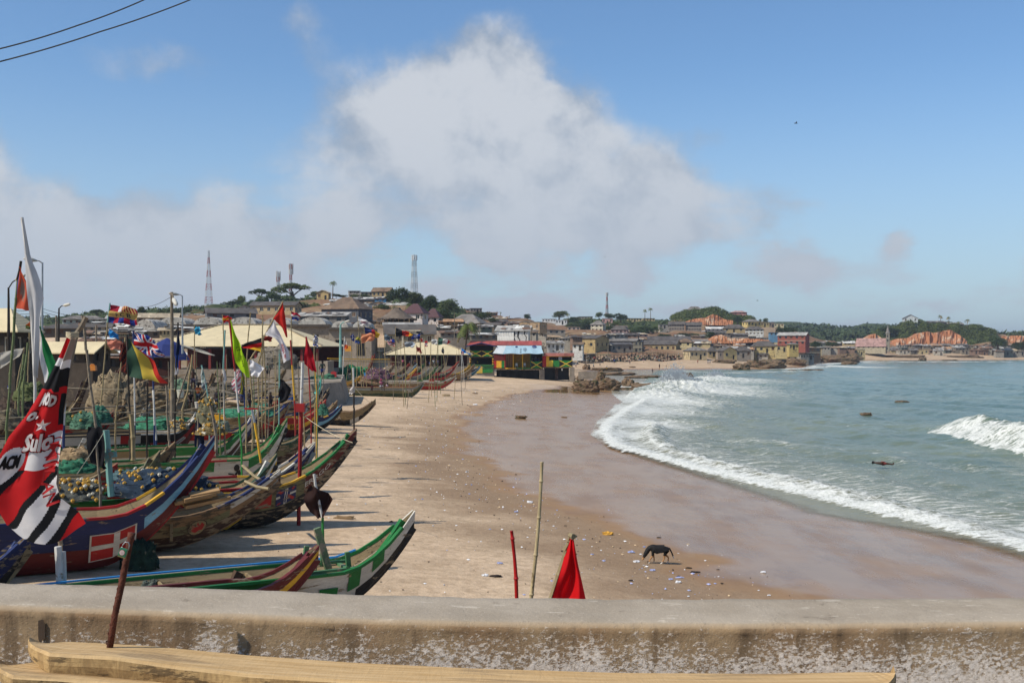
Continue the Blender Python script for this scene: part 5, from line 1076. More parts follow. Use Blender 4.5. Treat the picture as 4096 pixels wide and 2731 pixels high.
mast('slender mast on the distant skyline above the salmon block', 2428, 1268, 1171, 10, 3, 800, 6, [Mred, Mgr], 3)
# ------------------------------------------------------------------ rocks
def rockmat():
    m = mat('shore rock', '#75604a', .9, .35, .5, .6, bscale=3, wear='#3d3d24', wearamt=.40, wearscale=.7, fine=4, stretch=(1, 1, 2.2)); return m
Mrock = rockmat()
def rock(label, px, pyb, wpx, hpx, dep=.8, Y=None, flat=1., seed=0, sink=.25, parent=None, layers=0, rz=0, name='rock'):
    g = P(px, pyb, Y) if Y else G(px, pyb); Y = g.y; rx = wpx * Y / F / 2; rzv = hpx * Y / F; ry = rx * dep
    rs = random.Random(seed + int(px)); b = MB(); o1, o2 = rs.uniform(0, 50), rs.uniform(0, 50)
    from mathutils import noise as mn
    def fn(u, v):
        a = 2 * pi * u; e = pi * (v - .5) * .999; c = (abs(cos(e)) ** .6); d = Vector((cos(a) * c, sin(a) * c, sin(e)))
        k = 1 + (.25 if layers else .42) * mn.noise(d * 1.6 + Vector((o1, o2, 0))) + .20 * mn.noise(d * 4 + Vector((o2, o1, 0))) + .09 * mn.noise(d * 10 + Vector((o1, 0, 0)))
        if layers: k *= 1 - .10 * (abs(sin(e * layers + mn.noise(d * 2) * 1.5)) < .3)
        return Vector((d.x * rx * k, d.y * ry * k, (d.z * .5 + .5 - sink) * rzv / (1 - sink) * k ** .8))
    b.grid(36, 22 if layers else 14, fn, Mrock); t = b.build(name); t.location = g + Vector((0, ry * .4, 0)); t.rotation_euler = (0, 0, rz); return tag(t, label, 'rock', 'rocks along the shore')
RK = [('grey boulder at the foot of the ledge below the beach bar', 2452, 1553, 46, 32, .8), ('squat boulder under the corner pillar of the bar annexe', 2290, 1524, 26, 22, .8), ('boulder between the pillar and the ledge', 2322, 1526, 30, 20, .9), ('larger of two boulders in the shallow water right of the ledge', 2512, 1545, 44, 32, .9), ('lower boulder beside the larger shallow-water boulder', 2545, 1552, 40, 20, .9),
      ('flat weedy slab running towards the breaking wave', 2600, 1556, 130, 24, .9), ('sharp dark boulder standing against the spray', 2668, 1530, 42, 28, .8), ('wave-washed dark hump inside the spray', 2745, 1512, 58, 20, .7), ('low rock awash right of the spray', 2840, 1508, 40, 8, .7), ('low wet rocks under the ledge at the edge of the sand', 2520, 1560, 110, 10, .6),
      ('small weedy rock in the bay', 3610, 1612, 52, 10, .6), ('small green rock left of the breaker', 3466, 1664, 46, 14, .6), ('flat rock shelf in the tidal pool', 2460, 1500, 150, 12, .6), ('long shelf behind the tidal pool', 2590, 1512, 150, 10, .5), ('low brown shelf on the beach behind the pool', 2430, 1484, 120, 14, .6), ('small flat stone at the foam edge', 2540, 1573, 22, 5, .6),
      ('brown hump on the sand left of the yellow chapel shore', 2530, 1470, 26, 5, .6), ('rounded dark outcrop at the end of the far beach', 2970, 1478, 70, 24, .6), ('large green-brown outcrop in the middle of the far rocks', 3060, 1472, 150, 30, .5), ('tan outcrop behind the green-brown one', 3080, 1462, 110, 22, .5), ('green hummock below the dark sheds', 3190, 1462, 80, 26, .5), ('brown bank under the dark sheds', 3230, 1448, 140, 22, .5),
      ('low wet rock offshore of the far outcrops', 3170, 1484, 34, 6, .5), ('long wet reef off the far outcrops', 3255, 1482, 90, 5, .5), ('broad tan headland rock before the farthest beach', 3370, 1450, 160, 34, .4), ('dark rock in the foam before the farthest beach', 3400, 1458, 60, 10, .5), ('green tufted boulder on the farthest beach', 3692, 1443, 30, 14, .7), ('dark flat rock on the farthest beach', 3800, 1442, 60, 4, .5), ('pinkish rubble heap left of the far outcrops', 2900, 1452, 90, 14, .5), ('rubble heap below the red house row', 3120, 1446, 120, 18, .4), ('mud bank below the shacks at the headland foot', 3620, 1430, 160, 10, .3), ('mud bank right below the far shanties', 3860, 1430, 150, 8, .3),
      ('dark stone lying on the wet sand in the middle of the bay', 2083, 1674, 44, 12, .6), ('flat brown stone right of the dark one on the wet sand', 2258, 1670, 24, 4, .6), ('pale stone at the wet sand edge', 1900, 1575, 20, 5, .7)]
for i, r_ in enumerate(RK): rock(r_[0], *r_[1:5], dep=r_[5], seed=i)
rock('thick layered sandstone ledge right of the beach bar, left half', 2345, 1566, 112, 46, .5, layers=9, name='rock_ledge'); rock('layered sandstone ledge with overhanging strata, right half', 2436, 1562, 96, 46, .6, layers=9, seed=4, name='rock_ledge')
rock('square rock stack on top of the ledge', 2404, 1536, 36, 54, .9, layers=4, seed=9, Y=213, name='rock_stack')
t = thing('concrete_pillar', 'concrete corner pillar under the bar annexe', 'pillar', P(2288, 1515, 229)); ppart('shaft', t, (0, 0, .9), (1.0, 1.2, 3.0), Mconc); ppart('render_patch', t, (3.4, -.2, .75), (4.2, .3, 1.6), Mconc)
rock('angular rock block on the upper sand behind the ledge', 2345, 1478, 30, 20, .8, seed=3)
# spray thrown up where the wave hits the rocks
rs = np.random.RandomState(5); V = []; msp = mat('spray', '#e9ebea', .6, .05)
for (cx_, cy_, wx, hy, n_) in ((2700, 1540, 70, 58, 6500), (2860, 1518, 50, 30, 2600), (2770, 1532, 60, 20, 2000), (2640, 1565, 50, 22, 2200), (3282, 1466, 22, 12, 500)):
    Y = 8 * F / (cy_ - HOR)
    for _ in range(n_):
        u = rs.normal() * .45; hh = abs(rs.normal()) * .5 * max(0, 1 - abs(u)) ** .6 * (.8 + .3 * sin(u * 23 + cx_) + .4 * rs.rand()); c = P(cx_ + (u + .12 * rs.normal()) * wx, cy_ - hh * hy, Y + rs.normal() * 2.0); s = .07 + .16 * rs.rand() * (1 - hh * .5)
        V += [c + Vector((s, 0, 0)), c + Vector((-s, 0, s * .6)), c + Vector((0, s, -s)), c + Vector((0, -s, s))]
me = bpy.data.meshes.new('sea_spray'); me.from_pydata([tuple(v) for v in V], [], [f for i in range(0, len(V), 4) for f in ((i, i + 1, i + 2), (i, i + 2, i + 3), (i, i + 3, i + 1))]); me.materials.append(msp); tag(link('sea_spray', me), kind='stuff')
# ------------------------------------------------------------------ fishing canoes
import re
PC = {'R': '#a3211e', 'M': '#5e1f1c', 'Y': '#d0a02c', 'G': '#1f6b30', 'D': '#27402c', 'K': '#1e1d1d', 'W': '#c4bfb2', 'B': '#1b2752', 'L': '#79aabf', 'N': '#86694a', 'O': '#6c6a4a', 'S': '#7e8480', 'T': '#5e7d73', 'V': '#3c5f9c', 'E': '#8c7a58', 'H': '#3f2a20'}
def cm(k, worn=.34): return mat('boat ' + k + str(worn), PC[k], .55, .22, 1.6, .25, bscale=9, wear='#7d6e58' if k not in 'NOE' else '#4b4030', wearamt=worn, wearscale=3.4, stretch=(.45, 1, 2.2), fine=16, spec=.3)
def bands(s): return [(m_.group(1), int(m_.group(2)) / 100) for m_ in re.finditer(r'([A-Z])(\d+)', s)]
def pick(bs, f):
    for c, e in bs:
        if f <= e: return c
    return bs[-1][0]
Mnat = mat('bare canoe timber', '#94805f', .85, .3, 2, .4, bscale=8, stretch=(.35, 2, 2), fine=12, wear='#5b4c3a', wearamt=.3)
BOATS = []
def boat(label, tip, foot, th, L=11, W=.95, D=1.2, low='K100', s1='N100', s2='N100', gun='N100', stem='NNN', Y=None, text=(), pan=(), worn=.34, thw=6, name='fishing_canoe', stick=0, big=True):
    th = th + 4 if th >= 20 else th; g = G(*foot) if Y is None else None
    if g is None: x = (foot[0] - CX) / F * Y; g = Vector((x, Y, tz(x, Y)))
    c, s = cos(R(th)), sin(R(th)); k = (tip[0] - CX) / F; ox = (k * g.y - g.x) / (c - k * s); hz = CAMH - (tip[1] - HOR) / F * (g.y + ox * s) - g.z
    t = thing(name, label, 'canoe', g, R(th), 'fishing canoes drawn up on the beach'); T1 = min(.44, hz * .19); Lb = L
    if th >= 14:
        g = g - Vector((c, s, 0)) * ox * .40; g.z = tz(g.x, g.y); ox = (k * g.y - g.x) / (c - k * s); hz = CAMH - (tip[1] - HOR) / F * (g.y + ox * s) - g.z; t.location = g
    tot = Lb + ox
    def prof(f):
        x = -Lb + f * tot; u = max(0., min(1., x / ox)); zk = .05 + (hz - T1 - .05) * (.12 * u + .88 * u ** 1.9) if x > 0 else .05 + max(0, (-x / Lb - .75)) * 1.2
        zs = zk + D * (1 - u) ** .9 + T1 * u if x > 0 else .05 + D + .14 * max(0, 1 + x / (Lb * .35)) * 0 + .25 * max(0, (-x / Lb - .6))
        w = W * (1 - u) ** .85 * .98 + .065 if x > 0 else W * (1 - .62 * max(0, (-x / Lb - .3) / .7) ** 1.7) + .065
        if x > -Lb * .45: w = w * (1 - .10 * max(0, (x + Lb * .45) / (Lb * .45 + ox)))
        return x, zk, zs, w
    def S(f, tt, side=-1, off=0.):
        x, zk, zs, w = prof(f); return Vector((x, side * (w * (.30 + .70 * max(tt, 0) ** .68) + off), zk + (zs - zk) * tt))
    nc = 26 if big else 14; fr = [i / nc * .9 if i <= nc * .62 else None for i in range(nc + 1)]
    fs = [(i / nc) ** .8 for i in range(nc + 1)]
    inner = Mnat
    def strip(b, t0, t1, rows, off, cs, side):
        bs = bands(cs)
        for i in range(nc):
            fa, fb = fs[i], fs[i + 1]; mm = cm(pick(bs, (fa + fb) / 2), worn)
            for j in range(rows):
                ta, tb = t0 + (t1 - t0) * j / rows, t0 + (t1 - t0) * (j + 1) / rows
                q = [S(fa, ta, side, off), S(fb, ta, side, off), S(fb, tb, side, off), S(fa, tb, side, off)]
                b.face(q if side < 0 else q[::-1], mm); q = [S(fa, ta, side, off - .06), S(fb, ta, side, off - .06), S(fb, tb, side, off - .06), S(fa, tb, side, off - .06)]; b.face(q[::-1] if side < 0 else q, inner)
            for tt in (t0, t1): b.face([S(fa, tt, side, off), S(fb, tt, side, off), S(fb, tt, side, off - .06), S(fa, tt, side, off - .06)], mm)
    b = MB(); bl = bands(low)
    for side in (-1, 1): strip(b, 0, .42, 3, 0, low, side)
    for i in range(nc):
        b.face([S(fs[i], 0, 1), S(fs[i + 1], 0, 1), S(fs[i + 1], 0, -1), S(fs[i], 0, -1)], cm(pick(bl, fs[i]), worn)); up = Vector((0, 0, .07)); b.face([S(fs[i], 0, -1) + up, S(fs[i + 1], 0, -1) + up, S(fs[i + 1], 0, 1) + up, S(fs[i], 0, 1) + up], inner)
    b.face([S(0, 0, 1), S(0, 0, -1)] + [S(0, k / 6, -1) for k in range(1, 7)] + [S(0, k / 6, 1) for k in range(6, 0, -1)], cm(bl[0][0], worn)); hull = b.build('hull', t)
    for side in (-1, 1):
        b = MB(); strip(b, .425, .71, 1, .018, s1, side); p1 = b.build('plank', t); b = MB(); strip(b, .715, 1.0, 1, .036, s2, side); p2 = b.build('plank', t)
        b = MB(); gb = bands(gun)
        for i in range(nc):
            if fs[i + 1] > .985: continue
            a, c_ = S(fs[i], 1.0, side, .02), S(fs[i + 1], 1.0, side, .02); a.z += .03; c_.z += .03; b.beam(a, c_, .11, .07, cm(pick(gb, (fs[i] + fs[i + 1]) / 2), worn * .8))
        b.build('gunwale', t)
        if side < 0: near2 = p2
    # stem post: three painted bands swept along the curve of the keel
    b = MB(); N_ = 12; pts = []
    for i in range(N_ + 1):
        f = 1 - (1 - i / N_) * (ox * .92 / tot); x, zk, zs, w = prof(f); x2, zk2, *_ = prof(min(1, f + .004)); x1, zk1, *_ = prof(f - .004); d = Vector((x2 - x1, 0, zk2 - zk1)).normalized(); pts.append((Vector((x, 0, zk)), Vector((-d.z, 0, d.x)), d))
    ds = (-.05, T1 * .30, T1 * .62, T1 * .98); hw = .085
    for kk, ch in enumerate(stem):
        mm = cm(ch, worn)
        for i in range(N_):
            for y in (-hw, hw):
                q = [pts[i][0] + pts[i][1] * ds[kk], pts[i + 1][0] + pts[i + 1][1] * ds[kk], pts[i + 1][0] + pts[i + 1][1] * ds[kk + 1], pts[i][0] + pts[i][1] * ds[kk + 1]]
                q = [p + Vector((0, y, 0)) for p in q]; b.face(q if y < 0 else q[::-1], mm)
            if kk in (0, 2):
                dd = ds[0] if kk == 0 else ds[3]; q = [pts[i][0] + pts[i][1] * dd + Vector((0, hw, 0)), pts[i + 1][0] + pts[i + 1][1] * dd + Vector((0, hw, 0)), pts[i + 1][0] + pts[i + 1][1] * dd + Vector((0, -hw, 0)), pts[i][0] + pts[i][1] * dd + Vector((0, -hw, 0))]; b.face(q, mm)
        e = pts[-1]; b.face([e[0] + e[1] * ds[kk] + Vector((0, -hw, 0)), e[0] + e[1] * ds[kk] + Vector((0, hw, 0)), e[0] + e[1] * ds[kk + 1] + Vector((0, hw, 0)), e[0] + e[1] * ds[kk + 1] + Vector((0, -hw, 0))], mm)
    b.build('stem_post', t)
    for i in range(thw):
        f = .12 + .62 * i / max(thw - 1, 1); x, zk, zs, w = prof(f); ppart('thwart', t, (x, 0, zk + (zs - zk) * .84), (.26 if i % 2 else .34, 2 * w * .93, .05), Mnat, rz=.03 * (-1) ** i)
    if stick:   # foredeck beam
        x, zk, zs, w = prof(.84); ppart('bow_beam', t, (x, 0, zs - .04), (.5, 2 * w * .95, .09), Mnat)
    for (s_, f0, f1, t0, t1, ch) in text: text_on(s_, lambda a, b_: S(f0 + (f1 - f0) * a, t0 + (t1 - t0) * b_, -1, .062), cm(ch, .12), near2)
    for pl in pan:
        poly, ch = pl; b = MB(); b.face([S(f, tt, -1, .05 + .004 * len(b.f)) for f, tt in poly], cm(ch, worn * .7)); b.build('painted_panel', near2 if poly[0][1] > .42 else hull)
    BOATS.append((t, S, prof)); return t, S, prof
def rect(f0, f1, t0, t1): return [(f0, t0), ((f0 + f1) / 2, t0), (f1, t0), (f1, t1), ((f0 + f1) / 2, t1), (f0, t1)]
def disc(f, tt, rf, rt, n=14): return [(f + rf * cos(a), tt + rt * sin(a)) for a in [2 * pi * i / n for i in range(n)]]
bA = boat('green and white canoe with green squares on its bow, nearest to the parapet', (1655, 2040), (1400, 2420), 24, 11, .8, 1.05, 'W60W86K100', 'W100', 'G74W100', 'G100', 'KWG', Y=26.6, stick=1, worn=.25, pan=[(rect(.80, .835, .30, .70), 'G'), (rect(.855, .88, .50, .99), 'G'), (rect(.905, .93, .60, 1.0), 'G')])
boat('maroon and yellow canoe whose prow rises just behind the parapet', (1272, 2178), (1040, 2480), 24, 8, .7, .9, 'M100', 'Y100', 'M100', 'M100', 'MYM', Y=24.6, worn=.3)
b3 = boat('dark blue canoe with a red and white cross flag painted on its bow', (856, 1742), (520, 2265), 24, 13, 1.05, 1.45, 'M100', 'B88L97L100', 'B100', 'B79R86Y91B100', 'RLB', worn=.22,
          pan=[(rect(.785, .862, .16, .70), 'W'), (rect(.788, .859, .18, .68), 'R'), (rect(.788, .859, .39, .48), 'W'), (rect(.824, .834, .18, .68), 'W')])
b4 = boat('weathered brown canoe with a red flame badge in a ring on its bow', (1121, 1876), (790, 2200), 25, 10, .8, 1.0, 'H100', 'E76O88N100', 'N88W100', 'N84B100', 'NSB', worn=.5, pan=[(disc(.80, .55, .022, .27), 'K'), (disc(.80, .55, .020, .25), 'E'), ([(.787, .46), (.795, .38), (.804, .44), (.811, .42), (.816, .58), (.809, .70), (.805, .60), (.800, .74), (.795, .60), (.788, .70), (.785, .56)], 'R')])
b5 = boat('big canoe with a red bow, yellow rail and faded crossed flag beside brown cloth', (1425, 1712), (1140, 2105), 22, 13, 1.05, 1.45, 'K70K100', 'O78O88M100', 'R78O86M100', 'R80Y88G100', 'KWG', worn=.5, text=[('ERRGO', .875, .935, .62, .80, 'W')],
          pan=[(rect(.765, .80, .5, .88), 'R'), (rect(.81, .855, .46, .90), 'B'), ([(.812, .5), (.818, .5), (.853, .85), (.848, .88)], 'R'), ([(.812, .85), (.818, .88), (.853, .52), (.848, .48)], 'R'), ([(.828, .46), (.834, .46), (.836, .9), (.830, .9)], 'W'), ([(.81, .66), (.855, .66), (.855, .72), (.81, .72)], 'W')])
b7 = boat('canoe with a green, yellow and red rail and a broad white stem', (1106, 1812), (940, 2080), 24, 12, .9, 1.35, 'Y100', 'E62R76Y82Y90W100', 'G70R78Y88D100', 'G70R78Y88D100', 'KWW', Y=38, worn=.3)
b6 = boat('canoe with a blue and white stem and red-yellow-blue rail behind the red-bowed one', (1258, 1766), (1060, 2000), 24, 12, .9, 1.3, 'K100', 'B100', 'R82Y88B95W100', 'R80Y88W94B100', 'SWB', Y=42, worn=.3)
b8 = boat('white canoe with a bright green rail and a painted figure on its bow', (1148, 1672), (1000, 1890), 24, 13, .95, 1.5, 'V60W100', 'W100', 'E55G78W86G100', 'G74R82G100', 'KWG', Y=48, worn=.38, pan=[(rect(.70, .735, .46, .68), 'R'), (rect(.70, .735, .46, .52), 'G'), (disc(.84, .80, .008, .10), 'K'), ([(.842, .72), (.852, .40), (.862, .42), (.850, .74)], 'K'), ([(.842, .72), (.826, .44), (.832, .42), (.848, .7)], 'K'), ([(.834, .62), (.818, .66), (.818, .62), (.834, .58)], 'K'), (disc(.80, .52, .004, .06, 8), 'K')])
b9 = boat('worn dark green canoe with a long pale stem edge', (1240, 1712), (1130, 1865), 24, 11, .85, 1.15, 'H100', 'O90D100', 'D100', 'E85D100', 'SWD', worn=.55)
b10 = boat('canoe lettered WINNERS 2008 in white on a dark green panel', (811, 1627), (700, 1830), 22, 13, 1.0, 1.55, 'M100', 'D82R94R100', 'W60R64W70R74W78K100', 'K78W100', 'RKW', Y=59, worn=.12, text=[('WINNERS 2008', .70, .83, .50, .66, 'W'), ('ST', .665, .685, .48, .70, 'R')], pan=[(rect(.862, .935, .47, .55), 'W'), (rect(.862, .93, .59, .66), 'W'), (rect(.85, .92, .24, .42), 'W')])
b11 = boat('canoe with a white panel of script and a small green star', (985, 1700), (880, 1850), 22, 12, .9, 1.2, 'H100', 'W100', 'E66G80W86G100', 'G84W90G100', 'WGG', Y=56, worn=.15, text=[('allah akbar', .83, .91, .62, .82, 'D'), ('salamu alaikum', .84, .925, .45, .60, 'D')], pan=[([(.93 + (.008 if i % 2 else .018) * cos(a), .72 + (.05 if i % 2 else .12) * sin(a)) for i, a in enumerate([pi * k / 5 for k in range(10)])], 'G')])
b13 = boat('bright red canoe with a yellow band lettered LOVE BOAT', (1303, 1596), (1215, 1750), 24, 12, .95, 1.35, 'M100', 'R78Y94R100', 'R100', 'R80Y88R100', 'KYR', worn=.12, text=[('LOVE', .72, .765, .48, .66, 'M'), ('BOAT', .80, .86, .46, .68, 'M')])
b12 = boat('brown canoe with a red patch and a blue-white prow next to the red one', (1161, 1596), (1075, 1745), 24, 12, .95, 1.4, 'M100', 'E80R90E100', 'E80M88E96B100', 'E85B100', 'SWB', Y=77, worn=.4)
b14 = boat('navy canoe with a pale blue stripe and prow between red and brown canoes', (1368, 1616), (1290, 1728), 20, 11, .85, 1.05, 'K100', 'L100', 'B84B100', 'B88Y92B100', 'KLL', worn=.25)
b15 = boat('plain brown canoe prow with a straight cut tip behind the navy canoe', (1349, 1600), (1280, 1712), 22, 10, .8, 1.0, 'H100', 'N100', 'N100', 'E100', 'NEN', Y=88, worn=.4)
b16 = boat('plain brown canoe lettered KAKA standing apart on the sand', (1503, 1594), (1385, 1702), 8, 9, .9, 1.1, 'K80W88K100', 'E100', 'E100', 'N100', 'NNE', worn=.35, text=[('KAKA', .655, .745, .50, .74, 'W')])
b17 = boat('dark canoe with a thin curved prow below the concrete revetment', (1317, 1549), (1255, 1655), 24, 10, .8, 1.1, 'K100', 'H100', 'K100', 'N100', 'KSK', Y=97, worn=.4); boat('grey canoe prow with a pale edge just left of the thin curved one', (1292, 1541), (1230, 1650), 26, 10, .8, 1.1, 'K100', 'H100', 'S100', 'S100', 'KWS', Y=102, worn=.4)
boat('blue and white striped prow hidden behind the tall white mast', (1229, 1612), (1160, 1700), 24, 10, .8, 1.1, 'K100', 'N100', 'B100', 'B100', 'WVB', Y=84, worn=.25)
boat('brown cut-off prow left of the red patch canoe', (1062, 1645), (985, 1760), 24, 10, .85, 1.2, 'H100', 'E100', 'E100', 'E100', 'EEN', Y=70, worn=.4)
boat('blue and red prow with a white tip behind the painted figure canoe', (1040, 1622), (950, 1740), 22, 10, .85, 1.2, 'B100', 'W100', 'R84Y88W100', 'R84B100', 'BWW', Y=66, worn=.2)
# the bay's far group
far = [('green-blue canoe full of green nets, leftmost of the far group, lettered AFRAD', (1529, 1492), (1455, 1548), 18, 11, 1., 1.2, 'D100', 'T100', 'S86T100', 'S100', 'TSS', [('AFRAD', .70, .80, .74, .96, 'K')], []),
       ('olive grey canoe second in the far group', (1595, 1488), (1535, 1550), 16, 10, .9, 1.2, 'O100', 'O100', 'E90B100', 'E100', 'SEN', [], []), ('brown canoe with a tall rough prow in the far group', (1625, 1461), (1575, 1530), 22, 10, .9, 1.1, 'H100', 'E100', 'N100', 'N100', 'NNN', [], []),
       ('blue-bellied brown canoe in the far group', (1629, 1492), (1580, 1552), 14, 10, .9, 1.2, 'V100', 'N100', 'N100', 'E100', 'NNB', [], []), ('red and yellow canoe in the far group', (1668, 1468), (1618, 1540), 20, 10, .9, 1.2, 'R100', 'Y100', 'Y100', 'R88Y100', 'RYY', [], []),
       ('canoe with a white tipped tall prow behind the red and yellow one', (1667, 1455), (1612, 1532), 20, 10, .9, 1.2, 'H100', 'N100', 'L100', 'S100', 'WWS', [], []), ('light grey canoe right of the red and yellow one', (1727, 1466), (1665, 1540), 18, 10, .95, 1.2, 'O100', 'S100', 'S100', 'S100', 'SWS', [('ALU', .78, .83, .3, .55, 'K')], []),
       ('dark green canoe with a pale prow beside the lettered red one', (1751, 1462), (1700, 1535), 18, 9, .9, 1.1, 'D100', 'G100', 'D100', 'O100', 'WSG', [], []), ('red and black canoe lettered BASE with a round badge on white', (1836, 1443), (1775, 1528), 16, 12, 1., 1.5, 'R100', 'K100', 'R76W90R100', 'R100', 'WKR', [('BASE', .77, .86, .74, .95, 'K')], [(rect(.875, .915, .66, .98), 'W'), (disc(.895, .82, .013, .13), 'R'), (disc(.895, .82, .006, .06), 'W')]),
       ('yellow canoe near the striped plank wall', (1882, 1458), (1830, 1522), 18, 10, .9, 1.1, 'H100', 'Y100', 'Y100', 'Y100', 'YNY', [], []), ('plain brown canoe between the yellow and the white and blue ones', (1899, 1455), (1850, 1524), 16, 10, .9, 1.1, 'N100', 'E100', 'N100', 'E100', 'NEN', [], []),
       ('white and light blue canoe, rightmost of the far group', (1922, 1460), (1872, 1520), 16, 10, .9, 1.1, 'T100', 'L100', 'W100', 'B100', 'LWB', [], []), ('long white canoe with a red bottom and green and red rail, alone in front', (1826, 1500), (1745, 1560), 2, 11, 1., 1.35, 'R100', 'E100', 'W100', 'W60G66W72R78W84G90W95', 'WWS', [('PRENVOY', .66, .80, .60, .84, 'R')], [(disc(.88, .75, .014, .14), 'R')]),
       ('grey-green canoe lettered H SILE at the front of the far group', (1694, 1527), (1638, 1590), -6, 10, 1., 1.25, 'D100', 'O100', 'S100', 'N100', 'SNS', [('H SILE', .80, .90, .55, .85, 'W')], [])]
for lab, tp, ft, th, L_, W_, D_, lo, s1, s2, gu, st, tx, pn in far: boat(lab, tp, ft, th, L_, W_, D_, lo, s1, s2, gu, st, text=tx, pan=pn, big=False, worn=.35)
# canoes deep in the crowd on the left, mostly hidden by the nearer ones
for lab, tp, fx, Yb, th, cs in (('dark brown canoe under the tan sack heap', (352, 1502), 270, 76, 24, 'H'), ('brown canoe behind the green netting', (575, 1520), 505, 82, 26, 'N'), ('grey canoe resting behind the orange-shirted man', (705, 1488), 640, 92, 24, 'E'), ('brown canoe beside the maroon shed wall', (865, 1478), 800, 100, 24, 'N'),
                                ('long brown canoe on the platform before the cream wall', (1145, 1470), 1050, 132, 12, 'E'), ('bleached canoe left of the big white flag', (60, 1560), -20, 62, 20, 'E'), ('red-railed canoe left of the lettered one', (455, 1640), 360, 66, 22, 'R'), ('white and red canoe with a faint inscription behind the black cloth', (372, 1725), 250, 46, 20, 'W'),
                                ('dark prow rising left of the brown canoe with the red patch', (905, 1560), 830, 84, 24, 'K'), ('orange-red canoe with a stack of crates right of the green lamp pole', (1500, 1412), 1430, 165, 10, 'R'), ('canoe loaded with blue net and floats behind the blue one', (640, 1800), 470, 37, 24, 'O'), ('faded red prow on the platform under the yellow shed', (480, 1470), 400, 105, 24, 'M'),
                                ('thin pale prow between the parasol and the tan sacks', (560, 1478), 500, 100, 26, 'N'), ('dark prow with a grey edge above the orange shirt', (790, 1500), 730, 94, 24, 'S'), ('brown prow poking up under the white cloth', (905, 1475), 850, 112, 22, 'N'), ('short brown prow left of the black plastic sheet', (1070, 1540), 1010, 98, 24, 'E'), ('red-edged prow behind the brown canoe with the red patch', (1120, 1590), 1040, 90, 24, 'R'),
                                ('blue-edged prow under the black plastic sheet', (1180, 1575), 1100, 92, 24, 'V'), ('grey weathered prow left of the float ball', (600, 1615), 520, 70, 24, 'S'), ('brown broken prow below the green sling net', (505, 1600), 430, 72, 24, 'N'), ('tan canoe lying between the WINNERS canoe and the float net', (700, 1765), 560, 46, 22, 'N'), ('pale grey canoe behind the float net canoe', (600, 1850), 430, 41, 22, 'W'), ('brown prow in the second row above the olive grey far canoe', (1578, 1455), 1530, 190, 18, 'N'), ('red-edged prow in the second row above the blue-bellied canoe', (1640, 1450), 1590, 195, 18, 'R'), ('green-edged prow in the second row of the far group', (1698, 1452), 1650, 196, 18, 'G'),
                                ('pale prow in the second row above the green netted canoe', (1490, 1462), 1440, 182, 18, 'W'), ('dark prow in the second row beside the lettered red canoe', (1780, 1448), 1735, 200, 18, 'K'), ('yellow-edged brown prow left of the green netted canoe', (1448, 1500), 1390, 158, 18, 'Y'), ('white and red canoe side with two thwarts below the tan mound', (470, 1850), 300, 40, 22, 'R')):
    boat(lab, tp, (fx, 0), th, 9 if Yb > 60 else 12, .9, 1.15, 'H100', cs + '100', 'E60' + cs + '100', 'E100', cs + 'E' + cs, Y=Yb, big=Yb < 60, worn=.45, thw=4)
boat('blue canoe whose pale-edged prow enters at the lower left corner', (122, 2128), (-160, 2560), 26, 7, .8, 1.1, 'K100', 'B100', 'B100', 'B100', 'EEB', Y=23.5, worn=.4)
# blue rail strip lying along the far gunwale of the nearest canoe
t, S, prof = bA; b = MB(); mlb = mat('blue rail', '#2f86c4', .5, .1)
for i in range(24): a, c_ = S(.05 + .85 * i / 24, 1.03, 1, .0), S(.05 + .85 * (i + 1) / 24, 1.03, 1, .0); a.z += .08; c_.z += .08; b.beam(a, c_, .06, .04, mlb)
b.build('blue_rail', t)
# timber frame standing on its bow
for (x, y, h_, rx_) in ((-.55, -.3, .75, .12), (.10, .35, .62, 0), (.55, -.2, .5, -.1)): ppart('frame_post', t, (x, y, 1.0 + h_ / 2), (.11, .09, h_), paint('#3f6b45', amt=.35), ry=rx_)
for (x, y, l_, rz_) in ((0, .38, 1.5, 0), (.0, -.36, 1.5, .05), (-.55, 0, .85, 1.57), (.5, 0, .8, 1.57)): ppart('frame_rail', t, (x, y, 1.12 + .05 * (y > 0)), (l_, .1, .07), paint('#4f7a55', amt=.4), rz=rz_)
ppart('post_with_cord', t, (-.02, -.05, 1.55), (.16, .12, 1.15), paint('#5d6f50', amt=.5), ry=-.28)
# inner fittings of the nearest canoes: boxes, ribs
for k, f in enumerate((.42, .55, .70)):
    x, zk, zs, w = prof(f); ppart('hold_board', t, (x, 0, (zk + zs) / 2 + .1), (.05, 2 * w * .9, (zs - zk) * .7), Mnat)
for bt in (b4, b5, b3, b8, b10):
    t, S, prof = bt; tag(t, None)
    for f in (.35, .48, .62, .74):
        x, zk, zs, w = prof(f)
        for sd in (-1, 1): ppart('rib', t, (x, sd * w * .93, (zk + zs) / 2 + .15), (.09, .07, (zs - zk) * .62), Mnat)
def block(name, label, cat, c, d, m_, rz=0, rx=0, ry=0, taper=1, **k):
    b = MB(); b.box((0, 0, 0), d, m_, rz=rz, rx=rx, ry=ry, taper=taper); o = b.build(name); o.location = c; return tag(o, label, cat, **k)
b = MB()
for k in range(7):
    a = k * .9; b.box((.5 * cos(a) * .4, .2 * sin(a), .05 * k), (1.3 - .08 * k, .34, .09), mat('split board', '#9a7c56', .85, .3, 3, .4, stretch=(.4, 2, 2)), rz=.06 * sin(k * 3), rx=.05)
o = b.build('rough_board'); o.location = P(800, 2010, 31.5); o.rotation_euler = (.1, -.15, .5); tag(o, 'rough-hewn board lying across the canoe with the flame badge', 'board')
block('timber_block', 'split timber block lying in the nearest green canoe', 'timber', P(1010, 2325, 26.5), (.75, .36, .3), mat('fresh timber', '#a88a60', .85, .3, 3, .4), rz=.6, ry=-.45, taper=.8)
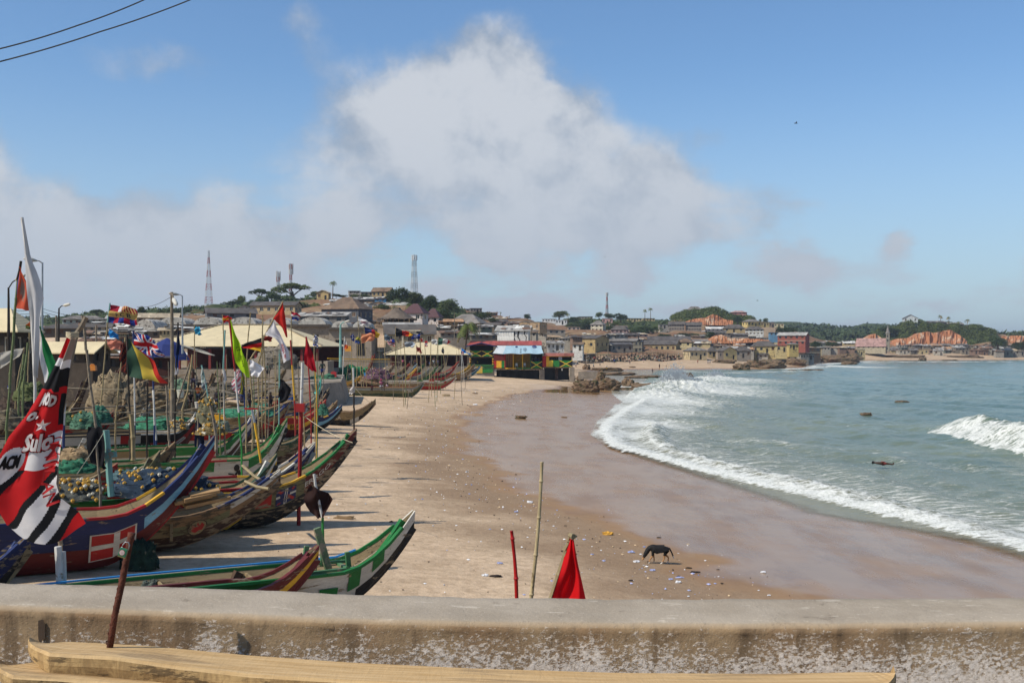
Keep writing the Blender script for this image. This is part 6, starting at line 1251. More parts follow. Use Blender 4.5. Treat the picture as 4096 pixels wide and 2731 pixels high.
block('timber_block', 'dark broken timber knee in the nearest green canoe', 'timber', P(930, 2335, 26), (.2, .22, .62), mat('dark timber', '#4a3a2c', .9, .3, 3, .4), rz=.6, ry=.5)
for (a, c_, lab) in (((845, 2110), (1060, 2290 - 350), 'bamboo pole slanting over the brown canoe'),):
    pass
# ------------------------------------------------------------------ flags
def cl(c, tr=.35): return mat('cloth ' + c, c, .75, .08, 2.5, .12, bscale=5, spec=.15, trans=tr)
def ptn(spec):
    """name of a pattern -> fn(u, v) -> cloth material; u from the pole outwards, v downwards"""
    R_, W_, B_, Y_, G_, K_ = cl('#b51d20'), cl('#d3d0ce'), cl('#22337c'), cl('#d6ab2c'), cl('#1d6b3a'), cl('#1c1c1e')
    if spec[0] == '#': return lambda u, v: cl(spec)
    if spec[0] == 'v': cs = [cl(c) for c in spec[2:].split(',')]; return lambda u, v: cs[min(int(u * len(cs)), len(cs) - 1)]
    if spec[0] == 'h': cs = [cl(c) for c in spec[2:].split(',')]; return lambda u, v: cs[min(int(v * len(cs)), len(cs) - 1)]
    if spec == 'uk':
        def f(u, v):
            if abs(u - .5) < .05 or abs(v - .5) < .10: return R_
            if abs(u - .5) < .085 or abs(v - .5) < .165: return W_
            d = min(abs(u - v), abs(u - 1 + v)); return R_ if d < .035 else W_ if d < .10 else B_
        return f
    if spec == 'fcb':
        def f(u, v):
            if v < .34: return W_ if .33 < u < .5 else cl('#9c2034') if u < .33 or int(u * 22) % 2 else cl('#cdb070')
            if v < .66: return cl('#c0a05c')
            return B_ if int(u * 5.5) % 2 == 0 else cl('#9c1d34')
        return f
    if spec == 'star': return lambda u, v: R_ if int(v * 3) == 0 or v > .8 else W_
    if spec == 'usa': return lambda u, v: B_ if u < .4 and v < .5 else R_ if int(v * 9) % 2 == 0 else W_
    if spec == 'party': return lambda u, v: cl('#a32036') if v < .33 else W_ if v < .66 else B_
    if spec == 'israel': return lambda u, v: B_ if .1 < v < .22 or .8 < v < .92 or abs(math.hypot((u - .5) * 1.3, v - .5) - .18) < .045 else W_
    if spec == 'acm':
        def f(u, v):
            if v < .10: return R_ if u < .6 else cl('#8f8579')
            if v < .135: return W_
            if v < .235: return K_ if v < .215 or u < .8 else R_
            if v > .60:
                q = (v - .60) * 3.2 + u
                for lim, cc_ in ((.34, W_), (.48, K_), (.95, R_), (1.10, K_), (1.42, W_), (1.58, K_), (1.76, W_), (1.92, K_)):
                    if q < lim: return cc_
                return R_
            if u > .72 and v > .46: return R_ if (v * 31) % 1 < .25 else W_
            if math.hypot((u - .22) / .23, (v - .555) / .075) < 1: return W_ if math.hypot((u - .22) / .18, (v - .555) / .060) < 1 else cl('#b51d20')
            if u > .86 and .25 < v < .43: return K_
            if v > .49 and .45 < u < .72 or v > .56 and u < .12: return W_
            return R_
        return f
    if spec == 'check': return lambda u, v: [cl('#5b1f1f'), K_, cl('#7a3a24')][(int(u * 6) + int(v * 16)) % 3]
    if spec == 'usstr': return lambda u, v: cl('#b95a68') if int((v * 1.3 + u * .5) * 8) % 2 else W_
    if spec == 'chelsea': return lambda u, v: W_ if abs(math.hypot((u - .5) * 1.6, v - .5) - .26) < .05 or (abs(u - .5) < .05 and abs(v - .5) < .12) else B_
    if spec == 'lion': return lambda u, v: cl('#8d7669') if math.hypot((u - .5) * 1.0, (v - .55)) < .22 + .06 * sin(u * 30 + v * 20) else (cl('#3f4c86') if u + v * .35 < .25 or u + (1 - v) * .6 > 1.22 - 0 and v > .85 and u > .35 else cl('#c4573d'))
    if spec == 'ad': return lambda u, v: B_ if v < .22 else W_ if v < .7 else cl('#7f99a8')
M_bam = mat('bamboo', '#8f7f5c', .6, .2, 4, .2); M_bamg = mat('green bamboo', '#5f6a44', .6, .2, 3, .2); M_oldp = mat('grey pole', '#7b7060', .9, .3, 3, .3)
def polemat(k): return {'b': M_bam, 'g': M_bamg, 'o': M_oldp, 'r': paint('#8e1f1d', amt=.12), 'w': paint('#c3c1ba', amt=.18), 'n': paint('#23335f', amt=.12), 'e': paint('#2c7a35', amt=.1), 'y': paint('#c99b28', amt=.12), 'k': mat('dark pole', '#2f2a25', .9, .2, 3), 't': paint('#6f9a92', amt=.3), 'm': Mmetal}[k]
def pole_part(parent, pts, Y, r, cols, o, name='pole'):
    """pts photo pixels from the top down; last point is put into the ground; cols one colour key per stretch"""
    q = [P(px, py, Y) - o for px, py in pts]
    for i in range(len(q) - 1):
        b = MB(); n_ = max(2, int((q[i + 1] - q[i]).length / .55)); P_ = [q[i].lerp(q[i + 1], j / n_) + Vector((sin(j * 2.1 + i) * min(r, .05) * (.35 if cols[min(i, len(cols) - 1)] in 'bgok' else .08), 0, 0)) for j in range(n_ + 1)]
        if cols[min(i, len(cols) - 1)] in 'bgo':
            pr = []; rr = []
            for j, p in enumerate(P_):
                pr.append(p); rr.append(r * 1.22)
                if j < n_: pr.append(p.lerp(P_[j + 1], .12)); rr.append(r); pr.append(p.lerp(P_[j + 1], .9)); rr.append(r * .98)
        else: pr, rr = P_, [r] * len(P_)
        b.smooth = False; b.tube(pr, rr, polemat(cols[min(i, len(cols) - 1)]), 6); b.build(name if i == 0 else name, parent)
def foot_of(px, py, Y):
    """carry a pole on down to the ground"""
    x = (px - CX) / F * Y; z = tz(x, Y); return (px, HOR + (CAMH - z + .25) * F / Y)
def flag(label, Y, pole, cols, rows, pat, amp=.06, r=.035, res=None, txt=(), freq=2.6, name='flag', cat='flag', ground=True):
    o = P(*(pole[-1] if pole else rows[0][:2]), Y); t = thing(name, label, cat, o, 0, 'flags and pennants over the canoes')
    if pole:
        pts = list(pole)
        if ground: f = foot_of(pts[-1][0] + (pts[-1][0] - pts[-2][0]) * .0, 0, Y); pts = pts + [f] if f[1] > pts[-1][1] else pts
        pole_part(t, pts, Y + (.03 if 'football flag' not in label else .75), r, cols, o)
    fn = ptn(pat); nr = len(rows) - 1
    def at(u, v):
        i = min(int(v * nr), nr - 1); k = v * nr - i; k2 = k * k * (3 - 2 * k) if nr > 2 else k; a, c_ = rows[i], rows[i + 1]
        def pt(row):
            if len(row) == 6: q = 1 - u; return (row[0] * q * q + row[2] * 2 * u * q + row[4] * u * u, row[1] * q * q + row[3] * 2 * u * q + row[5] * u * u)
            return (row[0] + (row[2] - row[0]) * u, row[1] + (row[3] - row[1]) * u)
        p, q_ = pt(a), pt(c_); px, py = p[0] + (q_[0] - p[0]) * k, p[1] + (q_[1] - p[1]) * k
        w_ = P(px, py, Y); s = Y / 50
        w_.y += amp * s * 2.6 * (u ** .7) * sin(u * freq * 6.28 / 2 + v * 3.1 + Y) + amp * s * 1.5 * sin(v * 9 + u * 5); w_.z += amp * s * .8 * u * sin(u * freq * 4 + 1 + v * 2); return w_ - o
    nu, nv = res or (24, 18); b = MB(); b.smooth = True; b.grid(nu, nv, at, fn); c = b.build('cloth', t)
    for (s_, u0, v0, u1, v1, ch, rot) in txt:
        def tf(a, b_, u0=u0, v0=v0, u1=u1, v1=v1, rot=rot):
            if rot: uu, vv = u0 + (u1 - u0) * b_, v0 + (v1 - v0) * a
            else: uu, vv = u0 + (u1 - u0) * a, v1 + (v0 - v1) * b_
            p = at(uu, vv); p.y -= .012 + .012 * Y / 50; return p
        text_on(s_, tf, cl(ch, 0), c)
    return t, at, c
t, at, c = flag('huge red, white and black football flag hanging at the left edge', 22, [(345, 1268), (300, 1345), (262, 1560), (222, 1800), (236, 2100), (240, 2180)], 'ooo',
     [(268, 1346, 285, 1345, 303, 1352), (225, 1440, 250, 1440, 275, 1456), (172, 1540, 215, 1545, 257, 1560), (105, 1660, 180, 1650, 243, 1640), (40, 1745, 150, 1735, 246, 1710), (-10, 1850, 120, 1840, 240, 1820), (-60, 1950, 90, 1960, 232, 1930), (-20, 2030, 100, 2060, 250, 1985), (20, 2100, 130, 2150, 320, 2040), (60, 2130, 190, 2235, 346, 2085)], 'acm', amp=.10, r=.05, res=(90, 200), freq=3.4, ground=False)
for s_, u0, v0, u1, v1, rot in (('ACM', .09, .53, .34, .585, 0), ('MOD', .30, .25, .80, .30, 0), ('o.', .15, .325, .42, .365, 0), ('Sulo', .34, .45, .82, .52, 0)):
    wt = s_ != 'ACM'
    for dx, dy, yy, ch in ([(a * .026, b_ * .008, .03, '#1c1c1e') for a in (-1, 1) for b_ in (-1, 1)] * wt + [(a * .016, b_ * .005, .045, '#b51d20' if wt else '#d3d0ce') for a in (-1, 0, 1) for b_ in (-1, 0, 1) if a or b_] if wt else []) + [(a * .008, b_ * .0025, .06, '#d3d0ce' if wt else '#1c1c1e') for a in (-1, 1) for b_ in (-1, 1)]:
        def tf(a, b_): p = at(min(1, u0 + (u1 - u0) * a + dx), v1 + (v0 - v1) * b_ + dy); p.y -= yy; return p
        text_on(s_, tf, cl(ch, 0), c)
def tf(a, b_): p = at(.76 + .2 * b_, .50 + .30 * a); p.y -= .05; return p
text_on('MILAN', tf, cl('#8f1a1d', 0), c)
b = MB(); pts = []
for k in range(10): a = pi / 2 + k * pi / 5; rr = 1 if k % 2 == 0 else .42; q = at(.60 + .17 * rr * cos(a), .405 - .038 * rr * sin(a)); q.y -= .05; pts.append(q)
ctr = sum(pts, Vector()) / 10
for k in range(10): b.face([ctr, pts[k], pts[(k + 1) % 10]], cl('#d3d0ce', 0))
b.build('star', c)
b = MB(); sb = [at(.5, .02) + Vector((0, -.06, 0))]
for k in range(5): a = k * 1.1; b.tube([at(.1, .0) + Vector((-.02, -.05, .02 * k)), at(.6, .01) + Vector((.02, -.09, .03 * k)), at(1, .0) + Vector((.05, -.02, .02 * k))], .012, mat('rope', '#b7ab90', .9, .2, 5), 4)
b.build('lashing', t)
# (label, distance, pole px path, colours, rows, pattern, extras)
FL = [('tall furled white flag towering at the left edge', 30, [(88, 870), (120, 1100), (140, 1540)], 'w', [(82, 874, 96, 876), (92, 960, 108, 962), (96, 1030, 118, 1032), (102, 1100, 148, 1104), (108, 1150, 170, 1190), (114, 1200, 164, 1230), (120, 1270, 160, 1280), (122, 1350, 160, 1350), (126, 1430, 156, 1440), (132, 1500, 148, 1510)], '#c9c8c6', .05),
      ('green and white cloth swelling below the tall furled white flag', 29.5, [], '', [(158, 1305, 163, 1306), (160, 1360, 178, 1352), (158, 1410, 196, 1395), (164, 1460, 212, 1430), (172, 1500, 236, 1478), (176, 1530, 216, 1528)], 'v:#c9c8c6,#1d6b3a,#1d6b3a', .04),
      ('orange-red national emblem flag on the leftmost bamboo pole', 34, [(84, 1044), (70, 1120), (26, 1720)], 'kg', [(77, 1064, 81, 1066), (71, 1120, 108, 1130), (68, 1180, 116, 1190), (62, 1232, 120, 1243)], 'lion', .03),
      ('crimson, gold and blue club flag lettered FCB', 62, [(440, 1212), (430, 1290), (404, 1620)], 'tb', [(440, 1219, 541, 1231), (432, 1289, 552, 1302)], 'fcb', .06), ('sky blue pennant under the lettered club flag', 62.5, [], '', [(434, 1314, 466, 1332), (437, 1350, 480, 1355)], '#2f82c0', .05),
      ('torn pale orange cloth under the sky blue pennant', 62.5, [], '', [(424, 1358, 486, 1362), (440, 1398, 484, 1396)], '#c9806a', .04), ('union flag waving above the canoes', 58, [(533, 1322), (537, 1500), (540, 1700)], 'nwn', [(534, 1326, 610, 1350), (537, 1372, 634, 1385), (540, 1420, 658, 1425)], 'uk', .05),
      ('large green, yellow and red flag drooping to a point', 50, [(508, 1340), (512, 1500), (520, 1660)], 'k', [(508, 1350, 540, 1384), (510, 1400, 612, 1440), (510, 1450, 642, 1500), (512, 1504, 673, 1535)], 'v:#35503e,#35503e,#cdb145,#cdb145,#b83026', .06), ('dark red checked cloth left of the green, yellow and red flag', 51, [(502, 1350), (486, 1440), (462, 1690)], 'b', [(482, 1378, 504, 1362), (478, 1430, 508, 1440), (482, 1485, 508, 1495)], 'check', .03),
      ('furled blue and white flag on the dark pole right of the lamp post', 52, [(712, 1290), (705, 1500), (700, 1640)], 'k', [(708, 1320, 716, 1322), (706, 1370, 722, 1375), (703, 1420, 718, 1420), (700, 1470, 716, 1470), (698, 1500, 712, 1495)], 'h:#22304f,#22304f,#2b4a94,#b8b8be', .03),
      ('lime green handwritten banner on a red and white pole', 46, [(917, 1275), (940, 1485), (955, 1650), (967, 1800)], 'rwe', [(918, 1278, 924, 1282), (924, 1320, 946, 1340), (932, 1370, 962, 1372), (936, 1415, 972, 1408), (940, 1450, 990, 1450), (962, 1480, 996, 1512)], '#a7cc22', .05),
      ('large red triangular pennant above the white lettered one', 54, [(1132, 1206), (1094, 1274), (1045, 1370), (985, 1462)], 'b', [(1129, 1212, 1133, 1212), (1108, 1252, 1138, 1250), (1094, 1274, 1144, 1300), (1128, 1310, 1147, 1325), (1142, 1345, 1148, 1350)], '#c02a22', .03),
      ('white pennant with red hand lettering under the red triangle', 54, [], '', [(1090, 1280, 1098, 1282), (1072, 1308, 1106, 1308), (1056, 1338, 1118, 1332), (1100, 1352, 1128, 1352), (1118, 1374, 1136, 1370), (1124, 1410, 1152, 1400), (1134, 1452, 1158, 1436)], '#d6d2d2', .03), ('black, red and yellow flag streaming to the left', 52, [(1050, 1340), (1046, 1410), (1034, 1450)], 'b', [(1049, 1350, 965, 1378), (1047, 1378, 972, 1390), (1045, 1410, 1030, 1400)], 'h:#1c1c1e,#b51d20,#d6ab2c', .03),
      ('small red and yellow striped flag left of the lime banner pole', 80, [(890, 1258), (893, 1320), (898, 1500)], 'b', [(890, 1261, 925, 1266), (892, 1292, 924, 1286)], 'h:#b51d20,#d6ab2c,#b51d20', .05), ('small turquoise flag with a pale wreath', 84, [(778, 1300), (778, 1450), (770, 1620)], 'b', [(778, 1304, 805, 1311), (779, 1336, 803, 1340)], '#3f9dbc', .05),
      ('red, white and blue party flag with a round emblem', 88, [(1164, 1242), (1168, 1400), (1180, 1560)], 'b', [(1164, 1245, 1200, 1258), (1165, 1277, 1198, 1281)], 'party', .05), ('white flag with a blue star and stripes', 82, [(1256, 1334), (1258, 1450), (1268, 1600)], 'b', [(1256, 1336, 1271, 1346), (1250, 1383, 1275, 1388)], 'israel', .05),
      ('dark red bandana cloth hanging from a red pole', 62, [(1225, 1346), (1236, 1500), (1245, 1680)], 'r', [(1222, 1350, 1228, 1352), (1220, 1395, 1240, 1392), (1217, 1425, 1252, 1415), (1217, 1455, 1258, 1440), (1245, 1482, 1267, 1488)], '#a01020', .03), ('bright white cloth blowing right of the lime banner', 50, [(995, 1436), (1000, 1500), (1010, 1600)], 'b', [(995, 1438, 1022, 1446), (1000, 1470, 1058, 1472), (1000, 1500, 1036, 1508)], '#dddbdb', .05),
      ('small dark red cloth under the black, red and yellow flag', 70, [(1052, 1340), (1056, 1400), (1062, 1540)], 'b', [(1052, 1343, 1090, 1346), (1052, 1362, 1088, 1366)], '#7c2a26', .04), ('white flag with a pink badge, highest over the middle sheds', 150, [(1431, 1262), (1438, 1400), (1446, 1540)], 'b', [(1431, 1265, 1484, 1291), (1437, 1300, 1476, 1306)], '#d4d1cc', .05),
      ('large peach orange flag in the middle', 148, [(1443, 1330), (1450, 1450), (1455, 1550)], 'b', [(1442, 1336, 1498, 1332), (1446, 1373, 1497, 1358)], '#c98560', .05), ('blue, red and yellow flag behind the peach one', 150, [(1456, 1300), (1462, 1420), (1466, 1540)], 'b', [(1457, 1306, 1518, 1330), (1460, 1334, 1516, 1352)], 'v:#303a68,#303a68,#b0252c,#cfa92c', .05),
      ('black, red and yellow flag over the arched porch', 165, [(1582, 1306), (1582, 1420), (1584, 1520)], 'b', [(1582, 1312, 1652, 1334), (1583, 1346, 1650, 1343)], 'v:#1c1c1e,#1c1c1e,#a8302a,#c23a20,#cfa12c', .05), ('blue and white football flag with a round badge', 168, [(1682, 1330), (1684, 1430), (1690, 1520)], 'b', [(1682, 1333, 1646, 1345), (1680, 1354, 1643, 1357)], 'chelsea', .05),
      ('stars and stripes flag over the middle sheds', 160, [(1580, 1350), (1583, 1450), (1590, 1530)], 'b', [(1580, 1356, 1546, 1357), (1580, 1385, 1552, 1378)], 'usa', .05), ('greyish print flag left of the stars and stripes', 158, [(1536, 1328), (1540, 1430), (1546, 1530)], 'b', [(1536, 1330, 1563, 1350), (1538, 1360, 1560, 1364)], '#6f7d86', .05),
      ('grey and white banner over the smaller market shed', 165, [(1616, 1358), (1620, 1440), (1622, 1520)], 'b', [(1616, 1364, 1662, 1370), (1620, 1388, 1657, 1388)], 'v:#8d9498,#8d9498,#b9c3cc', .05), ('dark green, white and red flag over the smaller market shed', 170, [(1754, 1344), (1748, 1420), (1738, 1520)], 'b', [(1753, 1348, 1803, 1363), (1751, 1380, 1797, 1374)], 'v:#3d5f50,#3d5f50,#d0cec8,#d0cec8,#b3262a', .05),
      ('plain white flag beside the green, white and red one', 172, [(1725, 1350), (1722, 1430), (1718, 1520)], 'b', [(1725, 1354, 1752, 1361), (1727, 1376, 1750, 1378)], '#c2c2be', .05), ('red and white striped flag over the smaller market shed', 172, [(1698, 1352), (1702, 1440), (1706, 1520)], 'b', [(1697, 1362, 1712, 1366), (1700, 1386, 1710, 1385)], 'star', .05),
      ('red flag with a white edge over the smaller market shed', 174, [(1678, 1345), (1684, 1440), (1688, 1520)], 'b', [(1678, 1351, 1695, 1356), (1681, 1368, 1697, 1366)], 'v:#a82c28,#a82c28,#c9c6c0', .05), ('maroon and cream flag in front of the smaller market shed', 160, [(1665, 1380), (1668, 1440), (1672, 1520)], 'b', [(1665, 1384, 1684, 1394), (1666, 1404, 1688, 1414)], 'h:#7d2a2a,#7d2a2a,#b8785a', .05),
      ('bright blue torn flag by the beach bar', 200, [(1844, 1388), (1852, 1450), (1856, 1500)], 'w', [(1845, 1391, 1862, 1404), (1848, 1410, 1886, 1418)], '#2b87cf', .05), ('small red striped flag by the bright blue one', 198, [(1844, 1402), (1846, 1450), (1848, 1500)], 'w', [(1844, 1404, 1855, 1406), (1844, 1417, 1855, 1418)], 'usa', .05),
      ('black, grey and white drooping flag on the smaller shed', 172, [(1772, 1386), (1776, 1440), (1782, 1520)], 'b', [(1770, 1390, 1775, 1392), (1765, 1402, 1778, 1400), (1768, 1413, 1776, 1412)], 'h:#2a2c2c,#8a8c84,#2a2c2c', .04), ('white and orange pennant on a slim white pole', 140, [(1378, 1346), (1374, 1430), (1368, 1560)], 'w', [(1377, 1349, 1380, 1351), (1375, 1372, 1388, 1370), (1374, 1398, 1392, 1392)], 'h:#d0ccc8,#d0ccc8,#cc5a30', .03),
      ('dark blue print flag right of the white and orange pennant', 142, [(1404, 1328), (1406, 1430), (1410, 1560)], 'b', [(1403, 1334, 1417, 1338), (1404, 1360, 1416, 1364)], 'chelsea', .05), ('yellow-green and blue flag left of the peach flag', 146, [(1432, 1342), (1430, 1440), (1424, 1560)], 'b', [(1427, 1346, 1441, 1352), (1418, 1370, 1440, 1374)], 'h:#a9a23a,#2b4585', .05),
      ('pale red striped cloth hanging behind the white and red pole', 56, [], '', [(950, 1478, 962, 1482), (926, 1530, 962, 1534), (930, 1558, 958, 1565), (946, 1575, 956, 1578)], 'usstr', .03), ('olive yellow and blue cloth hanging straight down', 55, [(962, 1460), (975, 1560), (985, 1700)], 'n', [(960, 1480, 972, 1484), (966, 1530, 978, 1530), (960, 1575, 975, 1577)], '#7c7a2c', .03),
      ('torn black plastic sheet on a pole in the middle', 60, [(1118, 1400), (1118, 1520), (1116, 1700)], 't', [(1120, 1518, 1138, 1518), (1116, 1550, 1165, 1555), (1114, 1590, 1150, 1600), (1112, 1605, 1130, 1612)], '#1f1e20', .04), ('twisted turquoise cloth below the dark red bandana', 66, [(1290, 1500), (1275, 1560), (1260, 1620)], 'b', [(1284, 1508, 1288, 1510), (1266, 1548, 1284, 1550), (1255, 1572, 1276, 1580)], '#5fb0a4', .03),
      ('white pennant with green writing above an orange shirt', 58, [(806, 1460), (822, 1530), (838, 1620)], 't', [(806, 1468, 812, 1470), (804, 1500, 818, 1505), (804, 1530, 826, 1534)], '#c9d2cc', .03), ('patterned grey cloth under the pennant with green writing', 58.5, [], '', [(804, 1532, 826, 1536), (806, 1550, 824, 1552), (814, 1560, 820, 1560)], '#7c8488', .03),
      ('narrow white pennant on a blue and white pole', 56, [(900, 1320), (893, 1480), (898, 1700)], 'twn', [(893, 1472, 898, 1476), (892, 1505, 906, 1520), (890, 1545, 900, 1540)], '#c9c9c9', .03), ('white cloth tied to the KAKA canoe mast', 82.5, [], '', [(1410, 1542, 1418, 1545), (1398, 1560, 1416, 1568), (1395, 1574, 1408, 1578)], '#c7bfb8', .03),
      ('black cloth knotted on the post above the float-filled canoe', 33, [(330, 1262), (345, 1400), (382, 1700), (402, 1975)], 'oo', [(352, 1706, 414, 1710), (344, 1740, 420, 1760), (350, 1790, 424, 1810), (362, 1850, 422, 1862), (396, 1862, 424, 1876)], '#1d1c1f', .05),
      ('folded navy cloth with an orange edge on the lettered canoe prow', 55, [(792, 1672), (790, 1740)], 'o', [(784, 1680, 804, 1690), (780, 1730, 812, 1735), (778, 1780, 818, 1785), (778, 1812, 800, 1818)], '#20263f', .04), ('brown cloth bunched around the green post of the nearest canoe', 31.5, [(1256, 1895), (1262, 1940), (1290, 2070), (1296, 2270)], 'wwe', [(1236, 1942, 1270, 1950), (1222, 1970, 1310, 1968), (1216, 1990, 1330, 1996), (1226, 2020, 1316, 2030), (1240, 2050, 1304, 2055), (1268, 2070, 1294, 2074)], '#33201c', .10),
      ('faded white sail cloth sagging between poles at the far left', 58, [(98, 1390), (70, 1530), (62, 1600)], 'b', [(0, 1410, 97, 1390), (0, 1440, 80, 1425), (0, 1475, 40, 1450)], '#a9a59a', .03), ('long white awning cloth strung below the market shed sign', 90, [], '', [(722, 1376, 780, 1392, 860, 1418), (724, 1382, 776, 1404, 858, 1424)], '#c9c4b6', .02), ('orange and green pennant beside the tall white flag', 66, [(118, 1330), (116, 1400), (112, 1500)], 'b', [(120, 1284, 124, 1286), (104, 1300, 122, 1306), (100, 1314, 118, 1316)], 'h:#b8602c,#5d6a3c', .03)]
for f_ in FL:
    lab, Y, pole, cols, rows, pat, amp = f_; big = Y < 100
    tx = {'lime green': [('Le Tee', .35, .48, .92, .56, '#2a3410', 1), ('kwn', .55, .66, .85, .86, '#2a3410', 1)], 'white pennant with red': [('DOGA', .2, .68, .8, .86, '#a02030', 1), ('W', .3, .88, .7, .96, '#a02030', 0)], 'crimson': [('F C B', .25, .40, .75, .62, '#1d2340', 0)], 'white flag with a pink': [('EBEN', .25, .35, .75, .65, '#a03060', 0)], 'white pennant with green': [('Ahobaa', .3, .35, .7, .95, '#2f5a44', 1)]}.get(next((k for k in ('lime green', 'white pennant with red', 'crimson', 'white flag with a pink', 'white pennant with green') if lab.startswith(k)), ''), [])
    flag(lab, Y, pole, cols, rows, pat, amp, r=.04 if big else .05, res=(44, 30) if pat in ('uk', 'fcb', 'lion', 'check', 'chelsea', 'israel', 'usa') else (18, 20), txt=tx)
# bare poles and masts: (label, distance, path, colours, radius)
PO = [('white painted mast stepped in a red post on the red-bowed canoe', 40, [(1210, 1450), (1205, 1640)], 'w', .06), ('red post carrying the white mast', 39.8, [(1205, 1635), (1195, 2040)], 'r', .075), ('slim mast of the KAKA canoe, white above and dark below', 83, [(1413, 1470), (1415, 1570), (1416, 1632)], 'wk', .07), ('maroon T-topped post on the white canoe', 46, [(1007, 1638), (1018, 1690), (1030, 1760), (1044, 1850)], 'myy', .05),
      ('pale blue cross-shaped post on the canoe with floats', 33.4, [(424, 1720), (445, 1985)], 't', .10), ('thin grey pole leaning from the union flag foot', 50, [(665, 1540), (672, 1700), (676, 1760)], 'o', .05), ('tall bent bamboo beside the orange shirt', 60, [(770, 1418), (752, 1560), (730, 1640)], 'b', .06), ('grey driftwood pole leaning right of the union flag', 62, [(760, 1450), (700, 1640)], 'o', .05), ('slim yellow and red pole right of the dark red bandana', 66, [(1162, 1360), (1168, 1460), (1178, 1600), (1182, 1700)], 'ryr', .05),
      ('thin green and yellow pole right of the bandana', 64, [(1260, 1480), (1266, 1560)], 'y', .03), ('tall bare bamboo pole behind the red triangle', 70, [(1050, 1260), (1050, 1400), (1048, 1560)], 'b', .04), ('bare bamboo pole above the market shed roof', 72, [(1002, 1250), (990, 1380), (985, 1520)], 'b', .04), ('white post braced in the sand below the huge red flag', 24.5, [(232, 2185), (240, 2335)], 'w', .08), ('short board wedge beside the white braced post', 24.6, [(252, 2205), (256, 2335)], 'w', .06), ('blue and white pole beside the orange-shirted man', 57, [(612, 1560), (625, 1760)], 'wn', .05), ('brown square post standing in the float-filled canoe', 34, [(525, 1655), (535, 1840)], 'b', .07),
      ('grey post below the folded navy cloth', 50, [(842, 1620), (865, 1740)], 'o', .07), ('blue and white banded pole by the lettered canoe', 56, [(610, 1400), (614, 1560), (618, 1700)], 'nwn', .045), ('thin dark pole left of the large green and yellow flag', 50, [(590, 1530), (588, 1700)], 'k', .04), ('leaning pole with blue band in the far left', 44, [(272, 1440), (262, 1560), (255, 1700)], 'nwn', .05), ('bamboo pole tilted beside the leftmost canoe', 50, [(112, 1370), (100, 1480), (92, 1560)], 'g', .05), ('thin bamboo pole crossing the sail cloth', 52, [(96, 1415), (86, 1500), (75, 1560)], 'g', .05)]
for lab, Y, path, cols, r in PO:
    if 'on the' in lab or 'in the float' in lab or 'canoe' in lab and 'standing' in lab: pts = list(path)
    else: f = foot_of(path[-1][0], 0, Y); pts = list(path) + ([f] if f[1] > path[-1][1] + 4 else [])
    o = P(*pts[-1], Y); t = thing('pole', lab, 'pole', o, 0, 'poles and masts'); pole_part(t, pts, Y, r, cols, o, 'shaft')
    if 'T-topped' in lab: ppart('cross_piece', t, P(1005, 1634, Y) - o, (.55, .1, .07), polemat('r'))
    if 'cross-shaped' in lab: ppart('cross_piece', t, P(436, 1818, Y) - Vector((0, .12, 0)) - o, (.56, .05, .17), polemat('t'), ry=-.12)
    if 'red post' in lab and 'carrying' in lab: ppart('head_block', t, P(1202, 1630, Y - .1) - o, (.32, .26, .3), polemat('r'))
# many more slender bamboo poles over the canoes; alike ones share a label
bm_ = []
for i in range(54):
    if i < 30: px, Y = RND.uniform(600, 1300), RND.uniform(52, 110)
    else: px, Y = RND.uniform(1370, 1860), RND.uniform(120, 180)
    top = (RND.uniform(1400, 1500) if i < 30 else RND.uniform(1350, 1440)); f = foot_of(px, 0, Y); lean = RND.uniform(-22, 22)
    o = P(*f, Y); t = thing('pole', f"thin bare {['straw-coloured', 'grey', 'greenish'][i % 3]} pole {'leaning right' if lean > 8 else 'leaning left' if lean < -8 else 'standing upright'} among the {'nearer' if i < 30 else 'far group of'} canoes", 'pole', o, 0, 'bare bamboo poles among the canoes'); b = MB(); a = P(px + lean, top, Y) - o; b.tube([a, a * .5 + Vector((.04, 0, 0)), Vector((0, 0, 0))], [.02, .03, .04], [M_bam, M_oldp, M_bamg][i % 3], 5); b.build('shaft', t)
# guy ropes
Mrope = mat('rope', '#b7ab90', .9, .2, 5)
def cable(label, pts, r, m_, sag=0, name='rope', cat='rope', n=14):
    P_ = [P(*p) for p in pts]; o = P_[0]; b = MB(); q = []
    for a, c_ in zip(P_[:-1], P_[1:]):
        for k in range(n): u = k / n; v = a.lerp(c_, u); v.z -= sag * 4 * u * (1 - u); q.append(v - o)
    q.append(P_[-1] - o); b.tube(q, r, m_, 4); ob = b.build(name); ob.location = o; return tag(ob, label, cat)
cable('rope from the white canoe prow up to the white pole', [(950, 1634, 46), (1122, 1716, 49)], .012, Mrope, .05); cable('rope running from the red post to the prow of the red-bowed canoe', [(1206, 1655, 40), (1410, 1770, 37)], .012, Mrope, .1); cable('cord from the KAKA canoe mast to its prow', [(1416, 1545, 83), (1484, 1612, 83)], .015, Mrope, .1)
cable('cord from the black cloth down to the red flag', [(418, 1724, 33), (308, 1895, 30)], .01, Mrope, .03); cable('cord strung between poles over the left canoes', [(0, 1672, 40), (330, 1640, 42), (690, 1648, 50), (900, 1650, 52)], .01, Mrope, .05); cable('second cord strung between poles over the left canoes', [(250, 1550, 50), (700, 1556, 52), (900, 1560, 54)], .01, Mrope, .05)
Mwire = mat('wire', '#3a3a38', .6, .1)
cable('upper overhead wire crossing the top left corner', [(-60, 210, 14), (310, 103, 15), (620, -20, 16)], .009, Mwire, .02, 'overhead_wire', 'wire'); cable('lower overhead wire crossing the top left corner', [(-60, 262, 14), (400, 128, 15), (790, -12, 16)], .009, Mwire, .02, 'overhead_wire', 'wire')
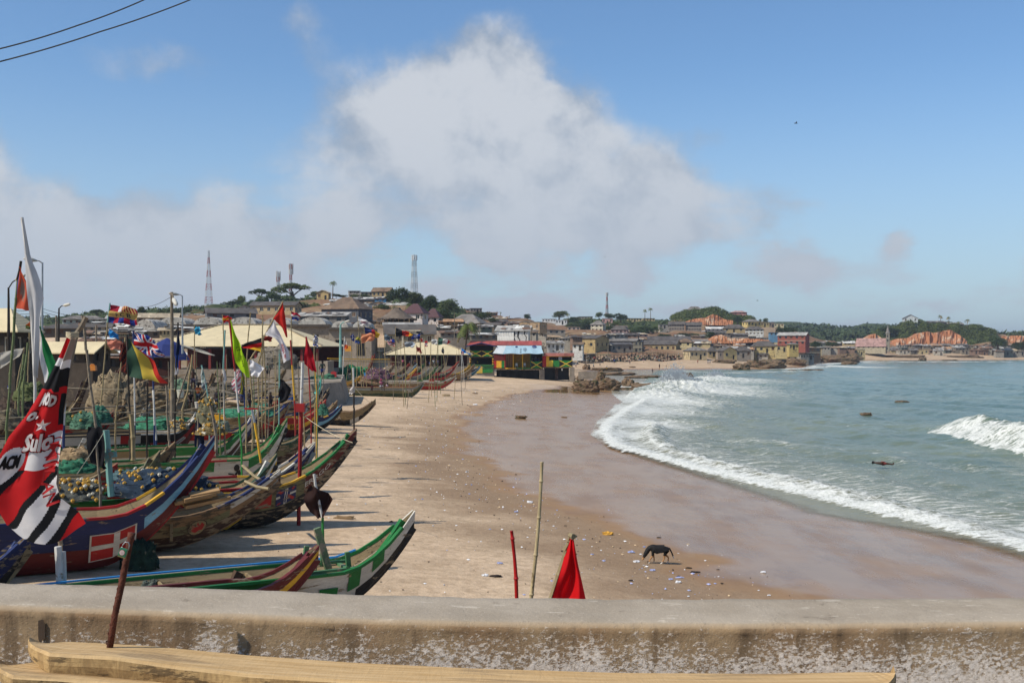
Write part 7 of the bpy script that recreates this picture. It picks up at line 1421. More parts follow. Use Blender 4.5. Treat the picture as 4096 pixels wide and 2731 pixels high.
for i, (y0, y1) in enumerate(((1218, 1270), (1232, 1276), (1246, 1280), (1258, 1286))): cable(['topmost', 'second', 'third', 'lowest'][i] + ' power line behind the lamp posts on the left', [(-100, y0 - 6, 90), (170, y0 + 16, 110), (420, y1, 160)], .022, Mwire, .4, 'overhead_wire', 'wire')
cable('single wire running to the wooden lamp pole', [(548, 1228, 70), (686, 1186, 60)], .014, Mwire, .2, 'overhead_wire', 'wire')
# street lamps
def lamp(label, base, top, arm, Y, mk='m', r=.07):
    o = P(*base, Y); t = thing('street_lamp', label, 'street lamp', o, 0, 'street lamps'); m_ = polemat(mk); b = MB(); a = P(*top, Y) - o; b.tube([Vector((0, 0, -1.5)), a * .5, a], [r * 1.4, r, r * .8], m_, 8); b.build('post', t)
    e = P(*arm, Y - .3) - o; b = MB(); b.tube([a - Vector((0, 0, .05)), a.lerp(e, .5) + Vector((0, 0, abs(e.x - a.x) * .12)), e], r * .5, m_, 6); b.build('arm', t)
    b = MB(); d = (e - a); d.z *= .5; d.normalize(); L_ = .75 if Y < 90 else .9; b.smooth = True; b.tube([e - d * .1, e + d * L_ * .25, e + d * L_ * .8, e + d * L_], [.05, .13, .12, .03], mat('lamp housing', '#b9b5a8', .5, .1), 8); b.build('lamp_head', t); return t
lamp('tall steel street lamp right of the tall white flag', (168, 1330), (170, 1050), (142, 1042), 70); lamp('old bent-armed street lamp at the far left', (35, 1310), (34, 1150), (66, 1117), 62, 'k'); lamp('small bent-armed street lamp left of the union flag', (234, 1355), (236, 1232), (256, 1222), 88, 'k', .08)
lamp('wooden pole with a street lamp head beside the steel one', (690, 1640), (687, 1168), (694, 1196), 60, 'o', .10); lamp('slim steel street lamp behind the wooden pole', (730, 1345), (729, 1182), (712, 1178), 95); lamp('green lamp pole rising right of the big market shed', (1362, 1425), (1362, 1298), (1378, 1288), 150, 't', .16)
lamp('street lamp on a pole behind the beach bar awning', (2125, 1380), (2124, 1322), (2132, 1318), 262, 'o', .12); lamp('thin lamp pole above the fish shelters', (2432, 1415), (2433, 1376), (2440, 1378), 380, 'o', .12)
for lab, px, pb, pt_, Y in (('dark utility pole on the slope right of the union jack', 225, 1345, 1262, 120), ('utility pole left of the vaulted store', 385, 1390, 1300, 130), ('utility pole behind the coconut palm', 1818, 1330, 1252, 260), ('utility pole right of the coconut palm', 1920, 1335, 1282, 270), ('utility pole beside the white tarpaulin house', 2038, 1320, 1262, 300)):
    b = MB(); h = (pb - pt_) * Y / F; b.tube([(0, 0, -2), (0, 0, h)], [.14, .09], M_oldp, 6); o = b.build('utility_pole'); o.location = P(px, pb, Y); tag(o, lab, 'pole', 'utility poles')

# ------------------------------------------------------------------ nets, floats, sacks, crates
def netmat(c): return mat('net ' + c, c, .95, .5, 5, .9, bscale=26, fine=20, trans=.12, wear='#6d6a58', wearamt=.22, wearscale=6)
def heap(label, px, py, wpx, hpx, Y, c, cat='fishing net', name='net_heap', dep=.7, seed=0, k=.28, floats=0, fcol=('#c9bd9e',)):
    from mathutils import noise as mn
    o = P(px, py, Y); rx = wpx * Y / F / 2; hz_ = hpx * Y / F; m_ = netmat(desat(c, .15, .95)); b = MB(); b.smooth = True
    def fn(u, v):
        v = min(max(v, 0), 1); a = 2 * pi * u; q = max(0, sin(v * pi / 2)) ** .8; d = Vector((cos(a) * (1 - v) ** .6 if v < 1 else 0, sin(a) * (1 - v) ** .6 if v < 1 else 0, q)); kk = 1 + k * mn.noise(d * 2.2 + Vector((seed, px, 0))) + k * .6 * mn.noise(d * 6 + Vector((px, seed, 0))) + k * .45 * mn.noise(d * 15 + Vector((px, seed, 3)))
        return Vector((d.x * rx * kk, d.y * rx * dep * kk, q * hz_ * kk - .15))
    b.grid(46, 14, fn, m_)
    st = MB(); rs_ = random.Random(seed + int(px))
    for i in range(60):
        u = rs_.random(); v = rs_.random() * .8; q = [fn((u + .03 * j) % 1, min(.97, v + .03 * sin(j + i))) * 1.02 for j in range(4)]; st.tube(q, .012 + .0002 * Y, m_, 3, False)
    t = b.build(name); t.location = o; tag(t, label, cat); tag(st.build('strand', t), kind='stuff')
    if floats:
        fb = MB()
        for i in range(floats):
            u = rs_.random(); v = rs_.random() * .85; p = fn(u, v) * 1.03; mm = mat('float ' + rs_.choice(fcol), rs_.choice(fcol), .5, .15); s = .075
            fb.tube([p + Vector((-s * .6, 0, 0)), p + Vector((0, 0, .02)), p + Vector((s * .6, 0, 0))], [s * .6, s, s * .6], MATS['float ' + rs_.choice(fcol)] if False else mm, 7)
        tag(fb.build('floats', t), kind='stuff')
    return t
FC = ('#c9c2ae', '#b98f3c', '#c9c2ae', '#a3664e', '#d5d1c6')
HP = [('blue net with white and rust floats heaped in the canoe behind the blue one', 640, 1955, 420, 90, 35, '#2a3d52', 60), ('pile of pale and yellow floats at the end of the blue net', 300, 1975, 240, 70, 34, '#5c5f58', 110), ('grey-blue net fold above the blue net', 560, 1900, 240, 40, 36, '#4d6b70', 16), ('flat tan net mound right of the huge red flag', 300, 1840, 180, 62, 38, '#a68a63', 0), ('green net cap below the tan mound', 300, 1870, 160, 46, 37, '#2f7a58', 0),
      ('tan sack heap in the middle left', 450, 1640, 190, 150, 74, '#9b8767', 0), ('bulging tan sack right of the heap', 545, 1660, 120, 130, 73, '#8f7c60', 0), ('green net slung from the stub mast', 400, 1680, 90, 60, 60, '#3d7a62', 0), ('low green net heap left of the stub mast', 250, 1690, 130, 50, 62, '#5c7a50', 0), ('bundle of green net beside the red flag edge', 340, 1700, 120, 60, 50, '#4f7d62', 10),
      ('green net spread over the canoe with the painted star', 660, 1700, 330, 40, 64, '#3d8c68', 0), ('wide green net behind the red patch canoe', 960, 1670, 330, 46, 78, '#3f8f6c', 0), ('green net beside the prow with a blue cross piece', 1040, 1650, 120, 44, 76, '#3f9478', 0), ('net ball full of floats hanging by the lettered canoe prow', 832, 1700, 96, 110, 57, '#7c7a5c', 70), ('float heap below the net ball', 845, 1725, 120, 44, 55, '#8c7a4f', 60), ('white floats heaped on the deck of the lettered canoe', 712, 1705, 80, 32, 58.6, '#9d9880', 60),
      ('pale green net bundle behind yellow cans', 880, 1715, 80, 46, 56, '#8b9a84', 0), ('large green net heap left of the far group', 1400, 1530, 110, 70, 165, '#2d8f58', 0), ('bright green net stretched down to the block wall', 1440, 1520, 90, 50, 168, '#35a063', 0), ('tan net mass in the left-hand far canoe', 1470, 1530, 120, 30, 163, '#a07d60', 0), ('pink and red floats heaped in the second far canoe', 1510, 1510, 110, 40, 160, '#6c4a5c', 60),
      ('green net low by the revetment', 1300, 1520, 130, 26, 130, '#4f8a66', 0), ('green net behind the red canoe tip', 1290, 1650, 46, 40, 74, '#3d7a62', 0), ('green net lying under the corner of the parapet', 470, 2372, 340, 60, 25.5, '#2f7d5e', 0), ('tangled net end with grey cords beside the blue rail', 590, 2350, 100, 60, 25.2, '#5f6a60', 0), ('dark brown net hanging under the blue canoe', 560, 2250, 150, 110, 30.5, '#1d3b2e', 0),
      ('grey net laid across the block wall', 1100, 1470, 200, 80, 128, '#8a7f6e', 0), ('low brown heap of baskets behind the tan sacks', 620, 1590, 200, 50, 84, '#7c6a50', 0), ('green and tan net heap beside the lamp pole', 720, 1560, 90, 46, 84, '#6d8a6c', 0), ('grey heap of ropes behind the painted star canoe', 910, 1580, 160, 50, 92, '#6a5f50', 0), ('tan heap of nets under the yellow pole', 1120, 1600, 160, 36, 98, '#8c7858', 0), ('red-brown heap in the shadow by the left shed', 60, 1640, 160, 60, 62, '#4f3f34', 0), ('olive net heap left of the white sail cloth pole', 120, 1590, 120, 70, 58, '#66703f', 0), ('sandy net heap at the left edge', 20, 1700, 160, 70, 52, '#7d6f58', 0)]
for i, (lab, px, py, w_, h_, Y, c, fl) in enumerate(HP): heap(lab, px, py, w_, h_, Y, c, floats=fl, fcol=FC if 'pink' not in lab else ('#8a3a44', '#a35560', '#c9c2ae'), seed=i)
for lab, px, py, Y, c, d in (('yellow jerry can in the canoe beside the float net', 868, 1718, 56, '#c9921f', (.35, .25, .75)), ('second yellow can right of the first', 890, 1712, 56.5, '#c9921f', (.32, .25, .6)), ('orange crate tied to the grey leaning pole', 370, 1482, 34, '#b5702c', (.24, .16, .16)), ('white bucket on the stern of the lettered canoe', 790, 1632, 62, '#b8b3a8', (.3, .3, .34)), ('yellow tub between two poles', 690, 1600, 66, '#c08f28', (.35, .35, .6)),
                            ('cream bucket by the leaning pole', 722, 1590, 66, '#c9c4b2', (.4, .4, .45)), ('red crate on the platform behind the man in blue shorts', 1335, 1508, 130, '#a32a2a', (.7, .5, .6)), ('blue tub in the left-hand far canoe', 1466, 1505, 162, '#3a78b5', (.7, .7, .5)), ('orange crate stack in the orange canoe', 1395, 1405, 166, '#c98a2c', (1.0, .8, .8))):
    rnd_ = 'tub' in lab or 'bucket' in lab; o = P(px, py, Y); t = thing('bucket' if rnd_ else 'crate' if 'crate' in lab else 'jerry_can', lab, 'container', o); m_ = mat('plastic ' + c, c, .45, .12, 3); b = MB()
    if rnd_: b.tube([(0, 0, 0), (0, 0, d[2])], [d[0] * .42, d[0] * .55], m_, 10, True); b.build('tub', t); b = MB(); b.tube([(d[0] * .56 * cos(a), d[0] * .56 * sin(a), d[2]) for a in [2 * pi * k / 10 for k in range(11)]], .02, m_, 4); b.build('rim', t)
    else: b.box((0, 0, d[2] / 2), d, m_, taper=.86); b.build('shell', t); b = MB(); b.tube([(-d[0] * .25, 0, d[2]), (-d[0] * .2, 0, d[2] * 1.12), (d[0] * .2, 0, d[2] * 1.12), (d[0] * .25, 0, d[2])], .02, m_, 4); b.build('handle', t)
# timber and boards lying about the working area
for i in range(46):
    px = RND.uniform(240, 1180); py = RND.uniform(1500, 1700) if px < 900 else RND.uniform(1520, 1640); Y = 58 + (1700 - py) * .17 + RND.uniform(-4, 4); L_ = RND.uniform(1.5, 4.5)
    block('board', f"{'long' if L_ > 3 else 'short'} {['weathered brown', 'tan', 'grey'][i % 3]} plank lying among the {'left' if px < 700 else 'middle'} canoes and nets", 'plank', P(px, py, Y), (L_, RND.uniform(.15, .32), .06), [M_wood, Mnat, M_oldp][i % 3], rz=RND.uniform(-.2, .9), ry=RND.uniform(-.35, .25), group='planks among the canoes')
for lab, a, c_, r, k in (('long bamboo rail lying over the platform', (860, 1505, 96), (1125, 1512, 104), .06, 'b'), ('second bamboo rail lower on the platform', (840, 1538, 92), (1110, 1535, 100), .06, 'b'), ('yellow rail over the green nets', (1310, 1433, 150), (1560, 1437, 158), .07, 'y'), ('pale rail below the yellow one', (1320, 1441, 150), (1600, 1448, 158), .07, 'b'), ('bamboo pole slanting up over the brown badge canoe', (970, 1862, 37), (1060, 1930, 35), .05, 'b'), ('short bamboo laid across the brown badge canoe', (980, 1925, 34.5), (1075, 1955, 34), .055, 'b'), ('blue rail on the grey canoe in the middle', (905, 1598, 76), (1205, 1578, 80), .05, 'n')):
    b = MB(); p, q = P(*a), P(*c_); b.tube([Vector((0, 0, 0)), (q - p) * .5 + Vector((0, 0, -.05)), q - p], r, polemat(k), 6); o = b.build('rail'); o.location = p; tag(o, lab, 'pole')
# blue parasol behind the union flag and a shed with a rag roof
t = thing('parasol', 'blue parasol in the shade of the union flag', 'parasol', P(668, 1440, 100)); b = MB(); b.tube([(0, 0, 0), (0, 0, 1.4), (0, 0, 2.0)], [2.0, 1.2, .05], cl('#3a4680'), 10, False); b.build('canopy', t); ppart('pole', t, (0, 0, -.4), (.06, .06, 4.2), M_oldp)
H('maroon and yellow plank shed with a roof of rags and branches', 590, 700, 1500, 1432, 96, 4, .5, 'flat', '#4d2a22', 'thatch', 1, 3, worn=True, cat='shed', name='shed', win='d', hillpt=False)
H('dark plank shelter under tin between the left shed and the market shed', 440, 600, 1490, 1428, 108, -4, .4, 'shed', '#332b25', 'rust', 1, 4, worn=True, cat='shed', name='shed', win='d', hillpt=False)
# fish shelters along the far beach: posts carrying patched roofs
for i, (x0, x1, pt_, c) in enumerate(((2300, 2345, 1417, '#2c2a28'), (2350, 2385, 1414, '#a89f8d'), (2392, 2440, 1418, '#5d7a58'), (2445, 2500, 1420, '#3c3a36'), (2500, 2560, 1408, '#55504a'), (2560, 2620, 1410, '#4c4640'), (2620, 2675, 1408, '#8a7d64'), (2675, 2735, 1416, '#5a5f4c'))):
    Y = 415 + i * 4; w_ = (x1 - x0) * Y / F; h = (1446 - pt_) * Y / F; t = thing('shelter', ['black sheeted', 'white tented', 'green netted', 'grey sheeted', 'low dark', 'open timber', 'yellowish roofed', 'green tangled'][i] + ' fish-smoking shelter on the edge of the far beach', 'shelter', P((x0 + x1) / 2, 1446, Y), 0, 'fish-smoking shelters')
    ppart('roof', t, (0, 2, h), (w_ + .6, 5, .14), mat('sheet ' + c, c, .85, .3, .8), ry=RND.uniform(-.05, .05))
    for k in range(5):
        for y in (0, 4): ppart('post', t, (-w_ / 2 + w_ * k / 4, y, h / 2 - .4), (.16, .16, h + .6), M_oldp)
    b = MB()
    for k in range(40): b.box((RND.uniform(-w_ / 2, w_ / 2), RND.uniform(0, 4), RND.uniform(.1, h * .75)), (RND.uniform(.2, 1.1), RND.uniform(.2, .8), RND.uniform(.15, .6)), RND.choice([M_dark, M_wood, M_grey, mat('rag red', '#8a4a40', .9, .2), M_white, mat('rag tan', '#a08a68', .9, .2), netmat('#4f7d62'), M_dark]), rz=RND.random() * 3, ry=RND.uniform(-.5, .5))
    tag(b.build('clutter', t), kind='stuff')
    if i in (0, 1): ppart('side_sheet', t, (0, 4.3, h / 2), (w_, .1, h), mat('sheet ' + c, c, .85, .3, .8))
# ------------------------------------------------------------------ parapet and terrace in front of the viewer
def wallpaint():
    m = bpy.data.materials.new('old limewashed plaster'); m.use_nodes = True; n = NT(m.node_tree); bs = n.n['Principled BSDF']; pos = n.n.new('ShaderNodeNewGeometry').outputs['Position']
    sp_ = n.n.new('ShaderNodeSeparateXYZ'); n.l.new(pos, sp_.inputs[0]); nrm = n.n.new('ShaderNodeNewGeometry'); sn = n.n.new('ShaderNodeSeparateXYZ'); n.l.new(nrm.outputs['Normal'], sn.inputs[0])
    n1 = n.noise(pos, 2.2, 6, .6); n2 = n.noise(pos, 55, 5, .7); n3 = n.noise(n.scalev(pos, (3.2, 1, .35)), 2.2, 6, .6)
    col = n.mix(n.ss(n1, .35, .65), rgb('#9c8567'), rgb('#886f54')); col = n.mix(n.ss(n3, .50, .62, 0, .7), col, rgb('#6d5b47'))
    vz = n.m('SUBTRACT', 6.70, sp_.outputs[2]); xr = n.m('MULTIPLY', n.m('ABSOLUTE', n.m('ADD', sp_.outputs[0], .2)), .02)
    cover = n.m('ADD', n.m('ADD', n.m('ADD', -.02, n.m('MULTIPLY', vz, 1.75)), xr), n.m('MULTIPLY', n.m('SUBTRACT', n.noise(n.scalev(pos, (1.5, 1, .6)), 2.4, 5, .6), .5), .95))
    cover = n.m('SUBTRACT', cover, n.ss(n3, .55, .7, 0, .22))
    fl = n.noise(n.scalev(pos, (1, 1, 1.5)), 42, 4, .75); wm = n.ss(n.m('ADD', n.m('MULTIPLY', cover, .55), n.m('SUBTRACT', fl, .5)), .10, .25)
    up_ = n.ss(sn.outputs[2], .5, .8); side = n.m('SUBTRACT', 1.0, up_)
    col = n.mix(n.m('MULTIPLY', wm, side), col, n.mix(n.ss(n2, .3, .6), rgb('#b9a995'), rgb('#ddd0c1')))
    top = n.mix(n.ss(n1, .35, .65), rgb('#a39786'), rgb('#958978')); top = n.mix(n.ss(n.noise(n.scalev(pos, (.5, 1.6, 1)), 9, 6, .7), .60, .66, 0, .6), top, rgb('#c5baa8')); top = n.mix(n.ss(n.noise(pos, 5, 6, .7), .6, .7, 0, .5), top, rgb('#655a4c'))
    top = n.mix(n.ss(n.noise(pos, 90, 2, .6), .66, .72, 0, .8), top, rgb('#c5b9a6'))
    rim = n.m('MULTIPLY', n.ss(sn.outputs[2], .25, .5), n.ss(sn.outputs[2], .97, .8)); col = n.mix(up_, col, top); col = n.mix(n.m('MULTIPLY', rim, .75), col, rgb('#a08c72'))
    n.put(bs.inputs['Base Color'], col); bs.inputs['Roughness'].default_value = .95; bs.inputs['Specular IOR Level'].default_value = .1
    b1 = n.n.new('ShaderNodeBump'); b1.inputs['Strength'].default_value = .55; b1.inputs['Distance'].default_value = .012
    n.l.new(n.m('ADD', n.m('MULTIPLY', wm, .35), n.m('ADD', n.m('MULTIPLY', n2, .6), n.noise(pos, 12, 4, .6))), b1.inputs['Height']); n.l.new(b1.outputs[0], bs.inputs['Normal']); return m
Mpar = wallpaint()
bk = [(-1500, 2318), (0, 2328), (600, 2341), (1000, 2355), (1400, 2373), (1700, 2381), (2100, 2389), (2800, 2393), (3400, 2390), (4096, 2387), (5600, 2380)]
fr_ = [(-1500, 2392), (0, 2418), (600, 2440), (1000, 2455), (1400, 2472), (2100, 2486), (2800, 2491), (3500, 2490), (4096, 2483), (5600, 2470)]
from mathutils import noise as mn
b = MB(); b.smooth = True; YB_, YF = 5.74, 5.27; NX = 420; xa, xb = -5.2, 6.0
def prof_(x):
    pb = CX + x / YB_ * F; pf = CX + x / YF * F; zb = CAMH - (np.interp(pb, *zip(*bk)) - HOR) / F * YB_; zf = CAMH - (np.interp(pf, *zip(*fr_)) - HOR) / F * YF
    w1 = .006 * mn.noise(Vector((x * 3, 0, 0))) + .004 * mn.noise(Vector((x * 11, 3, 0))); w2 = .012 * mn.noise(Vector((x * 5, 7, 0))) + .008 * mn.noise(Vector((x * 17, 9, 0))) + .004 * mn.noise(Vector((x * 45, 9, 0)))
    return [(YB_ + .02, .5), (YB_ + .02, zb - .25), (YB_ + .01, zb - .02), (YB_ - .02, zb + w1)] + [(YB_ - .02 + (YF + .05 - YB_ + .02) * k / 6, zb + (zf - zb) * k / 6 + w1 * .5 + .004 * mn.noise(Vector((x * 4, k, 0)))) for k in range(1, 7)] + [(YF + .02 + w2, zf - .008), (YF - .002 + w2, zf - .030 + w2 * .6), (YF + .004 + w2 * .4, zf - .055)] + [(YF + .008 + .006 * mn.noise(Vector((x * 2.2, k * .4, 5))), zf - .055 - .06 * k) for k in range(1, 14)]
cols_ = [prof_(xa + (xb - xa) * i / NX) for i in range(NX + 1)]; nk = len(cols_[0])
b.grid(NX, nk - 1, lambda u, v: (xa + (xb - xa) * u, *cols_[int(round(u * NX))][int(round(v * (nk - 1)))]), Mpar)
t = thing('parapet', 'low weathered parapet wall with flaking white paint across the foreground', 'wall', (0, 0, 0)); w_ = b.build('wall', t)
b = MB()
for i in range(11): a = 2 * pi * i / 11; b.v.append((cos(a) * .018 * (1 + .25 * sin(i * 2)), 0, sin(a) * .058 * (1 + .2 * sin(i * 3.3))))
b.f.append(tuple(range(11))); b.mi.append(b.mid(mat('plaster hole', '#4a3c30', .95, .2, 9))); o = b.build('chipped_hole', t); q = P(165, 2522, YF - .004); o.location = q
b = MB(); b.box((.4, 1.0, CAMH - 2.05), (12, 8.5, .2), mat('terrace floor', '#6f6355', .95, .3, 1, .3)); tag(b.build('terrace'), kind='structure')
# ---- heavy timber beams lying in front of the parapet
def plank_m():
    m = bpy.data.materials.new('sawn yellow timber'); m.use_nodes = True; n = NT(m.node_tree); bs = n.n['Principled BSDF']; v = n.n.new('ShaderNodeTexCoord').outputs['Object']; sn = n.n.new('ShaderNodeSeparateXYZ'); n.l.new(n.n.new('ShaderNodeNewGeometry').outputs['Normal'], sn.inputs[0])
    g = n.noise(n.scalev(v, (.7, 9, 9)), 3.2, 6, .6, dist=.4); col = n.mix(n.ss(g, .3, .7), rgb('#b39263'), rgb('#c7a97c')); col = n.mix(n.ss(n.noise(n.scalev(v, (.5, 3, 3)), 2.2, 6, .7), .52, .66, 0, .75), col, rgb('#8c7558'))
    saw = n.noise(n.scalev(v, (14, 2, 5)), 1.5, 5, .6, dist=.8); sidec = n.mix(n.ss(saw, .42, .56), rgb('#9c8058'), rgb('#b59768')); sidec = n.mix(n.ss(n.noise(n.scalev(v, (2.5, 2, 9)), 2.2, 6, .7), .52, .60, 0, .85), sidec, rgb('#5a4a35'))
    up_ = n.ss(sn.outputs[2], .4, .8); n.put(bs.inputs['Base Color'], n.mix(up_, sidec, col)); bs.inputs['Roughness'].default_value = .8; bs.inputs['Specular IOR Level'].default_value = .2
    b1 = n.n.new('ShaderNodeBump'); b1.inputs['Strength'].default_value = .5; b1.inputs['Distance'].default_value = .008; n.l.new(n.m('ADD', g, saw), b1.inputs['Height']); n.l.new(b1.outputs[0], bs.inputs['Normal']); return m
Mbeam = plank_m()
def beam_(label, back, front, Yb, Yf, th, end, sd):
    """back / front: px -> py of the top edges; built as one solid slab of timber"""
    b = MB(); N = 120; x0, x1 = back[0][0], back[-1][0]; rings = []
    for i in range(N + 1):
        k = i / N; px = x0 + (x1 - x0) * k; xb_ = (px - CX) / F * Yb; e = min(1, k / end[0], (1 - k) / end[1]) if k < .5 else min(1, (1 - k) / end[1])
        e = max(.02, e) ** .5; zb = CAMH - (np.interp(px, *zip(*back)) - HOR) / F * Yb; pf = CX + xb_ / Yf * F; zf = CAMH - (np.interp(pf, *zip(*front)) - HOR) / F * Yf
        yf = Yb + (Yf - Yb) * (.25 + .75 * e if k < .5 else e) + .010 * mn.noise(Vector((xb_ * 3, sd, 0))); wn_ = .012 * mn.noise(Vector((xb_ * 2, sd + 4, 0))) + .006 * mn.noise(Vector((xb_ * 9, sd, 2))); tk = th * (.35 + .65 * e) + .02 * mn.noise(Vector((xb_ * 1.3, sd, 8)))
        rings.append([(xb_, Yb, zb), (xb_, yf + .012, zf + .004), (xb_, yf, zf - .008), (xb_, yf + .004 + wn_, zf - tk * .5), (xb_, yf + .014 + wn_, zf - tk), (xb_, Yb, zb - tk)])
    o0 = Vector(rings[N // 2][0]); rings = [[Vector(p) - o0 for p in r] for r in rings]
    for i in range(N):
        for j in range(6): b.face([rings[i][j], rings[i][(j + 1) % 6], rings[i + 1][(j + 1) % 6], rings[i + 1][j]][::-1], Mbeam)
    b.face(rings[0], Mbeam); b.face(rings[-1][::-1], Mbeam); o = b.build('timber_beam'); o.location = o0; tag(o, label, 'timber', 'timber beams by the parapet'); return o
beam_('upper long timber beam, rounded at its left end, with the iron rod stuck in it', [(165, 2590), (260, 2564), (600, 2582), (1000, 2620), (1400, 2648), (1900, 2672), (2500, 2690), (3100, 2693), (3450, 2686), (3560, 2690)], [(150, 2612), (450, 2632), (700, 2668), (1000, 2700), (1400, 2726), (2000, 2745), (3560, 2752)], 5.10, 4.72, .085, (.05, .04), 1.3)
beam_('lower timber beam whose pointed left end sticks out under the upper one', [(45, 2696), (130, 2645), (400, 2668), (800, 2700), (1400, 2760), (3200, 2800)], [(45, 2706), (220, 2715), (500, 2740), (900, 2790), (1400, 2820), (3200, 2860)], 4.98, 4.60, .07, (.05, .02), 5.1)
for px in (500, 1600, 2700): block('trestle', f'wooden block carrying the {"left end" if px == 500 else "middle" if px == 1600 else "right end"} of the timber beams', 'support', Vector(((px - CX) / F * 4.85, 4.86, CAMH - 1.80)), (.3, .3, .34), M_wood)
# iron rod and padlock
mr = mat('rusty iron', '#5b3426', .85, .35, 14, .5, bscale=60, metal=.2)
o = P(430, 2604, 4.98); t = thing('iron_rod', 'rusty iron rod standing upright in the upper timber beam', 'rod', o); b = MB(); top = P(527, 2130, 5.02) - o; b.smooth = True; b.tube([(0, 0, -.05), top * .3, top * .6 + Vector((.002, 0, 0)), top * .93, top], [.0150, .0140, .0150, .0140, .0175], mr, 14)
bd = top.normalized(); a1 = bd.cross(Vector((0, 1, 0))).normalized(); a2 = a1.cross(bd)
rod = b.build('rod', t); b = MB(); b.tube([top * (k / 90) * .97 + (a1 * cos(k * .9) + a2 * sin(k * .9)) * .0145 for k in range(91)], .0028, mr, 4); b.build('thread', t)
o = P(492, 2208, 4.965); t = thing('padlock', 'small green padlock with a round sticker hooked on the iron rod', 'padlock', o); mg = mat('green enamel', '#2f6b50', .35, .12, 20)
b = MB(); b.box((0, 0, 0), (.036, .014, .038), mg, ry=.32); body = b.build('body', t); md = body.modifiers.new('b', 'BEVEL'); md.width = .003; md.segments = 2
b = MB(); b.box((-.006, 0, -.0195), (.036, .0145, .004), mat('brass edge', '#8f8656', .4, .1, metal=.6), ry=.32); b.build('base_plate', t)
b = MB(); b.smooth = True; b.tube([(-.007, 0, .016), (-.001, 0, .034), (.012, -.004, .047), (.026, -.005, .046), (.030, -.003, .032), (.024, 0, .012), (.018, 0, .006)], .0028, Mmetal, 6); b.build('shackle', t)
b = MB()
for r_, y_, ch in ((.0125, -.0078, '#a63a34'), (.0108, -.0081, '#c9c6c0'), (.0075, -.0084, '#a63a34'), (.0062, -.0087, '#c9c6c0')): b.face([(r_ * cos(a) - .002, y_, r_ * sin(a)) for a in [2 * pi * k / 16 for k in range(16)]], mat('sticker ' + ch, ch, .5, .05))
st = b.build('sticker', t); text_on('SS', lambda a, b_: Vector((-.0065 + .009 * a, -.0092, -.003 + .006 * b_)), mat('sticker #a63a34', '#a63a34'), st)
# poles and pennant rising from the beach just behind the parapet
def bamboo(label, pts, Y, r, m_, nodes, name='bamboo_pole'):
    q = [P(px, py, Y) for px, py in pts]; o = q[-1]; q = [p - o for p in q]; t = thing(name, label, 'pole', o); L_ = (q[-1] - q[0]).length; d = (q[-1] - q[0]).normalized(); pr, rr = [], []; bend = lambda k: Vector((.03 * sin(k * 5), 0, 0)) * (r / .04)
    last = 0; ks = [0] + nodes + [1]
    for a, c_ in zip(ks[:-1], ks[1:]):
        for f_, s_ in ((0, 1.18), (.04, 1.0), (.5, .93), (.95, 1.0)): k = a + (c_ - a) * f_; pr.append(q[0] + (q[-1] - q[0]) * k + bend(k)); rr.append(r * s_ * (.85 + .3 * k))
    pr.append(q[-1]); rr.append(r * 1.15); b = MB(); b.smooth = True; b.tube(pr, rr, m_, 12); b.build('shaft', t)
    b = MB()
    for k in nodes: c0 = q[0] + (q[-1] - q[0]) * k + bend(k); b.tube([c0 - d * .012, c0, c0 + d * .012], [r * (.9 + .3 * k), r * 1.32 * (.9 + .3 * k), r * (.9 + .3 * k)], m_, 10)
    tag(b.build('node_rings', t), kind='stuff'); return t
bamboo('tall straw-coloured bamboo pole with dark joints behind the parapet', [(2168, 1847), (2150, 2020), (2124, 2400), (2100, 2700)], 8.6, .0150, mat('straw bamboo', '#a89670', .6, .3, 6, .2, stretch=(2, 2, .5), wear='#6b5a3c', wearamt=.15), [.09, .26, .435, .62, .8]); bamboo('red painted bamboo stick standing left of the tall bamboo pole', [(2046, 2122), (2066, 2400), (2080, 2650)], 8.3, .0150, mat('red stick', '#9c1512', .45, .15, 6, .1), [.06, .36, .7])
t, at, c = flag('bright red triangular pennant on a leaning stick behind the parapet', 7.6, [(2285, 2132), (2262, 2200), (2206, 2395), (2150, 2620)], 'bbb', [(2280, 2142, 2286, 2142, 2291, 2144), (2264, 2200, 2285, 2200, 2301, 2200), (2245, 2270, 2290, 2270, 2313, 2265), (2224, 2340, 2290, 2340, 2328, 2330), (2200, 2420, 2290, 2420, 2346, 2410), (2190, 2500, 2290, 2500, 2362, 2490)], '#d0161b', amp=.09, r=.018, res=(60, 80), freq=3.2, ground=False)
b = MB(); b.tube([P(2283, 2140, 7.58) - t.location, P(2292, 2146, 7.5) - t.location, P(2308, 2144, 7.55) - t.location], [.02, .022, .004], M_bam, 6); b.build('knot', t)

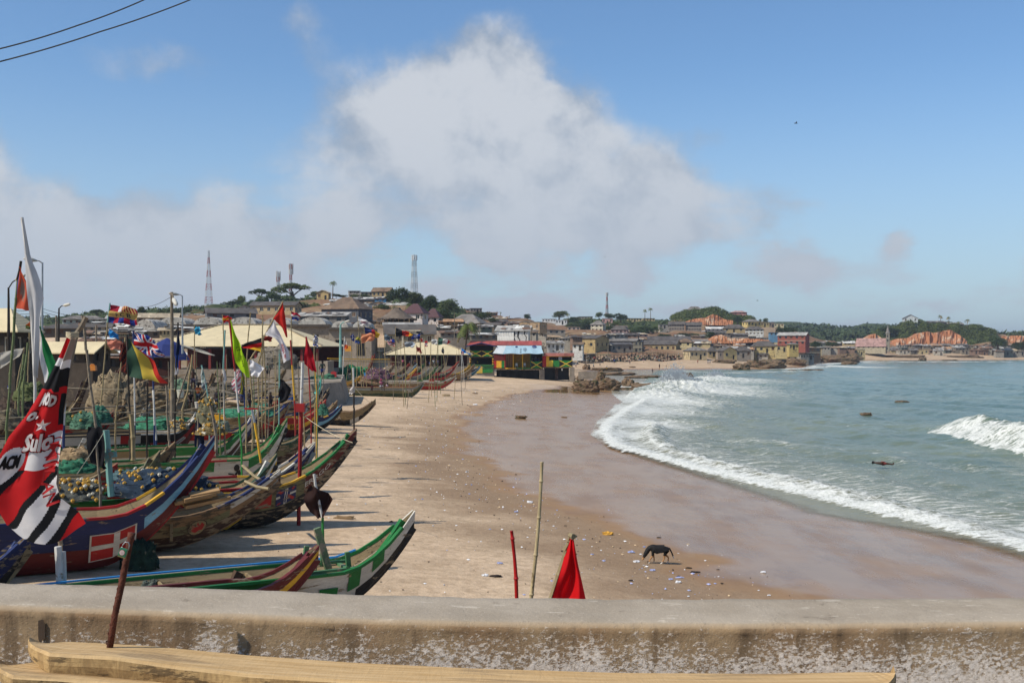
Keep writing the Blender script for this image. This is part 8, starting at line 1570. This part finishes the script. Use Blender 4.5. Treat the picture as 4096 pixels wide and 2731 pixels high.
# ------------------------------------------------------------------ people
SK = [(140, 98), ]
def figure(pose):
    """one continuous body grown over a skeleton; height 1.7"""
    J = {'pel': (0, 0, .93), 'sp': (0, .01, 1.12), 'ch': (0, .0, 1.33), 'nk': (0, 0, 1.48), 'hd': (0, -.02, 1.60), 'tp': (0, -.01, 1.68)}
    A = {'stand': dict(ka=(.10, -.02, .50), fa=(.10, .02, .07), ta=(.11, -.14, .03), kb=(-.10, 0, .50), fb=(-.11, .03, .07), tb=(-.12, -.13, .03), ea=(.26, .03, 1.14), ha=(.24, -.08, .90), eb=(-.26, .03, 1.14), hb=(-.24, -.07, .90)),
         'walk': dict(ka=(.09, -.20, .52), fa=(.10, -.26, .08), ta=(.10, -.42, .05), kb=(-.09, .02, .50), fb=(-.10, .34, .14), tb=(-.10, .26, .03), ea=(.24, .16, 1.14), ha=(.22, .10, .92), eb=(-.24, -.10, 1.14), hb=(-.22, -.28, 1.0)),
         'sit': dict(ka=(.14, -.42, .52), fa=(.14, -.42, .08), ta=(.14, -.56, .04), kb=(-.14, -.42, .52), fb=(-.14, -.40, .08), tb=(-.14, -.54, .04), ea=(.24, -.12, .80), ha=(.16, -.36, .62), eb=(-.24, -.12, .80), hb=(-.16, -.36, .62)),
         'carry': dict(ka=(.10, -.12, .50), fa=(.10, -.08, .07), ta=(.11, -.22, .03), kb=(-.10, .02, .50), fb=(-.11, .18, .10), tb=(-.12, .06, .03), ea=(.30, -.04, 1.55), ha=(.16, -.02, 1.74), eb=(-.26, .03, 1.14), hb=(-.24, -.07, .90))}[pose]
    if pose == 'sit':
        for k in J: J[k] = (J[k][0], J[k][1] - .05 * (J[k][2] - .93), J[k][2] - .40)
    sh = J['ch']; J.update(A); J['sa'] = (.17, .01, sh[2] + .05); J['sb'] = (-.17, .01, sh[2] + .05); J['la'] = (.09, 0, J['pel'][2] - .06); J['lb'] = (-.09, 0, J['pel'][2] - .06)
    E = [('pel', 'sp', .13, .12), ('sp', 'ch', .12, .14), ('ch', 'nk', .14, .055), ('nk', 'hd', .055, .10), ('hd', 'tp', .10, .06), ('pel', 'la', .12, .10), ('la', 'ka', .10, .06), ('ka', 'fa', .06, .04), ('fa', 'ta', .04, .035), ('pel', 'lb', .12, .10), ('lb', 'kb', .10, .06), ('kb', 'fb', .06, .04), ('fb', 'tb', .04, .035), ('ch', 'sa', .10, .06), ('sa', 'ea', .055, .042), ('ea', 'ha', .04, .032), ('ch', 'sb', .10, .06), ('sb', 'eb', .055, .042), ('eb', 'hb', .04, .032)]
    return J, E
def skinned(names, E, J, mname, mt, name, sub=1):
    me = bpy.data.meshes.new('sk'); idx = {n_: i for i, n_ in enumerate(names)}; me.from_pydata([J[n_] for n_ in names], [(idx[a], idx[b_]) for a, b_, *_ in E], []); ob = bpy.data.objects.new('sk', me); COL.objects.link(ob)
    md = ob.modifiers.new('s', 'SKIN'); rad = {}
    for a, b_, ra, rb in E: rad[a] = max(rad.get(a, 0), ra) if a in rad else ra; rad.setdefault(b_, rb)
    for i, n_ in enumerate(names): sv = me.skin_vertices[0].data[i]; r = rad[n_]; sv.radius = (r, r); sv.use_root = (i == 0)
    md.use_smooth_shade = True; m2 = ob.modifiers.new('u', 'SUBSURF'); m2.levels = sub; m2.render_levels = sub
    out = bpy.data.meshes.new_from_object(ob.evaluated_get(bpy.context.evaluated_depsgraph_get())); bpy.data.objects.remove(ob); out.name = name; out.materials.clear(); out.materials.append(mt); return out
Mskin = mat('dark skin', '#3f281c', .6, .12, 3); Mhair = mat('black hair', '#131110', .9, .1, 5)
BODY = {}
def person(label, px, pyb, hpx, pose, shirt, legs, Y=None, rz=0., hat=None, long=False, load=None, lift=0):
    if Y is None: g = G(px, pyb)
    else: g = P(px, pyb, Y)
    Y = g.y; hh = {'sit': 1.30, 'carry': 1.72}.get(pose, 1.70); s = (hpx * Y / F) / hh; t = thing('person', label, 'person', g, R(rz), 'people on the beach'); t.scale = (s, s, s)
    if pose not in BODY:
        J, E = figure(pose); names = []
        for a, b_, *_ in E:
            for q in (a, b_):
                if q not in names: names.append(q)
        BODY[pose] = (J, E, skinned(names, E, J, 'b', Mskin, 'body'))
    J, E, me = BODY[pose]; link('body', me, t)
    def garment(nm, edges, grow, c, ends=()):
        key = (pose, nm, c, long)
        if key not in BODY:
            JJ = dict(J); EE = []
            for (a, b_, ra, rb) in E:
                if (a, b_) in edges:
                    k = edges[(a, b_)]
                    if k < 1: n2 = a + b_; JJ[n2] = tuple(J[a][i] + (J[b_][i] - J[a][i]) * k for i in range(3)); EE.append((a, n2, ra + grow, ra + (rb - ra) * k + grow * 1.3))
                    else: EE.append((a, b_, ra + grow, rb + grow))
            names = []
            for a, b_, *_ in EE:
                for q in (a, b_):
                    if q not in names: names.append(q)
            BODY[key] = skinned(names, EE, JJ, 'g', cl(c, .05), nm)
        link(nm, BODY[key], t)
    if shirt: garment('shirt', {('pel', 'sp'): 1, ('sp', 'ch'): 1, ('ch', 'nk'): .55, ('ch', 'sa'): 1, ('sa', 'ea'): .6, ('ch', 'sb'): 1, ('sb', 'eb'): .6}, .022, shirt)
    if legs: garment('trousers' if long else 'shorts', {('pel', 'la'): 1, ('la', 'ka'): 1 if long else .8, ('pel', 'lb'): 1, ('lb', 'kb'): 1 if long else .8, **({('ka', 'fa'): .85, ('kb', 'fb'): .85} if long else {})}, .026, legs)
    hd = J['hd']; b = MB(); b.smooth = True; b.grid(12, 6, lambda u, v: (hd[0] + .112 * cos(2 * pi * u) * sin(pi * v * .58 + .001), hd[1] + .012 + .122 * sin(2 * pi * u) * sin(pi * v * .58 + .001), hd[2] + .02 + .115 * cos(pi * v * .58)), cl(hat, 0) if hat else Mhair); b.build('headscarf' if hat else 'hair', t)
    b = MB(); b.box((0, hd[1] - .10, hd[2] - .02), (.03, .03, .05), Mskin)
    for sx_ in (-1, 1): b.box((sx_ * .035, hd[1] - .098, hd[2] + .01), (.022, .01, .012), M_white)
    tag(b.build('face', t), kind='stuff')
    if load:
        o = thing('basin', load, 'basin', g + Vector((0, 0, (J['tp'][2] + .02) * s))); b = MB(); b.tube([(0, 0, 0), (0, 0, .12)], [.16, .26], cl('#b5b2ac', 0), 10); b.build('bowl', o); b = MB(); b.tube([(0, 0, .10), (0, 0, .2), (0, 0, .24)], [.23, .17, .02], cl('#c9a23a', 0), 9); b.build('contents', o)
    return t
PE = [('man in an orange shirt seen from behind among the canoes', 793, 1620, 82, 'stand', '#c2602c', '#2c3440', 64, 180), ('bare-chested tall man standing left of the orange shirt', 772, 1560, 84, 'stand', None, '#3f3b4c', 70, 20), ('man in black sitting low beside the orange shirt', 762, 1625, 60, 'sit', '#1f1d1f', '#2a2a2e', 63, 30),
      ('man in dark clothes working behind the patterned grey cloth', 868, 1640, 84, 'stand', '#26252b', '#2a2e3c', 62, -20), ('bare-backed man in dark shorts by the red patch canoe', 1082, 1640, 72, 'stand', None, '#1f2126', 74, 60), ('man in a dark jersey behind the olive yellow cloth', 1000, 1640, 82, 'stand', '#28262a', '#20242c', 60, -40), ('man in a blue cap bending beside the white pole', 968, 1625, 60, 'sit', '#33406a', '#2a2e3c', 60, 60),
      ('man in a black and green jersey and blue shorts on the revetment', 1290, 1514, 70, 'stand', '#20302c', '#26386b', 128, 200), ('man in a green and black jersey in the shade behind the white cloth', 1072, 1518, 66, 'stand', '#4c5a52', '#20242c', 110, 20), ('man in black shirt and grey trousers standing in the far green canoe', 1397, 1519, 46, 'stand', '#191a1d', '#8b8577', 160, 30, None, True),
      ('girl in a pale pink dress walking beside the grey-green canoe', 1548, 1578, 48, 'walk', '#c9a7ac', '#c9a7ac', None, 70), ('woman in a pink top and headscarf sitting on the canoe rail', 1524, 1562, 46, 'sit', '#b06478', '#8c8f96', 133, 40, '#9c2450'), ('child in dark red crouching in the shade of the canoe', 1488, 1568, 30, 'sit', '#4a1f22', '#2a2022', 136, 0),
      ('man in a white shirt and red cap standing behind the lettered red canoe', 1734, 1468, 32, 'stand', '#c9ccca', '#4a4c54', 200, 20, '#b02028'), ('man in a purple striped shirt beside the red-capped man', 1752, 1468, 30, 'stand', '#54406c', '#2a2c36', 200, -20), ('woman with a patterned headscarf leaning at the long white canoe', 1822, 1524, 34, 'stand', '#3a2c3c', '#2c2430', 168, 40, '#6c7088'), ('man with a green bag sitting near the yellow canoe', 1835, 1478, 22, 'sit', '#2c3a2e', '#20242c', 208, 10),
      ('person in white climbing from the rock ledge', 2427, 1482, 22, 'walk', '#d2d2cc', '#c9a23a', 216, 30, '#b0843a'), ('person in black standing near the ledge shade', 2427, 1540, 34, 'stand', '#26222c', '#26222c', 210, 0), ('person in white with a bundle left of the ledge top', 2304, 1470, 18, 'stand', '#d0cdc8', '#7c3a3c', 300, 10), ('second person in white nearest the bar annexe', 2310, 1460, 18, 'walk', '#c9c8c8', '#4a4c54', 310, 10),
      ('man in a white shirt walking on the upper far beach', 2374, 1473, 20, 'walk', '#d2d2cc', '#3f4450', None, 60), ('dark figure left of the square rock stack', 2400, 1463, 11, 'sit', '#222', '#222222', None, 0), ('man in a bright blue shirt before the shelters', 2457, 1454, 18, 'stand', '#2f55a8', '#20242c', None, 10), ('porter with a basin on the head striding over the far beach', 2519, 1457, 20, 'carry', '#a8788a', '#3f4450', None, 60), ('man in red and white by the shelters', 2574, 1449, 14, 'stand', '#a84a4c', '#c9c8c8', None, 0),
      ('swimmer in dark shorts standing on the far wet sand', 2638, 1475, 20, 'stand', None, '#6a3c2c', None, 30), ('bather wading in the tidal pool', 2610, 1492, 18, 'stand', None, '#20242c', None, 0), ('child sitting on the far beach right of the swimmer', 2665, 1468, 8, 'sit', '#8a7a5c', '#5a4c3c', None, 0), ('person in red by the canoe at the end of the far beach', 2791, 1453, 14, 'stand', '#a82c2c', '#7c2a2c', None, 0), ('left one of two people in white and blue at the end of the far beach', 2832, 1456, 15, 'walk', '#c9c8cc', '#3a4c7c', None, 20), ('right one of two people in white and blue at the end of the far beach', 2840, 1456, 15, 'walk', '#c9c8cc', '#20242c', None, -20),
      ('person in purple on the bar deck', 2150, 1462, 34, 'stand', '#3c3a5c', '#20242c', 234, 0), ('person in a patterned shirt on the bar deck', 2138, 1462, 34, 'stand', '#6c6870', '#20242c', 234.5, 30), ('person in yellow in the kiosk of the bar', 1910, 1460, 20, 'sit', '#b5a23a', '#20242c', 234, 20), ('sleeping person in white and blue on the left platform', 32, 1560, 22, 'sit', '#2c3f9c', '#b8b8b8', 60, 80)]
for a in PE:
    lab, px, pyb, hp, pose, sh_, lg = a[:7]; Y = a[7]; rz = a[8]; hat = a[9] if len(a) > 9 else None; lg = lg if len(lg) == 7 else '#222222'; sh_ = sh_ if sh_ is None or len(sh_) == 7 else '#222222'
    person(lab, px, pyb, hp, pose, sh_, lg, Y, rz, hat, len(a) > 10, load='silver basin with yellow goods carried on the head' if pose == 'carry' else None)
# crowd behind the far canoes, each its own
for i in range(13):
    px = 1590 + i * 11.5 + RND.uniform(-4, 4); c1, c2 = RND.choice([('dark purple', '#4a2c48'), ('pink', '#c86a80'), ('white', '#c4c4c4'), ('black', '#1d1c20'), ('blue', '#2c4470'), ('brown', '#5c3c30'), ('grey', '#6c6c70')])
    person(f'person in {c1} in the crowd behind the far canoes, {ORD[i]} from the left', px, 1470 + RND.uniform(-3, 3), RND.uniform(26, 33), RND.choice(['stand', 'walk', 'stand']), c2, RND.choice(['#20242c', '#2c3040', '#4a3c34']), 196 + RND.uniform(-4, 6), RND.uniform(0, 360))
o = person('swimmer lying flat on the water off the beach', 3532, 1864, 60, 'stand', None, '#7c3a34', 74.5, 0); o.rotation_euler = (R(-86), 0, R(84)); o.location = P(3576, 1862, 74.5) + Vector((0, 0, .1)); o.scale = (.85,) * 3
# the dog
g = G(2640, 2254); t = thing('dog', 'black dog with tan legs and a white tail tip sniffing the wet sand', 'dog', g); dz = -.0
J = {'pel': (.20, 0, .44), 'mid': (0, 0, .455), 'ch': (-.22, 0, .44), 'wi': (-.27, 0, .50), 'nk': (-.36, 0, .46), 'hd': (-.47, -.01, .30), 'mz': (-.55, -.02, .17), 'nz': (-.585, -.02, .115), 't1': (.30, 0, .47), 't2': (.38, .01, .34), 't3': (.43, .01, .22), 't4': (.455, .01, .15),
     'ha': (.22, .07, .40), 'ka': (.17, .08, .28), 'oa': (.29, .08, .17), 'pa': (.27, .08, .025), 'ga': (.22, .08, .015), 'hb': (.22, -.07, .40), 'kb': (.13, -.08, .28), 'ob': (.13, -.08, .17), 'pb': (.04, -.08, .025), 'gb': (-.01, -.08, .015),
     'sa': (-.24, .06, .36), 'ea': (-.20, .07, .24), 'wa': (-.18, .07, .13), 'qa': (-.19, .07, .02), 'sb': (-.24, -.06, .36), 'eb': (-.26, -.07, .24), 'wb': (-.34, -.07, .14), 'qb': (-.37, -.07, .02)}
E = [('mid', 'ch', .13, .155), ('mid', 'pel', .13, .125), ('ch', 'wi', .14, .10), ('wi', 'nk', .095, .09), ('nk', 'hd', .09, .075), ('hd', 'mz', .062, .034), ('mz', 'nz', .034, .02), ('pel', 't1', .09, .03), ('t1', 't2', .03, .024), ('t2', 't3', .024, .026), ('t3', 't4', .026, .012),
     ('pel', 'ha', .09, .075), ('ha', 'ka', .075, .045), ('ka', 'oa', .045, .022), ('oa', 'pa', .022, .02), ('pa', 'ga', .02, .018), ('pel', 'hb', .09, .075), ('hb', 'kb', .075, .045), ('kb', 'ob', .045, .022), ('ob', 'pb', .022, .02), ('pb', 'gb', .02, .018), ('ch', 'sa', .1, .055), ('sa', 'ea', .055, .03), ('ea', 'wa', .03, .02), ('wa', 'qa', .02, .022), ('ch', 'sb', .1, .055), ('sb', 'eb', .055, .03), ('eb', 'wb', .03, .02), ('wb', 'qb', .02, .022)]
names = []
for a, b_, *_ in E:
    for q in (a, b_):
        if q not in names: names.append(q)
me = skinned(names, E, J, 'd', mat('black fur', '#151312', .7, .3, 20, .3), 'body', 2); me.materials.append(mat('tan fur', '#a87a4c', .8, .2, 20)); me.materials.append(mat('white fur', '#cfc8bc', .8, .1, 20))
for p in me.polygons:
    x, y, z = p.center; p.material_index = 2 if (z < .07 and x < .40) or (x > .415 and z < .24) else 1 if (z < .25 and x < .32 and x > -.40) or (x < -.50 and z < .2 and y < .0) else 0
link('body', me, t)
for s in (-1, 1):
    b = MB(); b.face([(-.43, s * .045, .36), (-.47, s * .06, .33), (-.42, s * .085, .27)], MATS['black fur']); b.face([(-.43, s * .045, .36), (-.42, s * .085, .27), (-.40, s * .05, .33)], MATS['black fur']); b.build('ear', t)
    ppart('eye', t, (-.515, s * .032 - .015, .265), (.01, .008, .01), M_white)
t.scale = (1.02, 1.1, 1.12)

# ------------------------------------------------------------------ litter on the sand
rs = np.random.RandomState(11)
mw_, mb_, mk_, mo_ = mat('litter white', '#d5d6d8', .5, .1), mat('litter blue', '#9aa2c8', .5, .2), mat('litter dark', '#2c231d', .9, .3), mat('litter shell', '#c9b08c', .8, .2)
b = MB(); wy, wx_ = [p[0] for p in WET], [p[1] for p in WET]
n1_ = 1500; y = np.exp(rs.uniform(math.log(27), math.log(190), n1_)); x = np.interp(y, wy, wx_) + rs.normal(size=n1_) * (1.3 + y * .012) - .3 - (rs.rand(n1_) < .18) * rs.rand(n1_) * 6
n2_ = 900; y2 = np.exp(rs.uniform(math.log(27), math.log(150), n2_)); x2 = np.interp(y2, wy, wx_) - rs.rand(n2_) * 14; x, y = np.concatenate([x, x2]), np.concatenate([y, y2]); z = TERR(x, y) + .008
for i in range(n1_ + n2_):
    s = (.012 + .05 * rs.rand() ** 3) * (1 + y[i] / 130); s *= 1 if i < n1_ else .7; m_ = [mw_, mb_, mk_, mo_, mw_, mk_][rs.randint(6)] if i < n1_ else [mk_, mo_, mk_, mw_][rs.randint(4)]; a = rs.rand() * 6.3
    b.raw([(x[i] + s * cos(a + k * 1.57) * (1 if k % 2 else .55), y[i] + s * sin(a + k * 1.57) * (1 if k % 2 else .55), z[i] + (.3 * s if k % 2 else 0)) for k in range(4)] + [(x[i], y[i], z[i] + s * .6)], [(0, 1, 4), (1, 2, 4), (2, 3, 4), (3, 0, 4)], m_)
tag(b.build('litter'), kind='stuff')
def scrap(label, px, py, w_, m_, name='plastic_bag', cat='litter', k=.45, h=.5, seed=0):
    g = G(px, py); r = w_ * g.y / F / 2; b = MB()
    def fn(u, v): a = 2 * pi * u; q = sin(pi * v / 2) if v < 1 else 1; d = Vector((cos(a) * (1 - v ** 2) ** .5 if v < 1 else 0, sin(a) * (1 - v ** 2) ** .5 * k if v < 1 else 0, q * h)); return d * r * (1 + .5 * mn.noise(d * 3 + Vector((px, seed, 0)))) + Vector((0, 0, .01))
    b.grid(14, 5, fn, m_); o = b.build(name); o.location = g; return tag(o, label, cat)
LT = [('crumpled yellow cloth lying on the wet sand', 2430, 2138, 44, mat('yellow cloth', '#c9963c', .9, .3, 6), 'cloth'), ('white flattened bag right of the dog', 3053, 2290, 22, mw_, 'plastic_bag'), ('blue plastic bottle lying near the dog', 2718, 2311, 36, mb_, 'bottle'), ('white and blue water bag in front of the dog', 2610, 2282, 22, mb_, 'plastic_bag'), ('round white shell left of the dog nose', 2575, 2262, 8, mw_, 'shell'), ('black slipper on the sand near the pennant', 2523, 2323, 18, mk_, 'slipper'), ('dark driftwood stick right of the dog', 2780, 2290, 44, mk_, 'stick'), ('second dark weed clump right of the dog', 2755, 2272, 26, mk_, 'weed'),
      ('dark weed clump behind the dog', 2636, 2150, 20, mk_, 'weed'), ('brown weed clump left of the yellow cloth', 2262, 2103, 14, mk_, 'weed'), ('small brown clump between dog and sea', 2752, 2176, 12, mo_, 'weed'), ('dark wet clump far right of the dog', 2872, 2278, 14, mk_, 'weed'), ('blue sachet left of the dog', 2525, 2210, 26, mb_, 'plastic_bag'), ('pale sachet bag below the blue one', 2545, 2248, 26, mw_, 'plastic_bag'), ('blue sachet beside the bottle', 2683, 2318, 18, mb_, 'plastic_bag'), ('clear crumpled bag under the bottle', 2712, 2330, 26, mw_, 'plastic_bag'), ('pale bag beside the parapet pennant', 2368, 2218, 14, mb_, 'plastic_bag'),
      ('white bag beside a tuft of weed left of the red stick', 1940, 2303, 26, mw_, 'plastic_bag'), ('tuft of dark weed left of the red stick', 1985, 2306, 50, mk_, 'weed'), ('clear sachet on the sand left of the red stick', 1999, 2254, 24, mb_, 'plastic_bag'), ('white cup near the bottom of the beach', 3076, 2382, 14, mw_, 'cup'), ('dark lump on the sand left of the bamboo pole', 1565, 2088, 18, mk_, 'stone'), ('thin driftwood stick on the sand by the brown cloth', 1380, 2075, 90, M_wood, 'stick'), ('long sachet strip behind the bamboo pole', 2120, 2010, 26, mw_, 'plastic_bag'), ('blue sachet cluster behind the bamboo pole', 2065, 2048, 16, mb_, 'plastic_bag'), ('curved brown board lying on the sand right of the far canoes', 1785, 1584, 30, Mnat, 'board'), ('white bag at the wet sand edge near the far canoes', 1902, 1620, 18, mw_, 'plastic_bag')]
for i, (lab, px, py, w_, m_, nm) in enumerate(LT): scrap(lab, px, py, w_, m_, nm, seed=i, k=.2 if nm in ('stick', 'bottle') else .5, h=.25 if nm in ('stick', 'weed', 'bottle') else .5)
# birds
for lab, px, py, Y, s in (('dark bird gliding high in the blue sky', 3184, 494, 120, .45), ('small bird low over the far ridge', 3030, 1202, 260, .5), ('tiny bird over the middle of the town', 2420, 1028, 300, .4)):
    t = thing('bird', lab, 'bird', P(px, py, Y)); b = MB(); b.tube([(-s * .5, 0, 0), (0, 0, .02), (s * .45, 0, 0)], [.02, s * .14, .01], mat('bird', '#2a2624', .8, .2), 6); b.build('body', t)
    for q in (-1, 1): b = MB(); b.face([(-.1 * s, 0, 0), (.2 * s, 0, 0), (.05 * s, q * s * .7, .28 * s), (-.1 * s, q * s * .6, .25 * s)], MATS['bird']); b.face([(.05 * s, q * s * .7, .28 * s), (-.1 * s, q * s * .6, .25 * s), (-.3 * s, q * s * 1.3, .2 * s)], MATS['bird']); b.build('wing', t)
late_scrub()
# sea air between here and the hills
b = MB(); m = bpy.data.materials.new('sea haze'); m.use_nodes = True; n = NT(m.node_tree); n.n.clear()
pv = n.n.new('ShaderNodeVolumePrincipled'); pv.inputs['Color'].default_value = (.80, .88, 1, 1); pv.inputs['Density'].default_value = .00015; pv.inputs['Anisotropy'].default_value = .3
ov = n.n.new('ShaderNodeOutputMaterial'); n.l.new(pv.outputs[0], ov.inputs['Volume'])
b.box((0, 3000, 45), (26000, 31000, 110), m); tag(b.build('haze'), kind='stuff'); SC.cycles.volume_bounces = 0
